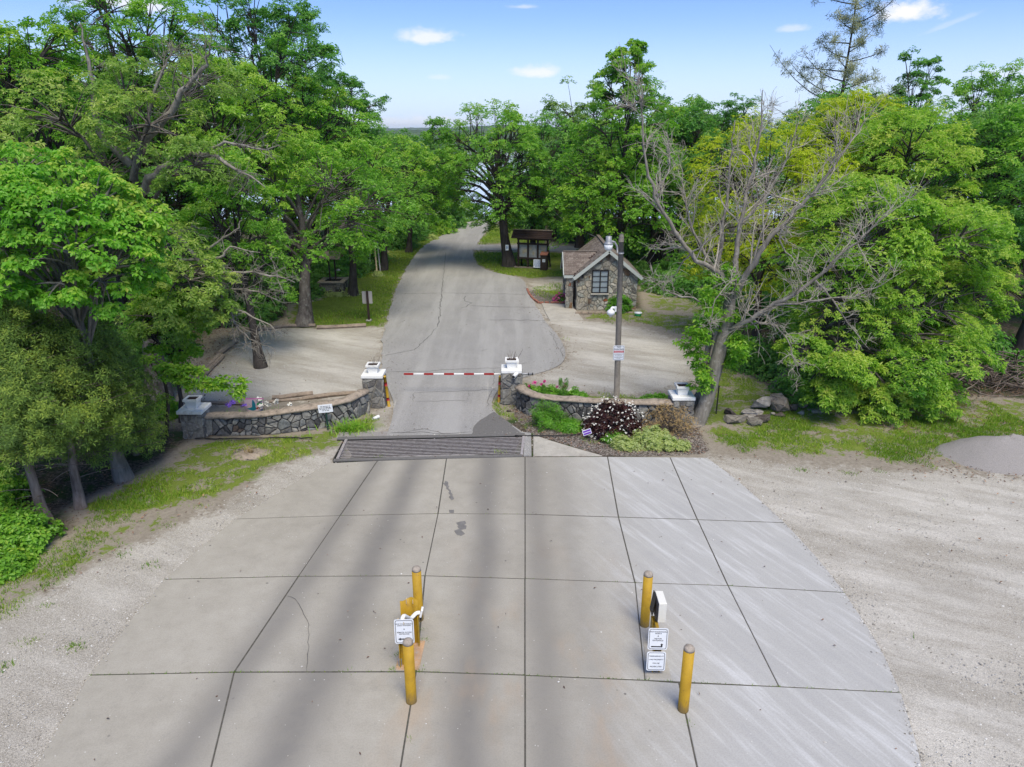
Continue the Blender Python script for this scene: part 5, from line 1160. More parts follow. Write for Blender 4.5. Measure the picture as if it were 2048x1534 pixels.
def sign_board(name, label, loc, w_, h_, rz, tilt, rows, cat='sign', face='sign_white', border='sign_black', r=0.03, group=None, wave=0.0):
    """upright plate; rows: (text, size, height above centre, material)"""
    o = thing(name, loc, label, cat, group, rz); o.rotation_euler = (tilt, 0, rz)
    plate(rounded_rect(w_, h_, r), 0.004).build('panel', face, o)
    if border:
        a = rounded_rect(w_ - 0.03, h_ - 0.03, r); b = rounded_rect(w_ - 0.045, h_ - 0.045, r * 0.8); n = len(a)
        link('border', mesh_np('border', [(x, -0.002, z) for x, z in a] + [(x, -0.002, z) for x, z in b], [np.array([(k, (k + 1) % n, n + (k + 1) % n, n + k) for k in range(n)])]), o, border)
    for tx, sz, z, mt in rows: put_text(tx, sz, mt, o, (0, -0.002, z))
    return o
def print_lines(parent, rows, th, mat, y=-0.002):
    """rows of print too small to read: broken strokes at (height, line length)"""
    rng = np.random.default_rng(len(rows) + 3); V = []; F = []
    for z, ln in rows:
        x = -ln / 2
        while x < ln / 2:
            wd = rng.uniform(0.4, 1.3) * th * 3; wd = min(wd, ln / 2 - x); n = len(V); hh = th * rng.uniform(0.75, 1.0)
            V += [(x, y, z - hh / 2), (x + wd, y, z - hh / 2), (x + wd, y, z + hh / 2), (x, y, z + hh / 2)]; F.append((n, n + 1, n + 2, n + 3)); x += wd + th * 0.8
    link('fine_print', mesh_np('fine_print', V, [np.array(F)]), parent, mat)
# left pedestal
yl = G(832, 1290)[1]; xl_ = G(832, 1290)[0]; yf = G(808, 1333)[1]; xf = G(808, 1333)[0]
cr = thing('card_reader_pedestal', (xl_, yl, 0), 'yellow card reader pedestal with white gooseneck arm', 'card reader')
def rl(px, py, Y): q = AT(px, py, Y); return (q.x - xl_, Y - yl, q.z)
def chan(acc, x, y, z0, z1, wd, dp, th=0.012):
    acc.box((x, y + dp / 2 - th / 2, (z0 + z1) / 2), (wd, th, z1 - z0)); acc.box((x - wd / 2 + th / 2, y - th / 2, (z0 + z1) / 2), (th, dp - th, z1 - z0)); acc.box((x + wd / 2 - th / 2, y - th / 2, (z0 + z1) / 2), (th, dp - th, z1 - z0))
A = Acc(); zr = ZH(1232, yl); chan(A, 0, 0, 0.0, zr, 0.13, 0.1); A.build('rear_post', 'yellow_paint', cr)
A = Acc(); zf = ZH(1243, yf); chan(A, xf - xl_, yf - yl, 0.0, zf, 0.11, 0.08); A.build('front_post', 'yellow_paint', cr)
pts = catmull([(xf - xl_, yf - yl - 0.01, zf - 0.12), (xf - xl_ + 0.02, yf - yl + 0.1, zf + 0.02), (-0.05, -0.1, zr + 0.03), (0.03, 0.0, zr + 0.05), (0.09, 0.02, zr + 0.05)], 4)
Acc().tube(pts, 0.033, 8).build('gooseneck_arm', 'white_paint', cr, True)
Acc().box((0.115, 0.02, zr + 0.06), (0.035, 0.1, 0.15), Matrix.Rotation(0.25, 3, 'Y')).build('reader', 'plastic_white', cr, bevel=0.006)
Acc().box((0.1, 0.02, zr - 0.045), (0.03, 0.07, 0.07)).build('reader_socket', 'black_metal', cr)
ys = yl + 0.35; sh = AT(820, 1215, ys); sw, shh = 0.3, 0.36
V = []; n = 9
for k in range(n):
    u = -1 + 2 * k / (n - 1); V += [(u * sw / 2, 0.05 * math.cos(u * 3.1) - 0.02, -shh / 2), (u * sw / 2, 0.05 * math.cos(u * 3.1) - 0.02, shh / 2 + 0.02 * math.sin(u * 3))]
V = np.array(V); V2 = V + (0, 0.008, 0); q = [(2 * k, 2 * k + 2, 2 * k + 3, 2 * k + 1) for k in range(n - 1)]
q2 = [(2 * n + a, 2 * n + d, 2 * n + c, 2 * n + b) for a, b, c, d in q] + [(2 * k + 1, 2 * k + 3, 2 * n + 2 * k + 3, 2 * n + 2 * k + 1) for k in range(n - 1)]
link('curved_shield', mesh_np('curved_shield', np.concatenate([V, V2]) + (sh.x - xl_, ys - yl, sh.z), [np.array(q + q2)], True), cr, 'yellow_paint')
A = Acc(); chan(A, sh.x - xl_, ys - yl + 0.07, 0, sh.z + 0.1, 0.11, 0.07); A.build('shield_post', 'yellow_paint', cr)
for dx in (-0.055, 0.055): Acc().bar((sh.x - xl_ + dx, ys - yl - 0.015, sh.z + 0.12), (sh.x - xl_ + dx, ys - yl + 0.06, sh.z + 0.12), 0.012, 0.07).build('bracket', 'pale_wood', cr)
for dx in (-0.05, 0.05): Acc().bar((xf - xl_ + dx, yf - yl - 0.06, zf + 0.01), (xf - xl_ + dx, yf - yl + 0.04, zf + 0.01), 0.012, 0.05).build('bracket', 'pale_wood', cr)
Acc().lathe((xf - xl_ - 0.06, yf - yl + 0.02, 0.012), [(0.03, 0), (0.03, 0.11), (0.02, 0.13)], 10).build('junction_cap', 'galvanised', cr)
c = AT(808.5, 1263, yf - 0.06)
sign_board('entrance_sign', 'white sign for card holders and remote access entrance with left arrow', (c.x, yf - 0.062, c.z), 0.30, 0.44, 0.04, -0.03,
           [('LAKE WAUWANOKA\nCARD HOLDERS', 0.029, 0.125, 'sign_black'), ('&', 0.034, 0.045, 'sign_black'), ('REMOTE ACCESS\nENTRANCE', 0.030, -0.03, 'sign_black')])
sg_l = [o for o in COL.objects if o.name.startswith('entrance_sign')][-1]
link('arrow', mesh_np('arrow', [(-0.1, -0.0025, -0.135), (-0.06, -0.0025, -0.16), (-0.06, -0.0025, -0.11), (-0.06, -0.0025, -0.145), (0.09, -0.0025, -0.145), (0.09, -0.0025, -0.125), (-0.06, -0.0025, -0.125)], [np.array([[0, 1, 2]]), np.array([[3, 4, 5, 6]])]), sg_l, 'sign_black')
# right pedestal
xp, yp = G(1311, 1344); yr = yp + 0.62; xrp = AT(1304, 1290, yr).x
kp = thing('entry_phone_pedestal', (xp, yp, 0), 'yellow channel pedestal with white entry phone box for visitors', 'entry phone')
A = Acc(); chan(A, 0, 0.02, 0, ZH(1264, yp), 0.12, 0.08); A.build('sign_post', 'yellow_paint', kp)
z1 = ZH(1222, yr + 0.2)
A = Acc(); A.box((xrp - xp - 0.03, yr - yp, z1 / 2), (0.012, 0.16, z1)); A.box((xrp - xp + 0.03, yr - yp + 0.07, z1 / 2), (0.11, 0.012, z1)); A.build('box_post', 'yellow_paint', kp)
A = Acc(); A.bar((0, 0.06, ZH(1268, yp)), (xrp - xp + 0.03, yr - yp, z1 - 0.06), 0.05, 0.06); A.build('top_rail', 'yellow_paint', kp)
bx = AT(1320, 1220, yr).x - xp; bz_ = ZH(1221, yr - 0.1)
Acc().box((bx, yr - yp, bz_), (0.125, 0.34, 0.36)).build('phone_box', 'plastic_beige', kp, bevel=0.005)
Acc().box((bx - 0.075, yr - yp, bz_), (0.022, 0.32, 0.34)).build('box_door', 'sign_black', kp)
Acc().box((bx - 0.11, yr - yp + 0.05, bz_ + 0.03), (0.012, 0.2, 0.36), Matrix.Rotation(0.12, 3, 'Y')).build('open_cover', 'black_metal', kp)
Acc().tube([(bx - 0.03, yr - yp - 0.02, bz_ - 0.18), (bx - 0.06, yr - yp, bz_ - 0.3), (xrp - xp + 0.02, yr - yp + 0.02, bz_ - 0.36)], 0.022, 8).build('conduit', 'black_metal', kp, True)
Acc().bar((xrp - xp, yr - yp, bz_ - 0.05), (bx - 0.05, yr - yp, bz_ - 0.05), 0.06, 0.06).build('bracket', 'yellow_paint', kp)
c = AT(1316, 1278, yp - 0.05)
s1 = sign_board('entrance_sign', 'white sign for guests and visitor entrance with bent arrow', (c.x, yp - 0.052, c.z), 0.30, 0.385, -0.03, -0.05,
           [('LAKE WAUWANOKA\nGUESTS', 0.029, 0.115, 'sign_black'), ('&', 0.032, 0.055, 'sign_black'), ('VISITOR\nENTRANCE', 0.032, -0.01, 'sign_black')])
link('arrow', mesh_np('arrow', [(-0.1, -0.0025, -0.145), (0.075, -0.0025, -0.145), (0.075, -0.0025, -0.125), (-0.1, -0.0025, -0.125), (0.05, -0.0025, -0.125), (0.075, -0.0025, -0.1), (0.05, -0.0025, -0.1), (0.04, -0.0025, -0.1), (0.0625, -0.0025, -0.075), (0.085, -0.0025, -0.1), (0.075, -0.0025, -0.1249)],
     [np.array([[0, 1, 2, 3]]), np.array([[4, 10, 5, 6]]), np.array([[7, 9, 8]])]), s1, 'sign_black')
c = AT(1312, 1322, yp - 0.06)
sign_board('warning_sign', 'bent white trespassing notice low on the visitor pedestal', (c.x, yp - 0.066, max(0.19, c.z)), 0.29, 0.34, -0.02, -0.08,
           [('TRESPASSING AT', 0.03, 0.09, 'sign_black'), ('LAKE PROPERTY', 0.03, 0.03, 'sign_black'), ('WILL BE', 0.03, -0.035, 'sign_black'), ('PROSECUTED', 0.03, -0.095, 'sign_black')])

# ------------------------------------------------------------------ lamp pole
yq = G(1233, 800)[1]; xq = AT(1235, 760, yq).x; hp = ZH(467, yq)
lp = thing('lamp_post', (xq, yq, 0), 'weathered wooden lamp post with white dusk lamp behind the flowering shrub', 'lamp post')
lean = AT(1243, 467, yq).x - xq
PT = lambda f: np.array([lean * f, 0, hp * f])
Acc().tube([PT(-0.03), PT(0.3), PT(0.6), PT(0.975)], [0.092, 0.089, 0.083, 0.077], 14).build('pole', 'pole_wood', lp, True)
Acc().tube([PT(0.955), PT(0.978), PT(0.992), PT(1.0)], [0.079, 0.079, 0.06, 0.02], 12).build('cap', 'pole_wood', lp, True)
za = ZH(505, yq) / hp; zl = ZH(482, yq); hx_ = AT(1217, 490, yq).x - xq
Acc().tube(PT(za)[None] + np.array([(-0.1, 0, 0), (-0.12, 0, 0.18), (-0.2, 0, 0.3), (-0.3, 0, 0.33), (hx_ - lean * za + 0.06, 0, 0.32)]), 0.03, 8).build('lamp_arm', 'galvanised', lp, True)
Acc().tube([PT(za - 0.006), PT(za + 0.006)], 0.089, 14).build('band', 'galvanised', lp, True)
hd = np.array([hx_, 0, hp * za + 0.32])
lh = Acc().lathe(tuple(hd), [(0.04, 0.16), (0.085, 0.15), (0.09, 0.0), (0.11, -0.03), (0.14, -0.06), (0.14, -0.08)][::-1], 16).build('lamp_head', 'galvanised', lp, True)
Acc().lathe(tuple(hd), [(0.02, -0.27), (0.08, -0.255), (0.115, -0.21), (0.135, -0.085)], 16).build('lens', 'lamp_lens', lh, True)
Acc().tube([hd + (0, 0, 0.2), hd + (0.03, 0, 0.25)], 0.03, 8).build('photocell', 'black_metal', lh, True)
zc = ZH(618, yq); xo = lean * zc / hp
sc_ = thing('dome_camera', (xq + xo - 0.11, yq, zc), 'white dome security camera on a bracket at the lamp post', 'camera')
Acc().box((0.0, 0, 0.0), (0.05, 0.11, 0.16)).build('wall_plate', 'plastic_white', sc_, bevel=0.01)
Acc().tube([(0, 0, 0.03), (-0.1, -0.02, 0.05), (-0.14, -0.03, 0.0)], 0.04, 10).build('bracket', 'plastic_white', sc_, True)
Acc().lathe((-0.14, -0.03, -0.2), [(0.05, 0.0), (0.1, 0.03), (0.125, 0.09), (0.12, 0.13), (0.06, 0.19), (0.04, 0.2)], 16).build('dome', 'plastic_white', sc_, True)
Acc().lathe((-0.14, -0.03, -0.23), [(0.01, 0.0), (0.045, 0.012), (0.06, 0.035)], 14).build('glass', 'lamp_lens', sc_, True)
c = AT(1237.5, 706, yq - 0.11)
ns = sign_board('no_parking_sign', 'no parking sign with red band fixed to the lamp post', (c.x, yq - 0.098, c.z), 0.345, 0.475, 0.03, 0.0,
     [('NO', 0.075, 0.185, 'sign_black'), ('PARKING', 0.072, 0.112, 'sign_black')])
print_lines(ns, [(0.052, 0.26), (0.024, 0.27)], 0.011, 'sign_white', -0.003)
print_lines(ns, [(-0.03, 0.26), (-0.056, 0.27), (-0.082, 0.22), (-0.125, 0.27), (-0.15, 0.25), (-0.178, 0.12)], 0.010, 'sign_black', -0.002)
link('red_band', mesh_np('red_band', [(-0.15, -0.001, 0.005), (0.15, -0.001, 0.005), (0.15, -0.001, 0.07), (-0.15, -0.001, 0.07)], [np.array([[0, 1, 2, 3]])]), ns, 'sign_red')

# ------------------------------------------------------------------ small signs and banner by the left wall
x, y = G(656, 858); c = AT(651.5, 816, y)
gs = thing('garden_sign', (x, y, -0.03), 'small white notice board on a dark green post before the wall', 'sign')
Acc().bar((0, 0, -0.03), (c.x - x, 0, c.z + 0.02), 0.035, 0.045, (0, 1, 0)).build('post', 'green_post', gs)
gp = plate(rounded_rect(0.4, 0.235, 0.015), 0.02).build('panel', 'sign_white', gs, loc=(c.x - x, -0.045, c.z + 0.03), rot=(0, -0.08, 0.08))
print_lines(gp, [(0.065, 0.27), (0.025, 0.33), (-0.015, 0.34), (-0.058, 0.2)], 0.019, 'sign_black', -0.003)
x, y = G(508, 836); y += 0.1; c = AT(508, 811, y)
hb = thing('hummingbird_banner', (c.x, y, -0.03), 'pink garden banner with a teal hummingbird and blue flower', 'banner')
bw, bh = PXM(37, 811, y), 0.47; bzc = c.z + 0.03
for sx in (-1, 1): Acc().tube([(sx * bw / 2 * 0.98, 0.012, 0), (sx * bw / 2 * 1.02, 0.012, bzc + bh / 2 + 0.02)], 0.008, 6).build('rod', 'black_metal', hb)
cl = plate([(-bw / 2, -bh / 2), (bw / 2, -bh / 2), (bw / 2 * 1.02, bh / 2), (-bw / 2 * 1.02, bh / 2)], 0.004).build('cloth', 'banner_pink', hb, loc=(0, 0, bzc))
def motif(name, pts, mat, lay):
    P = catmull([(x * bw, 0, z * bh) for x, z in pts] + [(pts[0][0] * bw, 0, pts[0][1] * bh)], 4)[:-1]
    link(name, mesh_np(name, [(p[0], -lay, p[2]) for p in P], [np.array([list(range(len(P)))])]), cl, mat)
motif('top_strip', [(-0.5, 0.4), (0, 0.42), (0.5, 0.42), (0.5, 0.49), (-0.5, 0.49)], 'banner_rose', 0.002)
motif('bird_body', [(-0.42, -0.22), (-0.15, -0.12), (0.05, -0.1), (0.12, -0.2), (0.0, -0.32), (-0.15, -0.33)], 'banner_teal', 0.003)
motif('bird_wing', [(-0.12, -0.14), (-0.1, 0.1), (-0.06, 0.35), (0.0, 0.36), (0.09, 0.1), (0.06, -0.12)], 'banner_teal', 0.004)
motif('bird_wing', [(-0.12, -0.16), (-0.22, 0.06), (-0.28, 0.16), (-0.18, -0.05)], 'banner_green', 0.004)
motif('throat', [(0.1, -0.17), (0.2, -0.11), (0.22, -0.2), (0.12, -0.24)], 'red_paint', 0.005)
motif('beak', [(0.2, -0.1), (0.26, -0.12), (0.38, -0.3), (0.36, -0.31)], 'sign_black', 0.003)
for a in ([(0.16, 0.27), (0.3, 0.37), (0.46, 0.37), (0.46, 0.29)], [(0.14, 0.0), (0.18, 0.15), (0.33, 0.22), (0.3, 0.08)], [(0.34, 0.2), (0.46, 0.16), (0.47, 0.0), (0.38, 0.06)]): motif('leaf', a, 'banner_green', 0.003)
for a in ([(0.14, -0.4), (0.28, -0.32), (0.38, -0.36), (0.3, -0.46), (0.16, -0.47)], [(0.33, -0.3), (0.42, -0.24), (0.48, -0.32), (0.42, -0.4)]): motif('petal', a, 'banner_blue', 0.003)
# purple yard sign
x, y = G(1181, 880); c = AT(1174, 864, y)
ys_ = thing('yard_sign', (x, y, -0.03), 'small tilted purple and white yard sign in the mulch bed', 'sign')
Acc().tube([(-0.02, 0, 0), (-0.06, 0.0, c.z + 0.05)], 0.008, 6).build('stake', 'green_post', ys_)
pp = plate(rounded_rect(0.24, 0.16, 0.008), 0.008).build('panel', 'sign_white', ys_, loc=(c.x - x, -0.012, c.z + 0.03), rot=(0.0, -0.32, 0.1))
for z in (0.037, -0.037): link('purple_band', mesh_np('purple_band', [(-0.105, -0.002, z - 0.027), (0.105, -0.002, z - 0.027), (0.105, -0.002, z + 0.027), (-0.105, -0.002, z + 0.027)], [np.array([[0, 1, 2, 3]])]), pp, 'sign_purple')

# ------------------------------------------------------------------ landscape timbers and logs
def timber(a, b, r, label, mat='weathered_timber', square=True):
    A = np.array((*G(*a), 0.0)); B = np.array((*G(*b), 0.0)); o = thing('landscape_timber', tuple((A + B) / 2 + (0, 0, -0.03)), label, 'timber', 'timbers edging the parking lot')
    d = (B - A) / 2; n = 5; P = [(-d + 2 * d * k / (n - 1)) + rs.normal(0, 0.01, 3) + (0, 0, r * 0.9) for k in range(n)]
    Acc().tube(P, [r * rs.uniform(0.92, 1.06) for _ in range(n)], 7).build('beam', mat, o)
for a, b, r, l in (((388, 804), (490, 809), 0.06, 'pale peeled log lying left of the hummingbird banner'), ((533, 804), (604, 798), 0.05, 'pale peeled log lying right of the hummingbird banner'),
                   ((545, 797), (626, 789), 0.075, 'dark rotting log lying uppermost behind the curved wall'), ((604, 799), (712, 786), 0.07, 'brown half-buried log pointing at the free end pier'),
                   ((398, 754), (440, 712), 0.1, 'weathered timber edging the lot below the dead branches'), ((438, 711), (474, 682), 0.1, 'weathered timber leading up to the slim lot oak'),
                   ((408, 752), (446, 714), 0.08, 'second timber lying inside the lot edge timber'), ((508, 662), (562, 655), 0.08, 'dark timber left of the stout grey oak'), ((564, 654), (632, 653), 0.08, 'dark timber at the foot of the stout grey oak'), ((634, 657), (732, 652), 0.09, 'pale timber ending below the brown sign post')):
    timber(a, b, r, l)
tag(Acc().tube([(*G(746, 838), 0.0), (*G(758, 834), 0.02)], 0.05, 10).build('drain_pipe', 'plastic_white', None, True), 'short white drain pipe end in the grass near the grid', 'pipe')
P = np.array(catmull([(*G(*q), 0.0) for q in ((390, 878), (440, 879), (500, 878), (560, 876), (625, 877))], 6)); P[:, 2] += 0.02 + rs.normal(0, 0.008, len(P))
tag(Acc().tube(P, 0.016, 6).build('garden_hose', 'cable_black', None, True), 'thin black hose lying across the grass below the wall', 'hose')
P = np.array(catmull([(*G(*q), 0.0) for q in ((1030, 872), (1080, 873), (1130, 872), (1165, 868), (1200, 860))], 6)); P[:, 2] += 0.02 + rs.normal(0, 0.006, len(P))
tag(Acc().tube(P, 0.016, 6).build('garden_hose', 'cable_black', None, True), 'black hose running from the cattle grid into the mulch bed', 'hose')

# ------------------------------------------------------------------ boulders
def rock(px, py, wpx, hpx, label, seed, angular=14, dz=0.0, group=None, dark=False, dep=0.8):
    x, y = G(px, py); w_ = PXM(wpx, py, y) * 1.38; h_ = PXM(hpx, py, y) * 1.05; rng = np.random.default_rng(seed)
    bm = bmesh.new()
    for _ in range(angular):
        d = unit(rng.normal(size=3) + 1e-6) * rng.uniform(0.8, 1.0); d[2] = np.clip(d[2] * 1.3, -0.8, 0.7); bm.verts.new((d[0] * w_ / 2, d[1] * w_ / 2 * dep, d[2] * h_ / 2))
    r = bmesh.ops.convex_hull(bm, input=bm.verts); bmesh.ops.delete(bm, geom=[g for g in r['geom_interior'] if isinstance(g, bmesh.types.BMVert)], context='VERTS')
    bmesh.ops.bevel(bm, geom=bm.edges[:], offset=0.018 * w_, segments=1, affect='EDGES', clamp_overlap=True)
    bmesh.ops.triangulate(bm, faces=bm.faces[:]); bmesh.ops.subdivide_edges(bm, edges=bm.edges[:], cuts=1, use_grid_fill=True)
    for v in bm.verts: v.co += Vector(rng.normal(0, 0.008 * w_ + 0.002, 3))
    me = bpy.data.meshes.new('boulder'); bm.to_mesh(me); bm.free()
    o = link('boulder', me, None, 'boulder', (x, y, h_ * 0.36 - 0.05 + dz)); tag(o, label, 'rock', 'boulders piled by the oak')
    o.rotation_euler = (0, 0, rng.uniform(-0.3, 0.3))
for i, (px, py, a, b, l, ang, dz) in enumerate((
    (1462, 832, 26, 26, 'pointed grey boulder at the stake end of the rock pile', 9, 0.05), (1470, 842, 44, 20, 'low tan rock in front of the pointed boulder', 12, 0), (1450, 835, 26, 13, 'small flat brown rock beside the steel stake', 10, 0),
    (1500, 832, 58, 14, 'flat pale slab lying in the middle of the rock pile', 12, 0.08), (1522, 840, 38, 22, 'dark angular block under the flat slab', 10, 0.0), (1498, 838, 24, 16, 'round grey cobble under the flat slab edge', 30, 0.02),
    (1510, 848, 23, 20, 'round pale stone at the front foot of the rock pile', 40, 0.0), (1522, 818, 44, 32, 'big dark brown boulder crowning the rock pile', 16, 0.1), (1556, 820, 44, 38, 'big cracked grey boulder next to the dark brown one', 12, 0.08),
    (1588, 797, 22, 17, 'lone white boulder at the foot of the pin oak', 22, 0.03), (1586, 820, 16, 20, 'small pale upright stone right of the cracked boulder', 14, 0.03), (1560, 830, 20, 10, 'small brown stone below the cracked boulder', 12, 0),
    (1602, 826, 18, 9, 'small tan stone among leaf litter', 12, 0), (1632, 822, 28, 12, 'flat brown stone at the far end of the rock pile', 12, 0), (1545, 828, 12, 9, 'fist-sized stone wedged below the brown boulder', 12, 0), (1606, 812, 22, 14, 'dark mossy stone behind the small pale stones', 14, 0.0), (1388, 853, 24, 12, 'flat grey rock at the foot of the leafless tree', 12, 0), (1018, 822, 9, 7, 'small white stone at the foot of the barrier pier', 16, 0))):
    rock(px, py, a, b, l, 400 + i, ang, dz)
x, y = G(1432, 830); t_ = AT(1438, 772, y)
o = thing('fence_stake', (x, y, -0.03), 'thin black steel stake standing between leafless tree and rock pile', 'stake'); Acc().bar((0, 0, -0.1), (t_.x - x, 0, t_.z + 0.03), 0.03, 0.035, (0, 1, 0)).build('shaft', 'black_metal', o)
Acc().box((t_.x - x, 0, t_.z + 0.03), (0.042, 0.042, 0.02)).build('tip', 'black_metal', o)

# gravel heap at the edge of the drive
x, y = G(2010, 912); n = 36; m = 14; V = [(0, 0, 0.5)]; rgh = np.random.default_rng(3)
for j in range(1, m + 1):
    for k in range(n):
        a = 2 * math.pi * k / n; f = j / m; rr = 1 + 0.08 * math.sin(3 * a + 1) + rgh.normal(0, 0.008)
        V.append((1.75 * f * math.cos(a) * rr, 1.0 * f * math.sin(a) * rr, 0.62 * (1 - f ** 1.5) + 0.05 * math.sin(a * 2 + f * 5) * (1 - f) + rgh.normal(0, 0.006) - 0.05))
F4 = [(1 + (j - 1) * n + k, 1 + j * n + k, 1 + j * n + (k + 1) % n, 1 + (j - 1) * n + (k + 1) % n) for j in range(1, m) for k in range(n)]
tag(link('gravel_heap', mesh_np('gravel_heap', V, [np.array(F4), np.array([(0, 1 + k, 1 + (k + 1) % n) for k in range(n)])], True), None, 'gravel_heap', (x, y, 0)), 'low smooth heap of grey gravel at the lawn edge', 'gravel heap')
# brush pile
B = Acc(); rb = np.random.default_rng(6); x, y = G(1985, 768)
for k in range(230):
    a = rb.uniform(0, 6.28); q = np.array([rb.normal(0, 1.5), rb.normal(0, 0.6), 0]); q[2] = max(0.03, rb.uniform(0, 1.15) * math.exp(-(q[0] / 1.9) ** 2 - (q[1] / 1.0) ** 2))
    d = np.array([math.cos(a), math.sin(a) * 0.6, rb.normal(0, 0.35)]) * rb.uniform(0.4, 1.2); e0, e1 = q - d, q + d; e0[2] = max(0.0, e0[2]); e1[2] = max(0.0, e1[2])
    B.tube(bez(e0, q + rb.normal(0, 0.12, 3), e1, 5), np.linspace(rb.uniform(0.012, 0.035), 0.006, 5), 4)
tag(B.build('brush_pile', 'bark_cedar', None, True, loc=(x, y, -0.05)), 'tangled pile of cut brush and branches under the dark trees', 'brush pile')
# bark-chip ring with a dry tuft
x, y = G(500, 908)
mr = thing('mulch_ring', (x, y, -0.04), 'ring of bark chips around a dry grass tuft on the lawn', 'planting')
V = [(0, 0, 0.1)]; n = 24; rr_ = np.random.default_rng(9)
for j in range(1, 7):
    for k in range(n): a = 6.2832 * k / n; f = j / 6; w1 = 1 + 0.15 * math.sin(2 * a) + rr_.normal(0, 0.03); V.append((0.52 * f * math.cos(a) * w1, 0.42 * f * math.sin(a) * w1, 0.09 * (1 - f * f) + rr_.normal(0, 0.012)))
link('chips', mesh_np('chips', V, [np.array([(1 + (j - 1) * n + k, 1 + j * n + k, 1 + j * n + (k + 1) % n, 1 + (j - 1) * n + (k + 1) % n) for j in range(1, 6) for k in range(n)]), np.array([(0, 1 + k, 1 + (k + 1) % n) for k in range(n)])], True), mr, 'coping')
# ------------------------------------------------------------------ stone gate hut
HY = G(1158, 619)[1]; HX0 = AT(1153, 600, HY).x; HX1 = AT(1273, 600, HY).x; HXC = (HX0 + HX1) / 2
EZ = ZH(547, HY); RZ = ZH(498, HY); HD = 4.3
hut = thing('stone_hut', (HXC, HY, 0), 'small gabled fieldstone gate hut with brown shingle roof', 'hut')
hw = (HX1 - HX0) / 2
pent = [(-hw, -0.05), (hw, -0.05), (hw, EZ), (0, RZ - 0.1), (-hw, EZ)]
A = Acc(); n = 5; V = np.array([(x, 0.0, z) for x, z in pent] + [(x, HD, z) for x, z in pent])
A.add(V, [np.array([list(range(5))]), np.array([list(range(9, 4, -1))]), np.array([(k, 5 + k, 5 + (k + 1) % 5, (k + 1) % 5) for k in range(5)])])
wall = A.build('wall', 'hut_mortar', hut)
WX = AT(1200, 565, HY).x - HXC; ww = PXM(31, 565, HY); wz0, wz1 = ZH(585, HY), ZH(541, HY)
rh = np.random.default_rng(50)
fr = lambda s, z, d: (s, -d, z)
stones(wall, pent, 150, fr, rh, 'flagstone', 0.011, 0.045, 0, (WX - ww / 2 - 0.03, WX + ww / 2 + 0.03, wz0 - 0.05, wz1 + 0.03), rimk=0.84)
stones(wall, [(0, -0.05), (HD, -0.05), (HD, EZ), (0, EZ)], 60, lambda s, z, d: (-hw - d, s, z), rh, 'flagstone', 0.008, 0.03, 0, rimk=0.9)
win = Acc().box((WX, -0.01, (wz0 + wz1) / 2), (ww, 0.02, wz1 - wz0)).build('window', 'window_pane', hut)
A = Acc(); t_ = 0.045; zc_ = (wz0 + wz1) / 2
A.box((WX - ww / 2, -0.035, zc_), (t_, 0.06, wz1 - wz0 + t_)); A.box((WX + ww / 2, -0.035, zc_), (t_, 0.06, wz1 - wz0 + t_)); A.box((WX, -0.035, zc_), (t_ * 1.1, 0.055, wz1 - wz0 - t_))
for z in (wz0, wz1): A.box((WX, -0.035, z), (ww - t_, 0.06, t_))
A.build('frame', 'dark_frame', win)
for k in range(1, 4):
    for sx in (-1, 1): Acc().box((WX + sx * ww / 4, -0.032, wz0 + (wz1 - wz0) * k / 4), (ww / 2 - t_ - 0.004, 0.03, 0.022)).build('muntin', 'dark_frame', win)
Acc().box((WX, -0.07, wz0 - 0.055), (ww + 0.12, 0.16, 0.05)).build('sill', 'curb_concrete', win, bevel=0.006)
Acc().box((WX - ww * 1.15, -0.05, ZH(552, HY)), (0.09, 0.08, 0.13)).build('wall_box', 'dark_frame', hut)
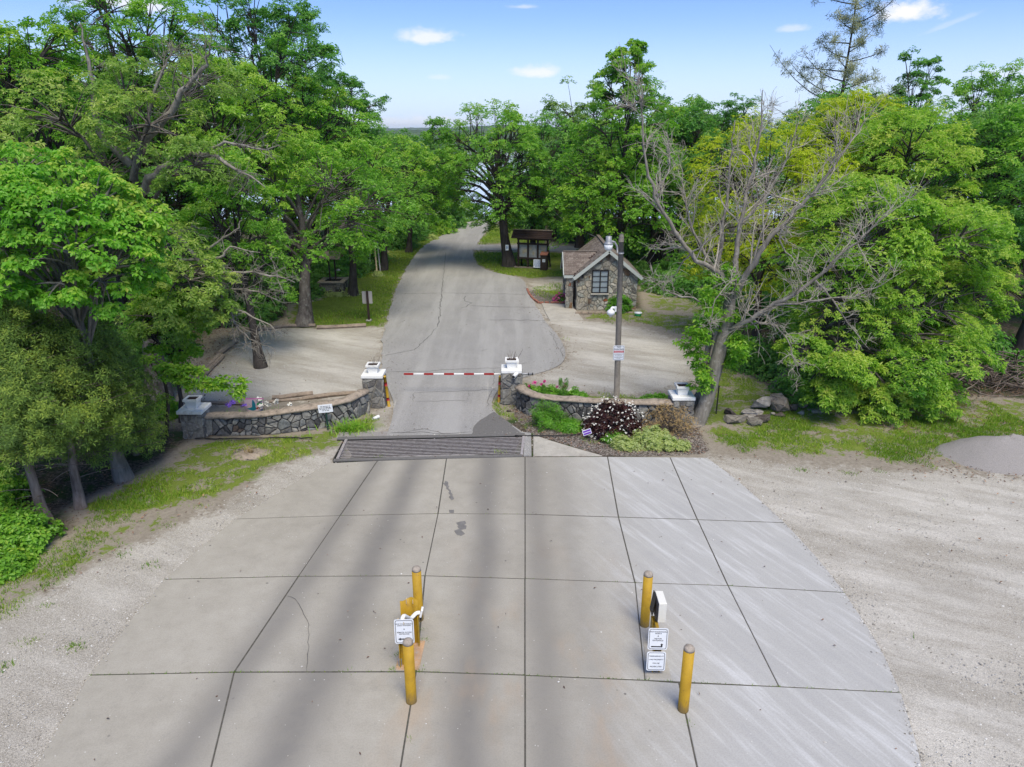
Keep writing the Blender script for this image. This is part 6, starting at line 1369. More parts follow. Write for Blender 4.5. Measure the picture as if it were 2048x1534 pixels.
# main roof: two pitched decks, shingles laid course by course on the sides the place shows
OV = 0.18; slope = (RZ - EZ) / hw; ex = hw + OV; ez = EZ - OV * slope
def deck(parent, a, b, c, d, th=0.05, mat='shingle_dark'):
    a, b, c, d = (np.array(q, float) for q in (a, b, c, d)); nn = np.cross(b - a, d - a); nn = nn / np.linalg.norm(nn)
    if nn[2] < 0: nn = -nn
    top = np.array([a, b, c, d]); V = np.concatenate([top, top - nn * th])
    return link('roof_deck', mesh_np('roof_deck', V, [np.array([(0, 1, 2, 3), (7, 6, 5, 4), (0, 4, 5, 1), (1, 5, 6, 2), (2, 6, 7, 3), (3, 7, 4, 0)])]), parent, mat), nn
roof = thing('roof', (0, 0, 0), None, None); roof.parent = hut
shingle_mesh = {}
def shingles(parent, a, b, c, d, course, width, rng, keep=None):
    """a-b eave edge, d-c ridge edge"""
    a, b, c, d = (np.array(q, float) for q in (a, b, c, d)); u = b - a; v = d - a; Lu = np.linalg.norm(u); Lv = np.linalg.norm(v); u /= Lu; v /= Lv; nn = np.cross(u, v)
    if nn[2] < 0: nn = -nn
    key = (round(course, 3), round(width, 3))
    if key not in shingle_mesh:
        w2, c2 = width / 2 - 0.004, course * 1.25; A = Acc(); A.box((0, c2 / 2, 0.006), (2 * w2, c2, 0.012)); shingle_mesh[key] = A.mesh('shingle'); shingle_mesh[key].materials.append(MATS['shingle'])
    rowsn = int(Lv / course); R = np.array([u, v, nn]).T
    tilt = Matrix.Rotation(-0.045, 3, 'X')
    for j in range(rowsn):
        odd = j % 2; k = 0
        while True:
            half = odd and k == 0; s = width * 0.25 if half else width * (k + (0.0 if odd else 0.5)); k += 1
            if s > Lu - width * 0.3: break
            p = a + u * s + v * (j * course - 0.01) + nn * (0.014 + rng.uniform(0, 0.005))
            if keep and not keep(p): continue
            o = bpy.data.objects.new('shingle', shingle_mesh[key]); COL.objects.link(o); o.parent = parent
            M = Matrix([list(R[0]), list(R[1]), list(R[2])]) @ tilt; M4 = M.to_4x4(); M4.translation = Vector(p); o.matrix_local = M4
            if half: o.scale = (0.5, 1, 1)
yF, yB = -0.22, HD + 0.2
PR = ZH(503, HY + 1.2); PYc = 1.15; PHs = 1.05; PX0 = AT(1126, 503, HY + 1.15).x - HXC; psl = (PR - ez - 0.06) / PHs
dl, _ = deck(roof, (-ex, yB, ez), (-ex, yF, ez), (0, yF, RZ), (0, yB, RZ)); dr, _ = deck(roof, (ex, yF, ez), (ex, yB, ez), (0, yB, RZ), (0, yF, RZ))
rsh = np.random.default_rng(4)
porch_z = lambda y: PR - abs(y - PYc) * psl
shingles(dl, (-ex, yB, ez), (-ex, yF, ez), (0, yF, RZ), (0, yB, RZ), 0.14, 0.27, rsh, lambda p: p[2] > porch_z(p[1]) + 0.02)
shingles(dr, (ex, yF, ez), (ex, yB, ez), (0, yB, RZ), (0, yF, RZ), 0.3, 0.6, rsh)
Acc().bar((0, yF - 0.01, RZ + 0.035), (0, yB, RZ + 0.035), 0.16, 0.03).build('ridge_cap', 'shingle', roof)
# porch roof across
xm = -(RZ - PR) / slope
df, _ = deck(roof, (PX0, PYc - PHs, ez + 0.06), (xm - PHs * 0.0 - 0.05, PYc - PHs, ez + 0.06), (xm, PYc, PR), (PX0, PYc, PR)); db, _ = deck(roof, (-ex, PYc + PHs, ez + 0.06), (PX0, PYc + PHs, ez + 0.06), (PX0, PYc, PR), (xm, PYc, PR))
main_z = lambda x: RZ + x * slope if x < 0 else RZ - x * slope
shingles(df, (PX0, PYc - PHs, ez + 0.06), (xm, PYc - PHs, ez + 0.06), (xm, PYc, PR), (PX0, PYc, PR), 0.115, 0.24, rsh, lambda p: p[2] > main_z(p[0]) - 0.03)
Acc().bar((PX0 - 0.01, PYc, PR + 0.03), (xm, PYc, PR + 0.03), 0.14, 0.03).build('ridge_cap', 'shingle', roof)
def fascia(p, q, nm='fascia', off=(0, 0, 0), hgt=0.15): Acc().bar(np.array(p) + off, np.array(q) + off, 0.035, hgt).build(nm, 'fascia_paint', roof)
fascia((-ex, yF - 0.02, ez - 0.07), (0, yF - 0.02, RZ - 0.07)); fascia((ex, yF - 0.02, ez - 0.07), (0, yF - 0.02, RZ - 0.07))
fascia((-ex - 0.02, yF, ez - 0.085), (-ex - 0.02, PYc - PHs - 0.03, ez - 0.085), hgt=0.12)
fascia((PX0 - 0.02, PYc - PHs, ez), (PX0 - 0.02, PYc, PR - 0.06)); fascia((PX0 - 0.02, PYc + PHs, ez), (PX0 - 0.02, PYc, PR - 0.06))
fascia((PX0, PYc - PHs - 0.025, ez - 0.02), (-ex + 0.02, PYc - PHs - 0.025, ez - 0.02), hgt=0.12)
# rough stone porch piers and dark doorway
pz = ez + 0.05
for yy in (PYc - 0.82, PYc + 0.82):
    pc = Acc().box((-hw - 0.33, yy, pz / 2 - 0.03), (0.32, 0.24, pz + 0.06)).build('porch_pier', 'hut_mortar', hut)
    for k in range(4):
        a = k * math.pi / 2; wu, wo = ((0.32, 0.12) if k % 2 == 0 else (0.24, 0.16))
        f = lambda u, z, d, a=a, wo=wo, yy=yy: (-hw - 0.33 + u * math.cos(a) + (wo + d) * math.sin(a), yy + u * math.sin(a) - (wo + d) * math.cos(a), z)
        stones(pc, [(-wu / 2, -0.03), (wu / 2, -0.03), (wu / 2, pz - 0.02), (-wu / 2, pz - 0.02)], 12, f, rh, 'flagstone', 0.01, 0.03, 1)
dr_ = Acc().box((-hw - 0.02, PYc, 0.88), (0.07, 0.85, 1.75)).build('door', 'brown_timber', hut)
Acc().lathe((-hw - 0.07, PYc - 0.34, 0.86), [(0.02, 0), (0.035, 0.02), (0.02, 0.04)], 8).build('handle', 'galvanised', dr_)
Acc().box((-hw - 0.02, PYc - PHs + 0.03, EZ / 2), (0.1, 0.06, EZ)).build('corner_board', 'dark_frame', hut)

# brick edging of the hut bed
be = thing('brick_edging', (*G(1075, 595), 0), 'single row of red bricks edging the bed beside the hut walk', 'edging'); bo = np.array(be.location)
bm_ = Acc().box((0, 0, 0), (0.2, 0.1, 0.09)).mesh('brick'); bevel_mesh(bm_, 0.008); bm_.materials.append(MATS['brick_red'])
path = [np.array((*G(*q), 0.02)) for q in ((1054, 578), (1058, 588), (1066, 598), (1078, 606), (1110, 605), (1146, 606))]
for a, b in zip(path[:-1], path[1:]):
    n = max(1, int(np.linalg.norm(b - a) / 0.215)); ang = math.atan2(b[1] - a[1], b[0] - a[0])
    for k in range(n): link('brick', bm_, be, None, tuple(a + (b - a) * (k + 0.5) / n - bo + rs.normal(0, 0.008, 3)), (rs.normal(0, 0.05), rs.normal(0, 0.05), ang + rs.normal(0, 0.08)))
be2 = thing('stone_edging', (*G(1200, 627), 0), 'low stone edging strip along the foot of the hut wall', 'edging')
for k in range(9): Acc().box((-1.0 + 0.3 * k, rs.normal(0, 0.01), 0.03), (0.28, 0.12, 0.1)).build('block', 'weathered_timber', be2, bevel=0.015)

# ------------------------------------------------------------------ notice board
kx, ky = G(1064, 538); ky += 0.2; yaw = math.radians(-16)
kb = thing('notice_board', (kx + 0.05, ky, 0), 'roofed dark timber notice board with three glazed poster panels', 'notice board', None, yaw)
kw = PXM(60, 510, ky); z0, z1, zt_ = 0.62, 1.5, 2.22
for i in range(4): Acc().box((-kw / 2 + kw * i / 3, 0, 1.0), (0.1, 0.1, 2.02)).build('post', 'brown_timber', kb)
for z in (z0, z1, 1.78): Acc().box((0, -0.01, z), (kw + 0.14, 0.13, 0.1)).build('rail', 'brown_timber', kb)
for i in range(3):
    xc = -kw / 2 + kw * (i + 0.5) / 3; pw = kw / 3 - 0.12
    bp = Acc().box((xc, 0.03, (z0 + z1) / 2), (pw, 0.03, z1 - z0 - 0.1)).build('display_panel', 'paper_grey', kb)
    rp = random.Random(i)
    for j in range(7): 
        u, v_ = rp.uniform(-0.3, 0.3) * pw, rp.uniform(-0.3, 0.3) * (z1 - z0); Acc().box((xc + u, 0.0 - 0.0022 * j, (z0 + z1) / 2 + v_), (pw * rp.uniform(0.2, 0.36), 0.002, rp.uniform(0.14, 0.26))).build('poster', rp.choice(('paper_poster', 'paper_poster', 'paper_grey', 'sign_back')) if not (i == 2 and j == 6) else 'paper_yellow', bp)
kr = thing('roof', (0, 0, 0), None, None); kr.parent = kb
rx_ = kw / 2 + 0.32; dA, _ = deck(kr, (-rx_, -0.5, 1.9), (rx_, -0.5, 1.9), (rx_, 0, 2.32), (-rx_, 0, 2.32)); dB, _ = deck(kr, (rx_, 0.5, 1.9), (-rx_, 0.5, 1.9), (-rx_, 0, 2.32), (rx_, 0, 2.32))
for j in range(5):
    f = j / 5; Acc().bar((-rx_, -0.5 + 0.1 * j, 1.915 + 0.084 * j), (rx_, -0.5 + 0.1 * j, 1.915 + 0.084 * j), 0.05, 0.02).build('shingle_course', 'shingle_dark', dA)
Acc().bar((-rx_, 0, 2.34), (rx_, 0, 2.34), 0.16, 0.03).build('ridge_cap', 'weathered_timber', kr)
for sx in (-1, 1): Acc().add([(sx * (rx_ - 0.08), -0.42, 1.92), (sx * (rx_ - 0.08), 0.42, 1.92), (sx * (rx_ - 0.08), 0, 2.27), (sx * (rx_ - 0.04), -0.42, 1.92), (sx * (rx_ - 0.04), 0.42, 1.92), (sx * (rx_ - 0.04), 0, 2.27)], [np.array([(0, 1, 2), (5, 4, 3)]), np.array([(0, 3, 4, 1), (1, 4, 5, 2), (2, 5, 3, 0)])]).build('gable_board', 'brown_timber', kr)
for x in (-kw / 2, kw / 2): Acc().bar((x, 0.05, 1.5), (x, 0.85, 0.0), 0.08, 0.08).build('brace', 'brown_timber', kb)
Acc().bar((-kw / 2 + 0.5, 0, z0), (-kw / 2 + kw / 3, 0, 0.3), 0.06, 0.06).build('strut', 'brown_timber', kb)
Acc().box((0, 0, 0.03), (kw + 0.5, 0.16, 0.1)).build('sleeper', 'weathered_timber', kb)
c = AT(1075, 531, ky - 0.35); sign_board('leaning_sign', 'pale blue handwritten board leaning below the notice board', (c.x, ky - 0.36, 0.36), 0.52, 0.5, yaw, -0.06, [], face='sign_white', border=None)
ls = [o for o in COL.objects if o.name.startswith('leaning_sign')][-1]; print_lines(ls, [(0.17, 0.4), (0.1, 0.44), (0.03, 0.4), (-0.04, 0.42), (-0.11, 0.36), (-0.17, 0.3)], 0.03, 'banner_blue', -0.003)
q = AT(1088, 545, ky - 0.55); mb = thing('leaflet_box', (q.x, ky - 0.55, 0), 'dark wooden leaflet box with red slanted lid beside the notice board', 'box', None, yaw)
Acc().box((0, 0, 0.46), (0.4, 0.36, 0.98)).build('cabinet', 'brown_timber', mb, bevel=0.01)
Acc().box((0, 0.0, 1.0), (0.46, 0.46, 0.04), Matrix.Rotation(0.3, 3, 'X')).build('lid', 'brick_red', mb)
plate(rounded_rect(0.17, 0.17, 0.01), 0.003).build('sticker', 'sign_white', mb, loc=(0.02, -0.184, 0.6)); plate(rounded_rect(0.05, 0.08, 0.01), 0.002).build('emblem', 'sign_black', mb, loc=(0.03, -0.187, 0.59))

# small sign on the oak, utility pole, overhead wires
ox, oy = AT(1018, 532, G(1018, 532)[1]).x, G(1018, 532)[1]; c = AT(1014, 495, oy - 0.36)
ts = sign_board('tree_sign', 'small white notice nailed to the roadside oak trunk', (c.x, oy - 0.40, c.z), 0.2, 0.34, 0.0, 0.0, [], border=None); print_lines(ts, [(0.06, 0.12), (0.0, 0.1), (-0.06, 0.13)], 0.03, 'banner_blue', -0.003)
ux = AT(1094, 480, 50.0).x; up_ = thing('utility_pole', (ux, 50.0, -0.05), 'plain wooden utility pole behind the notice board', 'pole'); Acc().tube([(0, 0, 0), (0, 0, 3), (0, 0, ZH(395, 50.0))], [0.15, 0.14, 0.11], 10).build('pole', 'pale_wood', up_, True); Acc().box((0.05, 0, 3.2), (0.3, 0.12, 0.1)).build('crossarm', 'weathered_timber', up_)
def wire(pts, r, label): tag(Acc().tube(np.array(catmull(pts, 8)), r, 5).build('overhead_wire', 'galvanised', None, True), label, 'wire')
a = np.array([ux, 50.0, 3.15]); b = np.array([HXC - 0.2, HY + 3.9, RZ + 0.02]); wire([a, (a + b) / 2 - (0, 0, 0.25), b], 0.016, 'service wire running from the utility pole to the hut')
a = np.array(AT(868, 445, 54)); b = np.array(AT(992, 452, 52)); m_ = np.array(AT(905, 400, 54)); wire([np.array(AT(820, 420, 54)), a * 0 + np.array(AT(868, 428, 54)), m_], 0.018, 'slack wire drooping to the roadside oak left of the road'); wire([m_, np.array(AT(950, 428, 53)), np.array(AT(1010, 455, 50))], 0.016, 'wire crossing high above the far road')

# ------------------------------------------------------------------ wishing well, sign back, leaning poles
wx, wy = G(664, 592); sw_ = PXM(48, 575, wy); wh = ZH(566, wy)
wl = thing('wishing_well', (wx, wy + sw_ / 2, 0), 'square stacked-stone wishing well with little roof among leaves', 'well')
rwl = random.Random(2); bs = 0.0; nrow = 6
Acc().box((0, 0, wh / 2 - 0.05), (sw_ - 0.24, sw_ - 0.24, wh + 0.06)).build('core', 'pit_shade', wl)
for j in range(nrow):
    for k in range(4):
        a = k * math.pi / 2; s = -sw_ / 2 + (0.1 if j % 2 else 0.0)
        while s < sw_ / 2 - 0.12:
            wv = rwl.uniform(0.16, 0.3); wv = min(wv, sw_ / 2 - s - (0.0 if j % 2 else 0.1)); hh = wh / nrow
            if wv < 0.07: break
            lx, ly = s + wv / 2, -sw_ / 2 + 0.06 + rwl.uniform(-0.012, 0.012)
            Acc().box((lx * math.cos(a) - ly * math.sin(a), lx * math.sin(a) + ly * math.cos(a), hh * (j + 0.5)), (wv - 0.01, 0.14, hh - 0.012), Matrix.Rotation(a, 3, 'Z')).build('stone', 'stacked_stone', wl)
            s += wv
A = Acc(); cwid = sw_ + 0.12
for sx, sy, lx, ly in ((0, -1, cwid, 0.26), (0, 1, cwid, 0.26), (-1, 0, 0.26, cwid - 0.52), (1, 0, 0.26, cwid - 0.52)): A.box((sx * (cwid / 2 - 0.13), sy * (cwid / 2 - 0.13), wh + 0.03), (lx, ly, 0.06))
A.build('rim', 'coping', wl)
for x in (-0.18, 0.12): Acc().box((x, 0, wh + 0.65), (0.07, 0.07, 1.35)).build('post', 'brown_timber', wl)
rw_ = thing('roof', (0, 0, 0), None, None); rw_.parent = wl
deck(rw_, (-0.55, -0.5, wh + 1.2), (0.5, -0.5, wh + 1.2), (0.5, 0, wh + 1.55), (-0.55, 0, wh + 1.55), 0.04, 'weathered_timber'); deck(rw_, (0.5, 0.5, wh + 1.2), (-0.55, 0.5, wh + 1.2), (-0.55, 0, wh + 1.55), (0.5, 0, wh + 1.55), 0.04, 'weathered_timber')
Acc().lathe((0.3, -0.1, wh + 0.55), [(0.12, 0), (0.09, 0.05), (0.02, 0.09)], 12).build('lantern_hood', 'galvanised', wl, True); Acc().bar((0.12, -0.05, wh + 0.66), (0.3, -0.1, wh + 0.66), 0.03, 0.03).build('bracket', 'brown_timber', wl)
x, y = G(738, 641); h_ = ZH(581, y); sb = thing('road_sign', (x, y, -0.03), 'back of a square brown sign on a dark timber post by the road', 'sign')
Acc().box((0, 0, h_ / 2), (0.09, 0.09, h_ + 0.02)).build('post', 'brown_timber', sb); lean_ = AT(736, 590, y).x - x
plate(rounded_rect(PXM(20, 594, y), PXM(25, 594, y), 0.02), 0.012).build('panel', 'sign_back', sb, loc=(-0.02, 0.048, ZH(594, y)))
Acc().box((0, 0, 0.05), (0.22, 0.22, 0.05)).build('footing', 'curb_concrete', sb)
for a, b, l, m_ in (((754, 545), (748, 480), 'pale tan pole propped upright against the roadside oak', 'pale_wood'), ((761, 544), (754, 482), 'grey pole propped beside the tan pole on the oak', 'galvanised'), ((740, 538), (740, 480), 'thin white pole standing in the verge near the wishing well', 'sign_white'), ((712, 538), (721, 481), 'thin white pole leaning near the wishing well', 'sign_white')):
    x, y = G(*a); e = AT(b[0], b[1], y + 0.3); o = thing('leaning_pole', (x, y, -0.03), l, 'pole'); Acc().tube([(0, 0, 0), ((e.x - x) / 2, 0.15, e.z / 2), (e.x - x, 0.3, e.z)], 0.045 if m_ != 'sign_white' else 0.025, 8).build('shaft', m_, o, True); Acc().lathe((0, 0, 0), [(0.05, 0.0), (0.052, 0.05)], 8).build('foot', 'black_metal', o)
q = G(1276, 632); fp = thing('patio_pot', (*q, -0.03), 'small green and white pot near the right corner of the hut', 'pot'); Acc().lathe((0, 0, 0), [(0.12, 0.0), (0.17, 0.16)], 12).build('pot', 'banner_green', fp, True); Acc().lathe((0, 0, 0.161), [(0.18, 0.0), (0.18, 0.05)], 12).build('rim', 'plastic_white', fp, True)
q = G(1136, 592); fp = thing('patio_pot', (*q, -0.03), 'small blue glazed pot next to the pink azalea', 'pot'); Acc().lathe((0, 0, 0), [(0.1, 0.0), (0.17, 0.12), (0.16, 0.28)], 12).build('pot', 'blue_glaze', fp, True); Acc().lathe((0, 0, 0.28), [(0.175, 0.0), (0.175, 0.04)], 12).build('rim', 'blue_glaze', fp, True)
# ------------------------------------------------------------------ garden shrubs and flowers
def at_px(px, py): x, y = G(px, py); return (x, y, -0.04)
def flowers(parent, name, mat, pts, size, rng, k=5):
    pos = np.array(pts); nn = unit(np.array([0, 0, 1.0]) + rng.normal(0, 0.5, (len(pos), 3)))
    V, Q, T_ = rosettes(rng, pos, nn, np.full(len(pos), 0.5), size, size * 0.7, k, 0.0)
    return link(name, mesh_np(name, V, [Q]), parent, mat)
rf = np.random.default_rng(61)
# dark ninebark with white flower heads
nbk = bush(501, (0.88, 0.8, 1.0), 140, 'leaf_ninebark', 'ninebark_shrub', 'round dark maroon shrub covered in white flower heads', 'shrub', 0.08, 0.04, 5, None, at_px(1226, 862), 0.42, 8, 0.8, 0.16, 24)
P = []
for k in range(230):
    d = unit(rf.normal(size=3)); d[2] = abs(d[2]) if rf.random() < 0.85 else -0.1; d[1] = -abs(d[1]) if rf.random() < 0.6 else d[1]
    c = d * np.array((0.92, 0.84, 1.04)) * rf.uniform(0.9, 1.06); c[2] = max(0.12, c[2]); P.append(c)
P = np.array(P); P = P[(rf.random(len(P)) < np.where((P[:, 0] > 0.25) & (P[:, 2] < 0.55), 0.25, 0.95))]
flowers(nbk, 'flower_heads', 'flower_white', np.repeat(P, 3, 0) + rf.normal(0, 0.012, (len(P) * 3, 3)), 0.026, rf, 5)
# juniper-like shrub with dry tips
T = Tree(502)
for k in range(130):
    d = unit(T.rng.normal(size=3) * (1, 0.9, 0.7) + np.array([0, 0, 0.8])); L = T.rng.uniform(0.45, 0.95); tip = d * L * np.array((0.85, 0.8, 0.95)); T.wood.tube(bez((0, 0, 0), tip * 0.5 + np.array([0, 0, 0.1]), tip, 4), [0.012, 0.01, 0.007, 0.004], 3, cap=False)
    n = 26; g = T.rng.uniform(0.35, 1.0, (n, 1)); pos = tip * g + T.rng.normal(0, 0.035, (n, 3)); T.foliage(*rosettes(T.rng, pos, np.repeat(unit(d)[None], n, 0), np.full(n, 0.45 + T.rng.normal(0, 0.15)), 0.075, 0.016, 4, 0.0))
T.finish('broom_shrub', 'loose green broom-like shrub with dry base before the wall', at_px(1096, 848), 'bark_cedar', 'leaf_shrub', None, 'shrub', 'stems', 'foliage')
bush(503, (0.36, 0.3, 0.3), 40, 'leaf_shrub', 'daylily_mound', 'low grassy green mound between broom shrub and purple sign', 'plant', 0.16, 0.02, 7, None, at_px(1143, 857), 0.5, 4, 0.8, 0.25, 14)
bush(504, (0.42, 0.34, 0.28), 44, 'leaf_shrub', 'daylily_mound', 'low dark grassy mound at the foot of the maroon shrub', 'plant', 0.16, 0.02, 7, None, at_px(1228, 877), 0.35, 4, 0.8, 0.25, 14)
for i, (px, py, s_, l) in enumerate(((1248, 893, 0.34, 'grey-green perennial clump nearest the purple yard sign'), (1290, 890, 0.46, 'tallest grey-green perennial clump in the mulch bed'), (1328, 893, 0.42, 'grey-green perennial clump in the middle of the row'), (1358, 897, 0.28, 'short yellow-green perennial clump at the drive end of the bed'), (1310, 876, 0.4, 'grey-green perennial clump behind the others near the twiggy shrub'))):
    bush(510 + i, (s_, s_ * 0.8, s_ * 1.15), 46, 'leaf_grey', 'perennial_clump', l, 'plant', 0.07, 0.03, 6, 'perennial clumps in the mulch bed', at_px(px, py), 0.5, 6, 1.0, 0.2, 12)
T = Tree(520)
for k in range(150):
    d = unit(T.rng.normal(size=3) * (1, 0.8, 0.6) + np.array([0, 0, 0.7])); tip = d * T.rng.uniform(0.4, 0.85); dead_branch(T.wood, T.rng, [(0, 0, 0), tip * 0.5 + T.rng.normal(0, 0.06, 3), tip], 0.01, 0.003, 3, 0.25, 3, 0)
    pos = tip + T.rng.normal(0, 0.08, (6, 3)); T.foliage(*rosettes(T.rng, pos, unit(T.rng.normal(size=(6, 3)) + (0, 0, 1)), np.full(6, 0.5), 0.05, 0.02, 4))
T.finish('twiggy_shrub', 'brown half-dead twiggy shrub beside the outer pier', at_px(1338, 862), 'bark_cedar', 'leaf_dry', None, 'shrub', 'stems', 'foliage')
for px, py, h, l in ((1087, 798, 0.5, 'short dark conifer spike behind the right wall'), (1126, 800, 0.75, 'forked dark conifer spike behind the right wall')):
    T = Tree(int(px)); T.trunk((0, 0, 0), (0.02, 0, h), 0.02, 0.005, 6, 0.02)
    for dx in ((0.0,) if h < 0.6 else (-0.1, 0.12)):
        n = 120; z = T.rng.uniform(0.1, 1, n) ** 0.7 * h; a = T.rng.uniform(0, 6.28, n); rr = 0.08 * (1 - 0.6 * z / h); pos = np.c_[dx * z / h + rr * np.cos(a), rr * np.sin(a), z]; T.foliage(*rosettes(T.rng, pos, unit(np.c_[np.cos(a), np.sin(a), np.full(n, 0.8)]), np.full(n, 0.25), 0.07, 0.014, 5))
    T.finish('dwarf_conifer', l, at_px(px, py), 'bark_cedar', 'leaf_shrub', None, 'plant', 'stem', 'foliage')
for i, (px, py, s_, l, fm, nf) in enumerate(((1062, 786, 0.36, 'rose bush with most pink blooms beside the barrier pier', 'flower_magenta', 7), (1105, 792, 0.36, 'rose bush with a few pink blooms behind the right wall', 'flower_magenta', 4), (1150, 795, 0.34, 'small rose bush with one white bloom behind the right wall', 'flower_white', 1))):
    o = bush(530 + i, (s_ * 1.3, s_, s_ * 1.1), 34, 'leaf_shrub', 'rose_bush', l, 'shrub', 0.07, 0.04, 5, None, at_px(px, py), 0.5, 6)
    c = np.array([(rf.uniform(-1, 1) * s_ * 1.3, rf.uniform(-1, 0.6) * s_, s_ * rf.uniform(0.8, 1.3)) for _ in range(nf)]); flowers(o, 'blooms', fm, np.repeat(c, 5, 0) + rf.normal(0, 0.012, (nf * 5, 3)), 0.06, rf)
bush(540, (0.6, 0.4, 0.42), 50, 'leaf_shrub', 'peony_bush', 'leafy peony clump behind the wall near the outer pier', 'shrub', 0.13, 0.05, 6, None, at_px(1312, 812), 0.55, 6)
bush(541, (0.28, 0.25, 0.35), 24, 'leaf_shrub', 'garden_plant', 'small leafy plant behind the maroon shrub next to the lamp post', 'plant', 0.1, 0.04, 5, None, at_px(1275, 812), 0.5, 4)
# daylily clump below the left wall
def blades(seed, n, rad, h, wd, droop=0.5):
    r = np.random.default_rng(seed); V = []; F = []
    for k in range(n):
        a = r.uniform(0, 6.28); b = np.array([r.normal(0, rad * 0.4), r.normal(0, rad * 0.25), 0]); d = np.array([math.cos(a), math.sin(a), 0]); L = h * r.uniform(0.6, 1.15); s = np.array([-d[1], d[0], 0]) * wd; i0 = len(V)
        for j in range(4): t = j / 3; p = b + d * L * droop * t ** 1.4 * 1.3 + np.array([0, 0, L * (t - droop * 0.75 * t * t)]); V += [p - s * (1 - t * 0.95), p + s * (1 - t * 0.95)]
        F += [(i0 + 2 * j, i0 + 2 * j + 1, i0 + 2 * j + 3, i0 + 2 * j + 2) for j in range(3)]
    return V, F
def blade_plant(seed, n, rad, h, wd, name, label, loc, mat, droop=0.5, tint=0.5, cat='plant', part='leaves', parent=None):
    V, F = blades(seed, n, rad, h, wd, droop); tt = np.repeat(np.clip(np.random.default_rng(seed).normal(tint, 0.2, n), 0, 1), 8)
    o = parent or thing(name, loc, label, cat); link(part, mesh_np(part, V, [np.array(F)], True, {'tint': tt}), o, mat); return o
blade_plant(1, 190, 0.75, 0.5, 0.014, 'daylily_clump', 'arching bright green daylily clump at the foot of the left wall', at_px(702, 858), 'leaf_bright', 0.7, 0.6)
blade_plant(4, 70, 0.12, 0.38, 0.006, '', '', None, 'leaf_dry', 0.4, 0.5, part='dry_tuft', parent=mr)
for i, (px, py, l, fm, n) in enumerate(((467, 842, 'iris with purple blooms left of the hummingbird banner', 'flower_purple', 3), (486, 838, 'short iris with one purple bloom touching the hummingbird banner', 'flower_purple', 2), (546, 834, 'iris clump with white blooms right of the hummingbird banner', 'flower_white', 8))):
    o = blade_plant(20 + i, 36 if n < 8 else 60, 0.25 if n < 8 else 0.4, 0.42, 0.014, 'iris_clump', l, at_px(px, py), 'leaf_shrub', 0.25, 0.6)
    c = np.array([(rf.normal(0, 0.12 if n < 8 else 0.24), rf.normal(0, 0.08), rf.uniform(0.38, 0.6)) for _ in range(n)]); flowers(o, 'bloom_mass', fm, np.repeat(c, 4, 0) + rf.normal(0, 0.015, (n * 4, 3)), 0.085, rf, 5)['kind'] = 'stuff'
az = bush(560, (0.42, 0.36, 0.42), 30, 'leaf_shrub', 'azalea_bush', 'pink flowering azalea in the bed before the hut porch', 'shrub', 0.06, 0.03, 5, None, at_px(1124, 602), 0.5, 5)
P = []
for k in range(150): d = unit(rf.normal(size=3)); d[2] = abs(d[2]); P.append(d * np.array((0.44, 0.38, 0.46)) * rf.uniform(0.85, 1.05))
flowers(az, 'blooms', 'flower_pink', P, 0.07, rf)
bush(561, (0.6, 0.45, 1.1), 70, 'leaf_shrub', 'camellia_shrub', 'upright green shrub against the hut wall behind the lamp post', 'shrub', 0.1, 0.05, 5, None, at_px(1238, 624), 0.3, 6)
for i, (px, py, s_, l) in enumerate(((880, 465, 1.5, 'rounded bright bush on the far left verge'), (862, 478, 0.6, 'small grey-green bush at the foot of the far verge bush'), (756, 552, 0.3, 'small hosta at the foot of the propped poles'))):
    bush(570 + i, (s_, s_, s_ * 1.15), 60 if s_ > 1 else 26, 'leaf_oak' if i == 0 else 'leaf_grey', 'verge_bush', l, 'bush', 0.16 if s_ > 1 else 0.1, 0.08, 5, None, at_px(px, py), 0.5, 6)
bush(580, (1.1, 0.7, 0.35), 60, 'leaf_grey', 'groundcover_patch', 'pale groundcover plants around the foot of the wishing well', 'plant', 0.12, 0.06, 5, None, at_px(680, 590), 0.35, 4)
# leafy shrubs in the bottom left corner
for i, (px, py, s_, l) in enumerate(((45, 1085, (0.75, 0.7, 0.85), 'bright leafy shrub under the crooked cedar stem'), (-10, 1010, (0.8, 0.7, 1.25), 'taller bright shrub behind the crooked cedar stem'), (15, 1140, (0.5, 0.45, 0.45), 'low leafy seedling at the edge of the gravel shoulder'), (-70, 1130, (0.8, 0.8, 0.8), 'leafy shrub spilling onto the gravel shoulder'))):
    bush(590 + i, s_, 64, 'leaf_oak', 'leafy_shrub', l, 'shrub', 0.11, 0.06, 5, None, at_px(px, py), 0.42, 6, 0.6, 0.26, 16)
bush(599, (0.6, 0.5, 0.7), 50, 'leaf_bright', 'leafy_shrub', 'young leafy shrub between the small cedar and the outer pier', 'shrub', 0.11, 0.055, 5, None, at_px(330, 830), 0.5, 6)

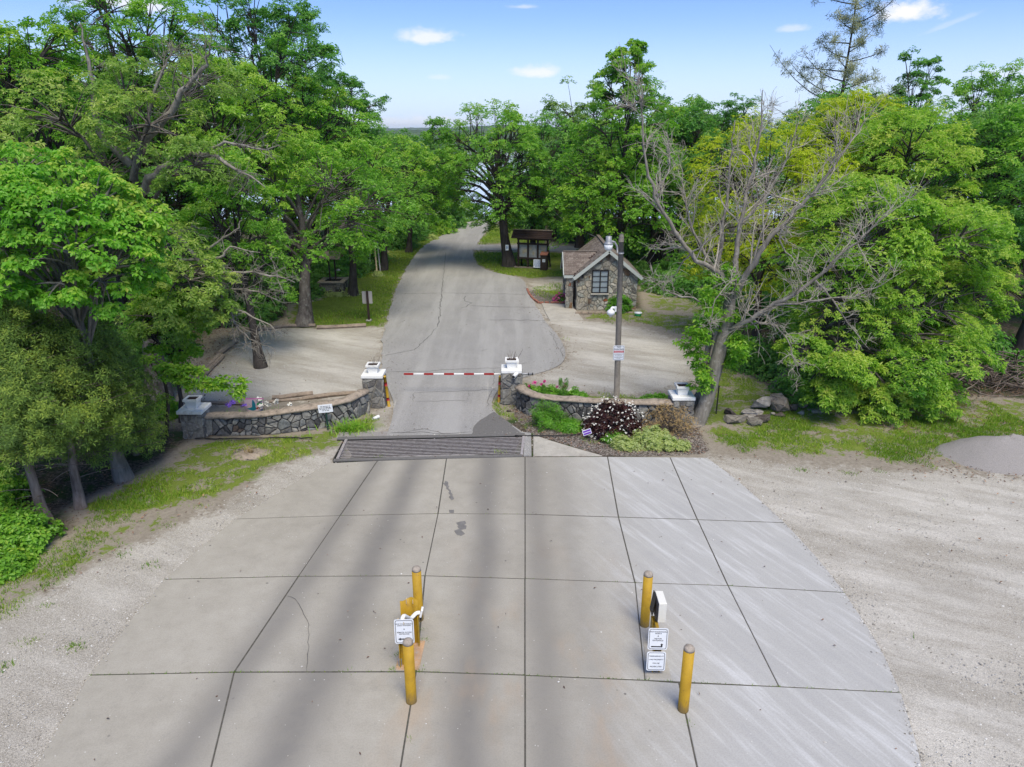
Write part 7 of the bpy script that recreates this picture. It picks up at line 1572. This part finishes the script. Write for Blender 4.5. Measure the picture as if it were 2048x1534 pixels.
# ------------------------------------------------------------------ grass, weeds, pebbles, dead leaves: nobody could count these
rg = np.random.default_rng(70)
def scatter(n, box, dens):
    out = []
    while len(out) < n:
        P = np.c_[rg.uniform(box[0], box[1], n), rg.uniform(box[2], box[3], n)]; out += list(P[rg.random(n) < dens(P)])
    return np.array(out[:n])
polysd = [(np.array(p), d) for p, d in grass_polys]
def paved(P): return np.max([sdf(P, q) for q in (apron_outline, road_outline, wing_outline, GRID)], axis=0)
def hard(P): return np.max([sdf(P, q) for q in (lot_left, lot_right, shoulder_left, drive_right, edge_walls)], axis=0)
def gdens(P):
    g = np.zeros(len(P))
    for p, d in polysd[:10]: g = np.maximum(g, d * np.clip(sdf(P, p) / 0.9 + 0.5, 0, 1))
    pat = vnoise(P, 0.9, 40) * 0.6 + vnoise(P, 3.1, 41) * 0.4
    return np.clip((g + (pat - 0.5) * 1.5 - 0.42) * 3, 0, 1) * (paved(P) < -0.04) * np.clip(1 - hard(P) * 1.6, 0.02, 1)
def blade_field(P, hlo, hhi, wd, tint, name, mat):
    n = len(P); a = rg.uniform(0, 6.28, n); L = rg.uniform(hlo, hhi, n); s = np.c_[np.cos(a), np.sin(a), np.zeros(n)] * wd; b = np.c_[P, np.full(n, -0.04)]
    ln = np.c_[rg.normal(0, 0.45, n) * L, rg.normal(0, 0.45, n) * L, L]
    V = np.stack([b - s, b + s, b + ln], 1).reshape(-1, 3); F = np.arange(3 * n).reshape(-1, 3)
    return tag(link(name, mesh_np(name, V, [F], False, {'tint': np.repeat(np.clip(tint + rg.normal(0, 0.18, n) + (vnoise(P, 0.7, 44) - 0.5) * 0.5, 0, 1), 3)}), None, mat), kind='stuff')
blade_field(scatter(42000, (-11, 15, 9.5, 26), gdens), 0.04, 0.11, 0.009, 0.5, 'grass', 'blade_grass')
blade_field(scatter(26000, (-14, 8, 26, 62), gdens), 0.06, 0.14, 0.016, 0.5, 'grass_verge', 'blade_grass')
W = []
for px, py, n in ((786, 1340, 60), (842, 1342, 60), (854, 1278, 40), (845, 1258, 25), (815, 1342, 25), (870, 1343, 20), (830, 1400, 10), (822, 1480, 25), (1378, 1450, 25), (1285, 1240, 12), (793, 1310, 30), (1100, 1350, 8), (700, 1344, 10), (240, 1106, 40), (150, 1290, 60), (300, 1128, 30), (60, 1280, 50), (10, 1330, 50), (90, 1210, 30), (400, 1010, 40), (330, 1050, 40), (700, 920, 20), (1000, 902, 60), (760, 913, 30), (1490, 900, 60), (1600, 938, 50), (1700, 944, 50), (1760, 940, 40)):
    x, y = G(px, py); W.append(np.c_[rg.normal(x, 0.03 if py > 1140 and px > 600 else 0.1, n), rg.normal(y, 0.03 if py > 1140 and px > 600 else 0.07, n)])
blade_field(np.concatenate(W), 0.03, 0.09, 0.008, 0.35, 'joint_weeds', 'blade_grass')
def leafd(P):
    wood = np.clip((np.abs(P[:, 0]) - 8.5) / 3, 0.1, 1); g = gdens(P); m = np.maximum(sdf(P, mulch_right), sdf(P, mulch_hut))
    return np.where(m > -0.05, 1.0, wood * (1 - 0.8 * g) * np.clip(1 - hard(P) * 1.2, 0.03, 1)) * (paved(P) < -0.02)
P = scatter(24000, (-16, 18, 11, 32), leafd); n = len(P); nn = unit(np.array([0, 0, 1.0]) + rg.normal(0, 0.35, (n, 3)))
V, Q, T_ = rosettes(rg, np.c_[P, np.full(n, -0.015) + rg.uniform(0, 0.03, n)], nn, np.clip(rg.normal(0.5, 0.25, n), 0, 1), 0.075, 0.03, 1, 0.0)
tag(link('leaf_litter', mesh_np('leaf_litter', V, [Q], False, {'tint': T_}), None, 'dry_leaf_litter'), kind='stuff')
peb, t = newmat('pebble'); 
t.out(t.bsdf(t.ramp(t.attr('tint'), [(0, (0.17, 0.155, 0.13)), (0.5, (0.36, 0.34, 0.31)), (1, (0.6, 0.59, 0.56))]), 0.9))
def pebd(P): return np.clip(np.maximum(sdf(P, shoulder_left), np.maximum(sdf(P, drive_right), np.maximum(sdf(P, lot_left), sdf(P, lot_right)))) * 2 + 0.5, 0, 1) * (paved(P) < -0.01) * np.clip(20 / (P[:, 1] + 4) - 0.35, 0.1, 1)
P = scatter(15000, (-12, 14, 7, 25), pebd); n = len(P); sc_p = rg.gamma(3, 0.0025, n)[:, None, None] + 0.005
oc = np.array([(1, 0, 0), (0, 1, 0), (-1, 0, 0), (0, -1, 0), (0, 0, 0.7)], float); dv = oc[None] * rg.uniform(0.6, 1.2, (n, 5, 1)) * sc_p
ang = rg.uniform(0, 6.28, n); ca, sa = np.cos(ang)[:, None], np.sin(ang)[:, None]; dv[..., 0], dv[..., 1] = dv[..., 0] * ca - dv[..., 1] * sa, dv[..., 0] * sa + dv[..., 1] * ca
V = (dv + np.c_[P, np.full(n, -0.03)][:, None]).reshape(-1, 3); tri = np.array([(0, 1, 4), (1, 2, 4), (2, 3, 4), (3, 0, 4)]); F = (np.arange(n)[:, None, None] * 5 + tri[None]).reshape(-1, 3)
tag(link('gravel_pebbles', mesh_np('gravel_pebbles', V, [F], False, {'tint': np.repeat(np.clip(rg.normal(0.55, 0.25, n), 0, 1), 5)}), None, peb), kind='stuff')
# stones spilled over the paving edges and debris lying on it
def along(outline, n, spread, side):
    P = np.array(list(outline) + [outline[0]]); L = np.linalg.norm(np.diff(P, axis=0), axis=1); cs = np.concatenate([[0], np.cumsum(L)]); u = rg.uniform(0, cs[-1], n); i = np.clip(np.searchsorted(cs, u) - 1, 0, len(L) - 1)
    f = ((u - cs[i]) / (L[i] + 1e-9))[:, None]; q = P[i] * (1 - f) + P[i + 1] * f; q = q + rg.normal(0, spread, (n, 2)); return q[(q[:, 1] > 6.5) & (q[:, 1] < 48)]
left_e = [q for e in LE for q in e]; right_e = [tuple(q) for e in RE for q in e]
P = np.concatenate([along(left_e + left_e[::-1], 450, 0.05, 0), along(right_e + right_e[::-1], 900, 0.06, 0), along(road_outline, 2600, 0.10, 0), scatter(90, (-5, 5, 7, 16.5), lambda q: (sdf(q, apron_outline) > 0) * 1.0)])
n = len(P); sc_p = rg.gamma(3, 0.003, n)[:, None, None] + 0.004; dv = oc[None] * rg.uniform(0.6, 1.2, (n, 5, 1)) * sc_p
zz = np.where(paved(P) > 0, 0.008, -0.03)
V = (dv + np.c_[P, zz][:, None]).reshape(-1, 3); F = (np.arange(n)[:, None, None] * 5 + tri[None]).reshape(-1, 3)
tag(link('spilled_stones', mesh_np('spilled_stones', V, [F], False, {'tint': np.repeat(np.clip(rg.normal(0.5, 0.28, n), 0, 1), 5)}), None, peb), kind='stuff')
P = np.concatenate([scatter(60, (-6, 6, 7, 16.8), lambda q: (sdf(q, apron_outline) > 0) * 1.0), scatter(500, (-8, 3, 18, 46), lambda q: (sdf(q, road_outline) > 0) * np.clip(1.2 - sdf(q, road_outline), 0.05, 1))]); n = len(P)
nn = unit(np.array([0, 0, 1.0]) + rg.normal(0, 0.25, (n, 3)))
V, Q, T_ = rosettes(rg, np.c_[P, np.full(n, 0.018)], nn, np.clip(rg.normal(0.35, 0.25, n), 0, 1), 0.06, 0.02, 1, 0.0)
tag(link('leaf_debris', mesh_np('leaf_debris', V, [Q], False, {'tint': T_}), None, 'dry_leaf_litter'), kind='stuff')
# weeds along the slab joints
W = []
for J, dens in ((J3, 26), (J2, 10), (J1, 6)):
    for a, b in zip(J[:-1], J[1:]):
        a = np.array(a); b = np.array(b); n = max(1, int(np.linalg.norm(b - a) * dens * rg.uniform(0.2, 1.4))); f = rg.beta(0.6, 0.6, n)[:, None]; W.append(a + (b - a) * f + rg.normal(0, 0.008, (n, 2)))
blade_field(np.concatenate(W), 0.012, 0.04, 0.006, 0.3, 'joint_moss', 'blade_grass').location.z = 0.035

# ------------------------------------------------------------------ the air over the lake
hz_m = bpy.data.materials.new('haze_air'); hz_m.use_nodes = True; hz_m.node_tree.nodes.clear(); t = NT(hz_m.node_tree)
pv = t.node('ShaderNodeVolumePrincipled', Color=(0.82, 0.9, 1.0), Density=0.00016, Anisotropy=0.2)
t.nt.links.new(pv.outputs[0], t.node('ShaderNodeOutputMaterial').inputs['Volume'])
tag(Acc().box((0, 2610, 9.5), (5500, 5400, 73)).build('haze', hz_m), kind='stuff')
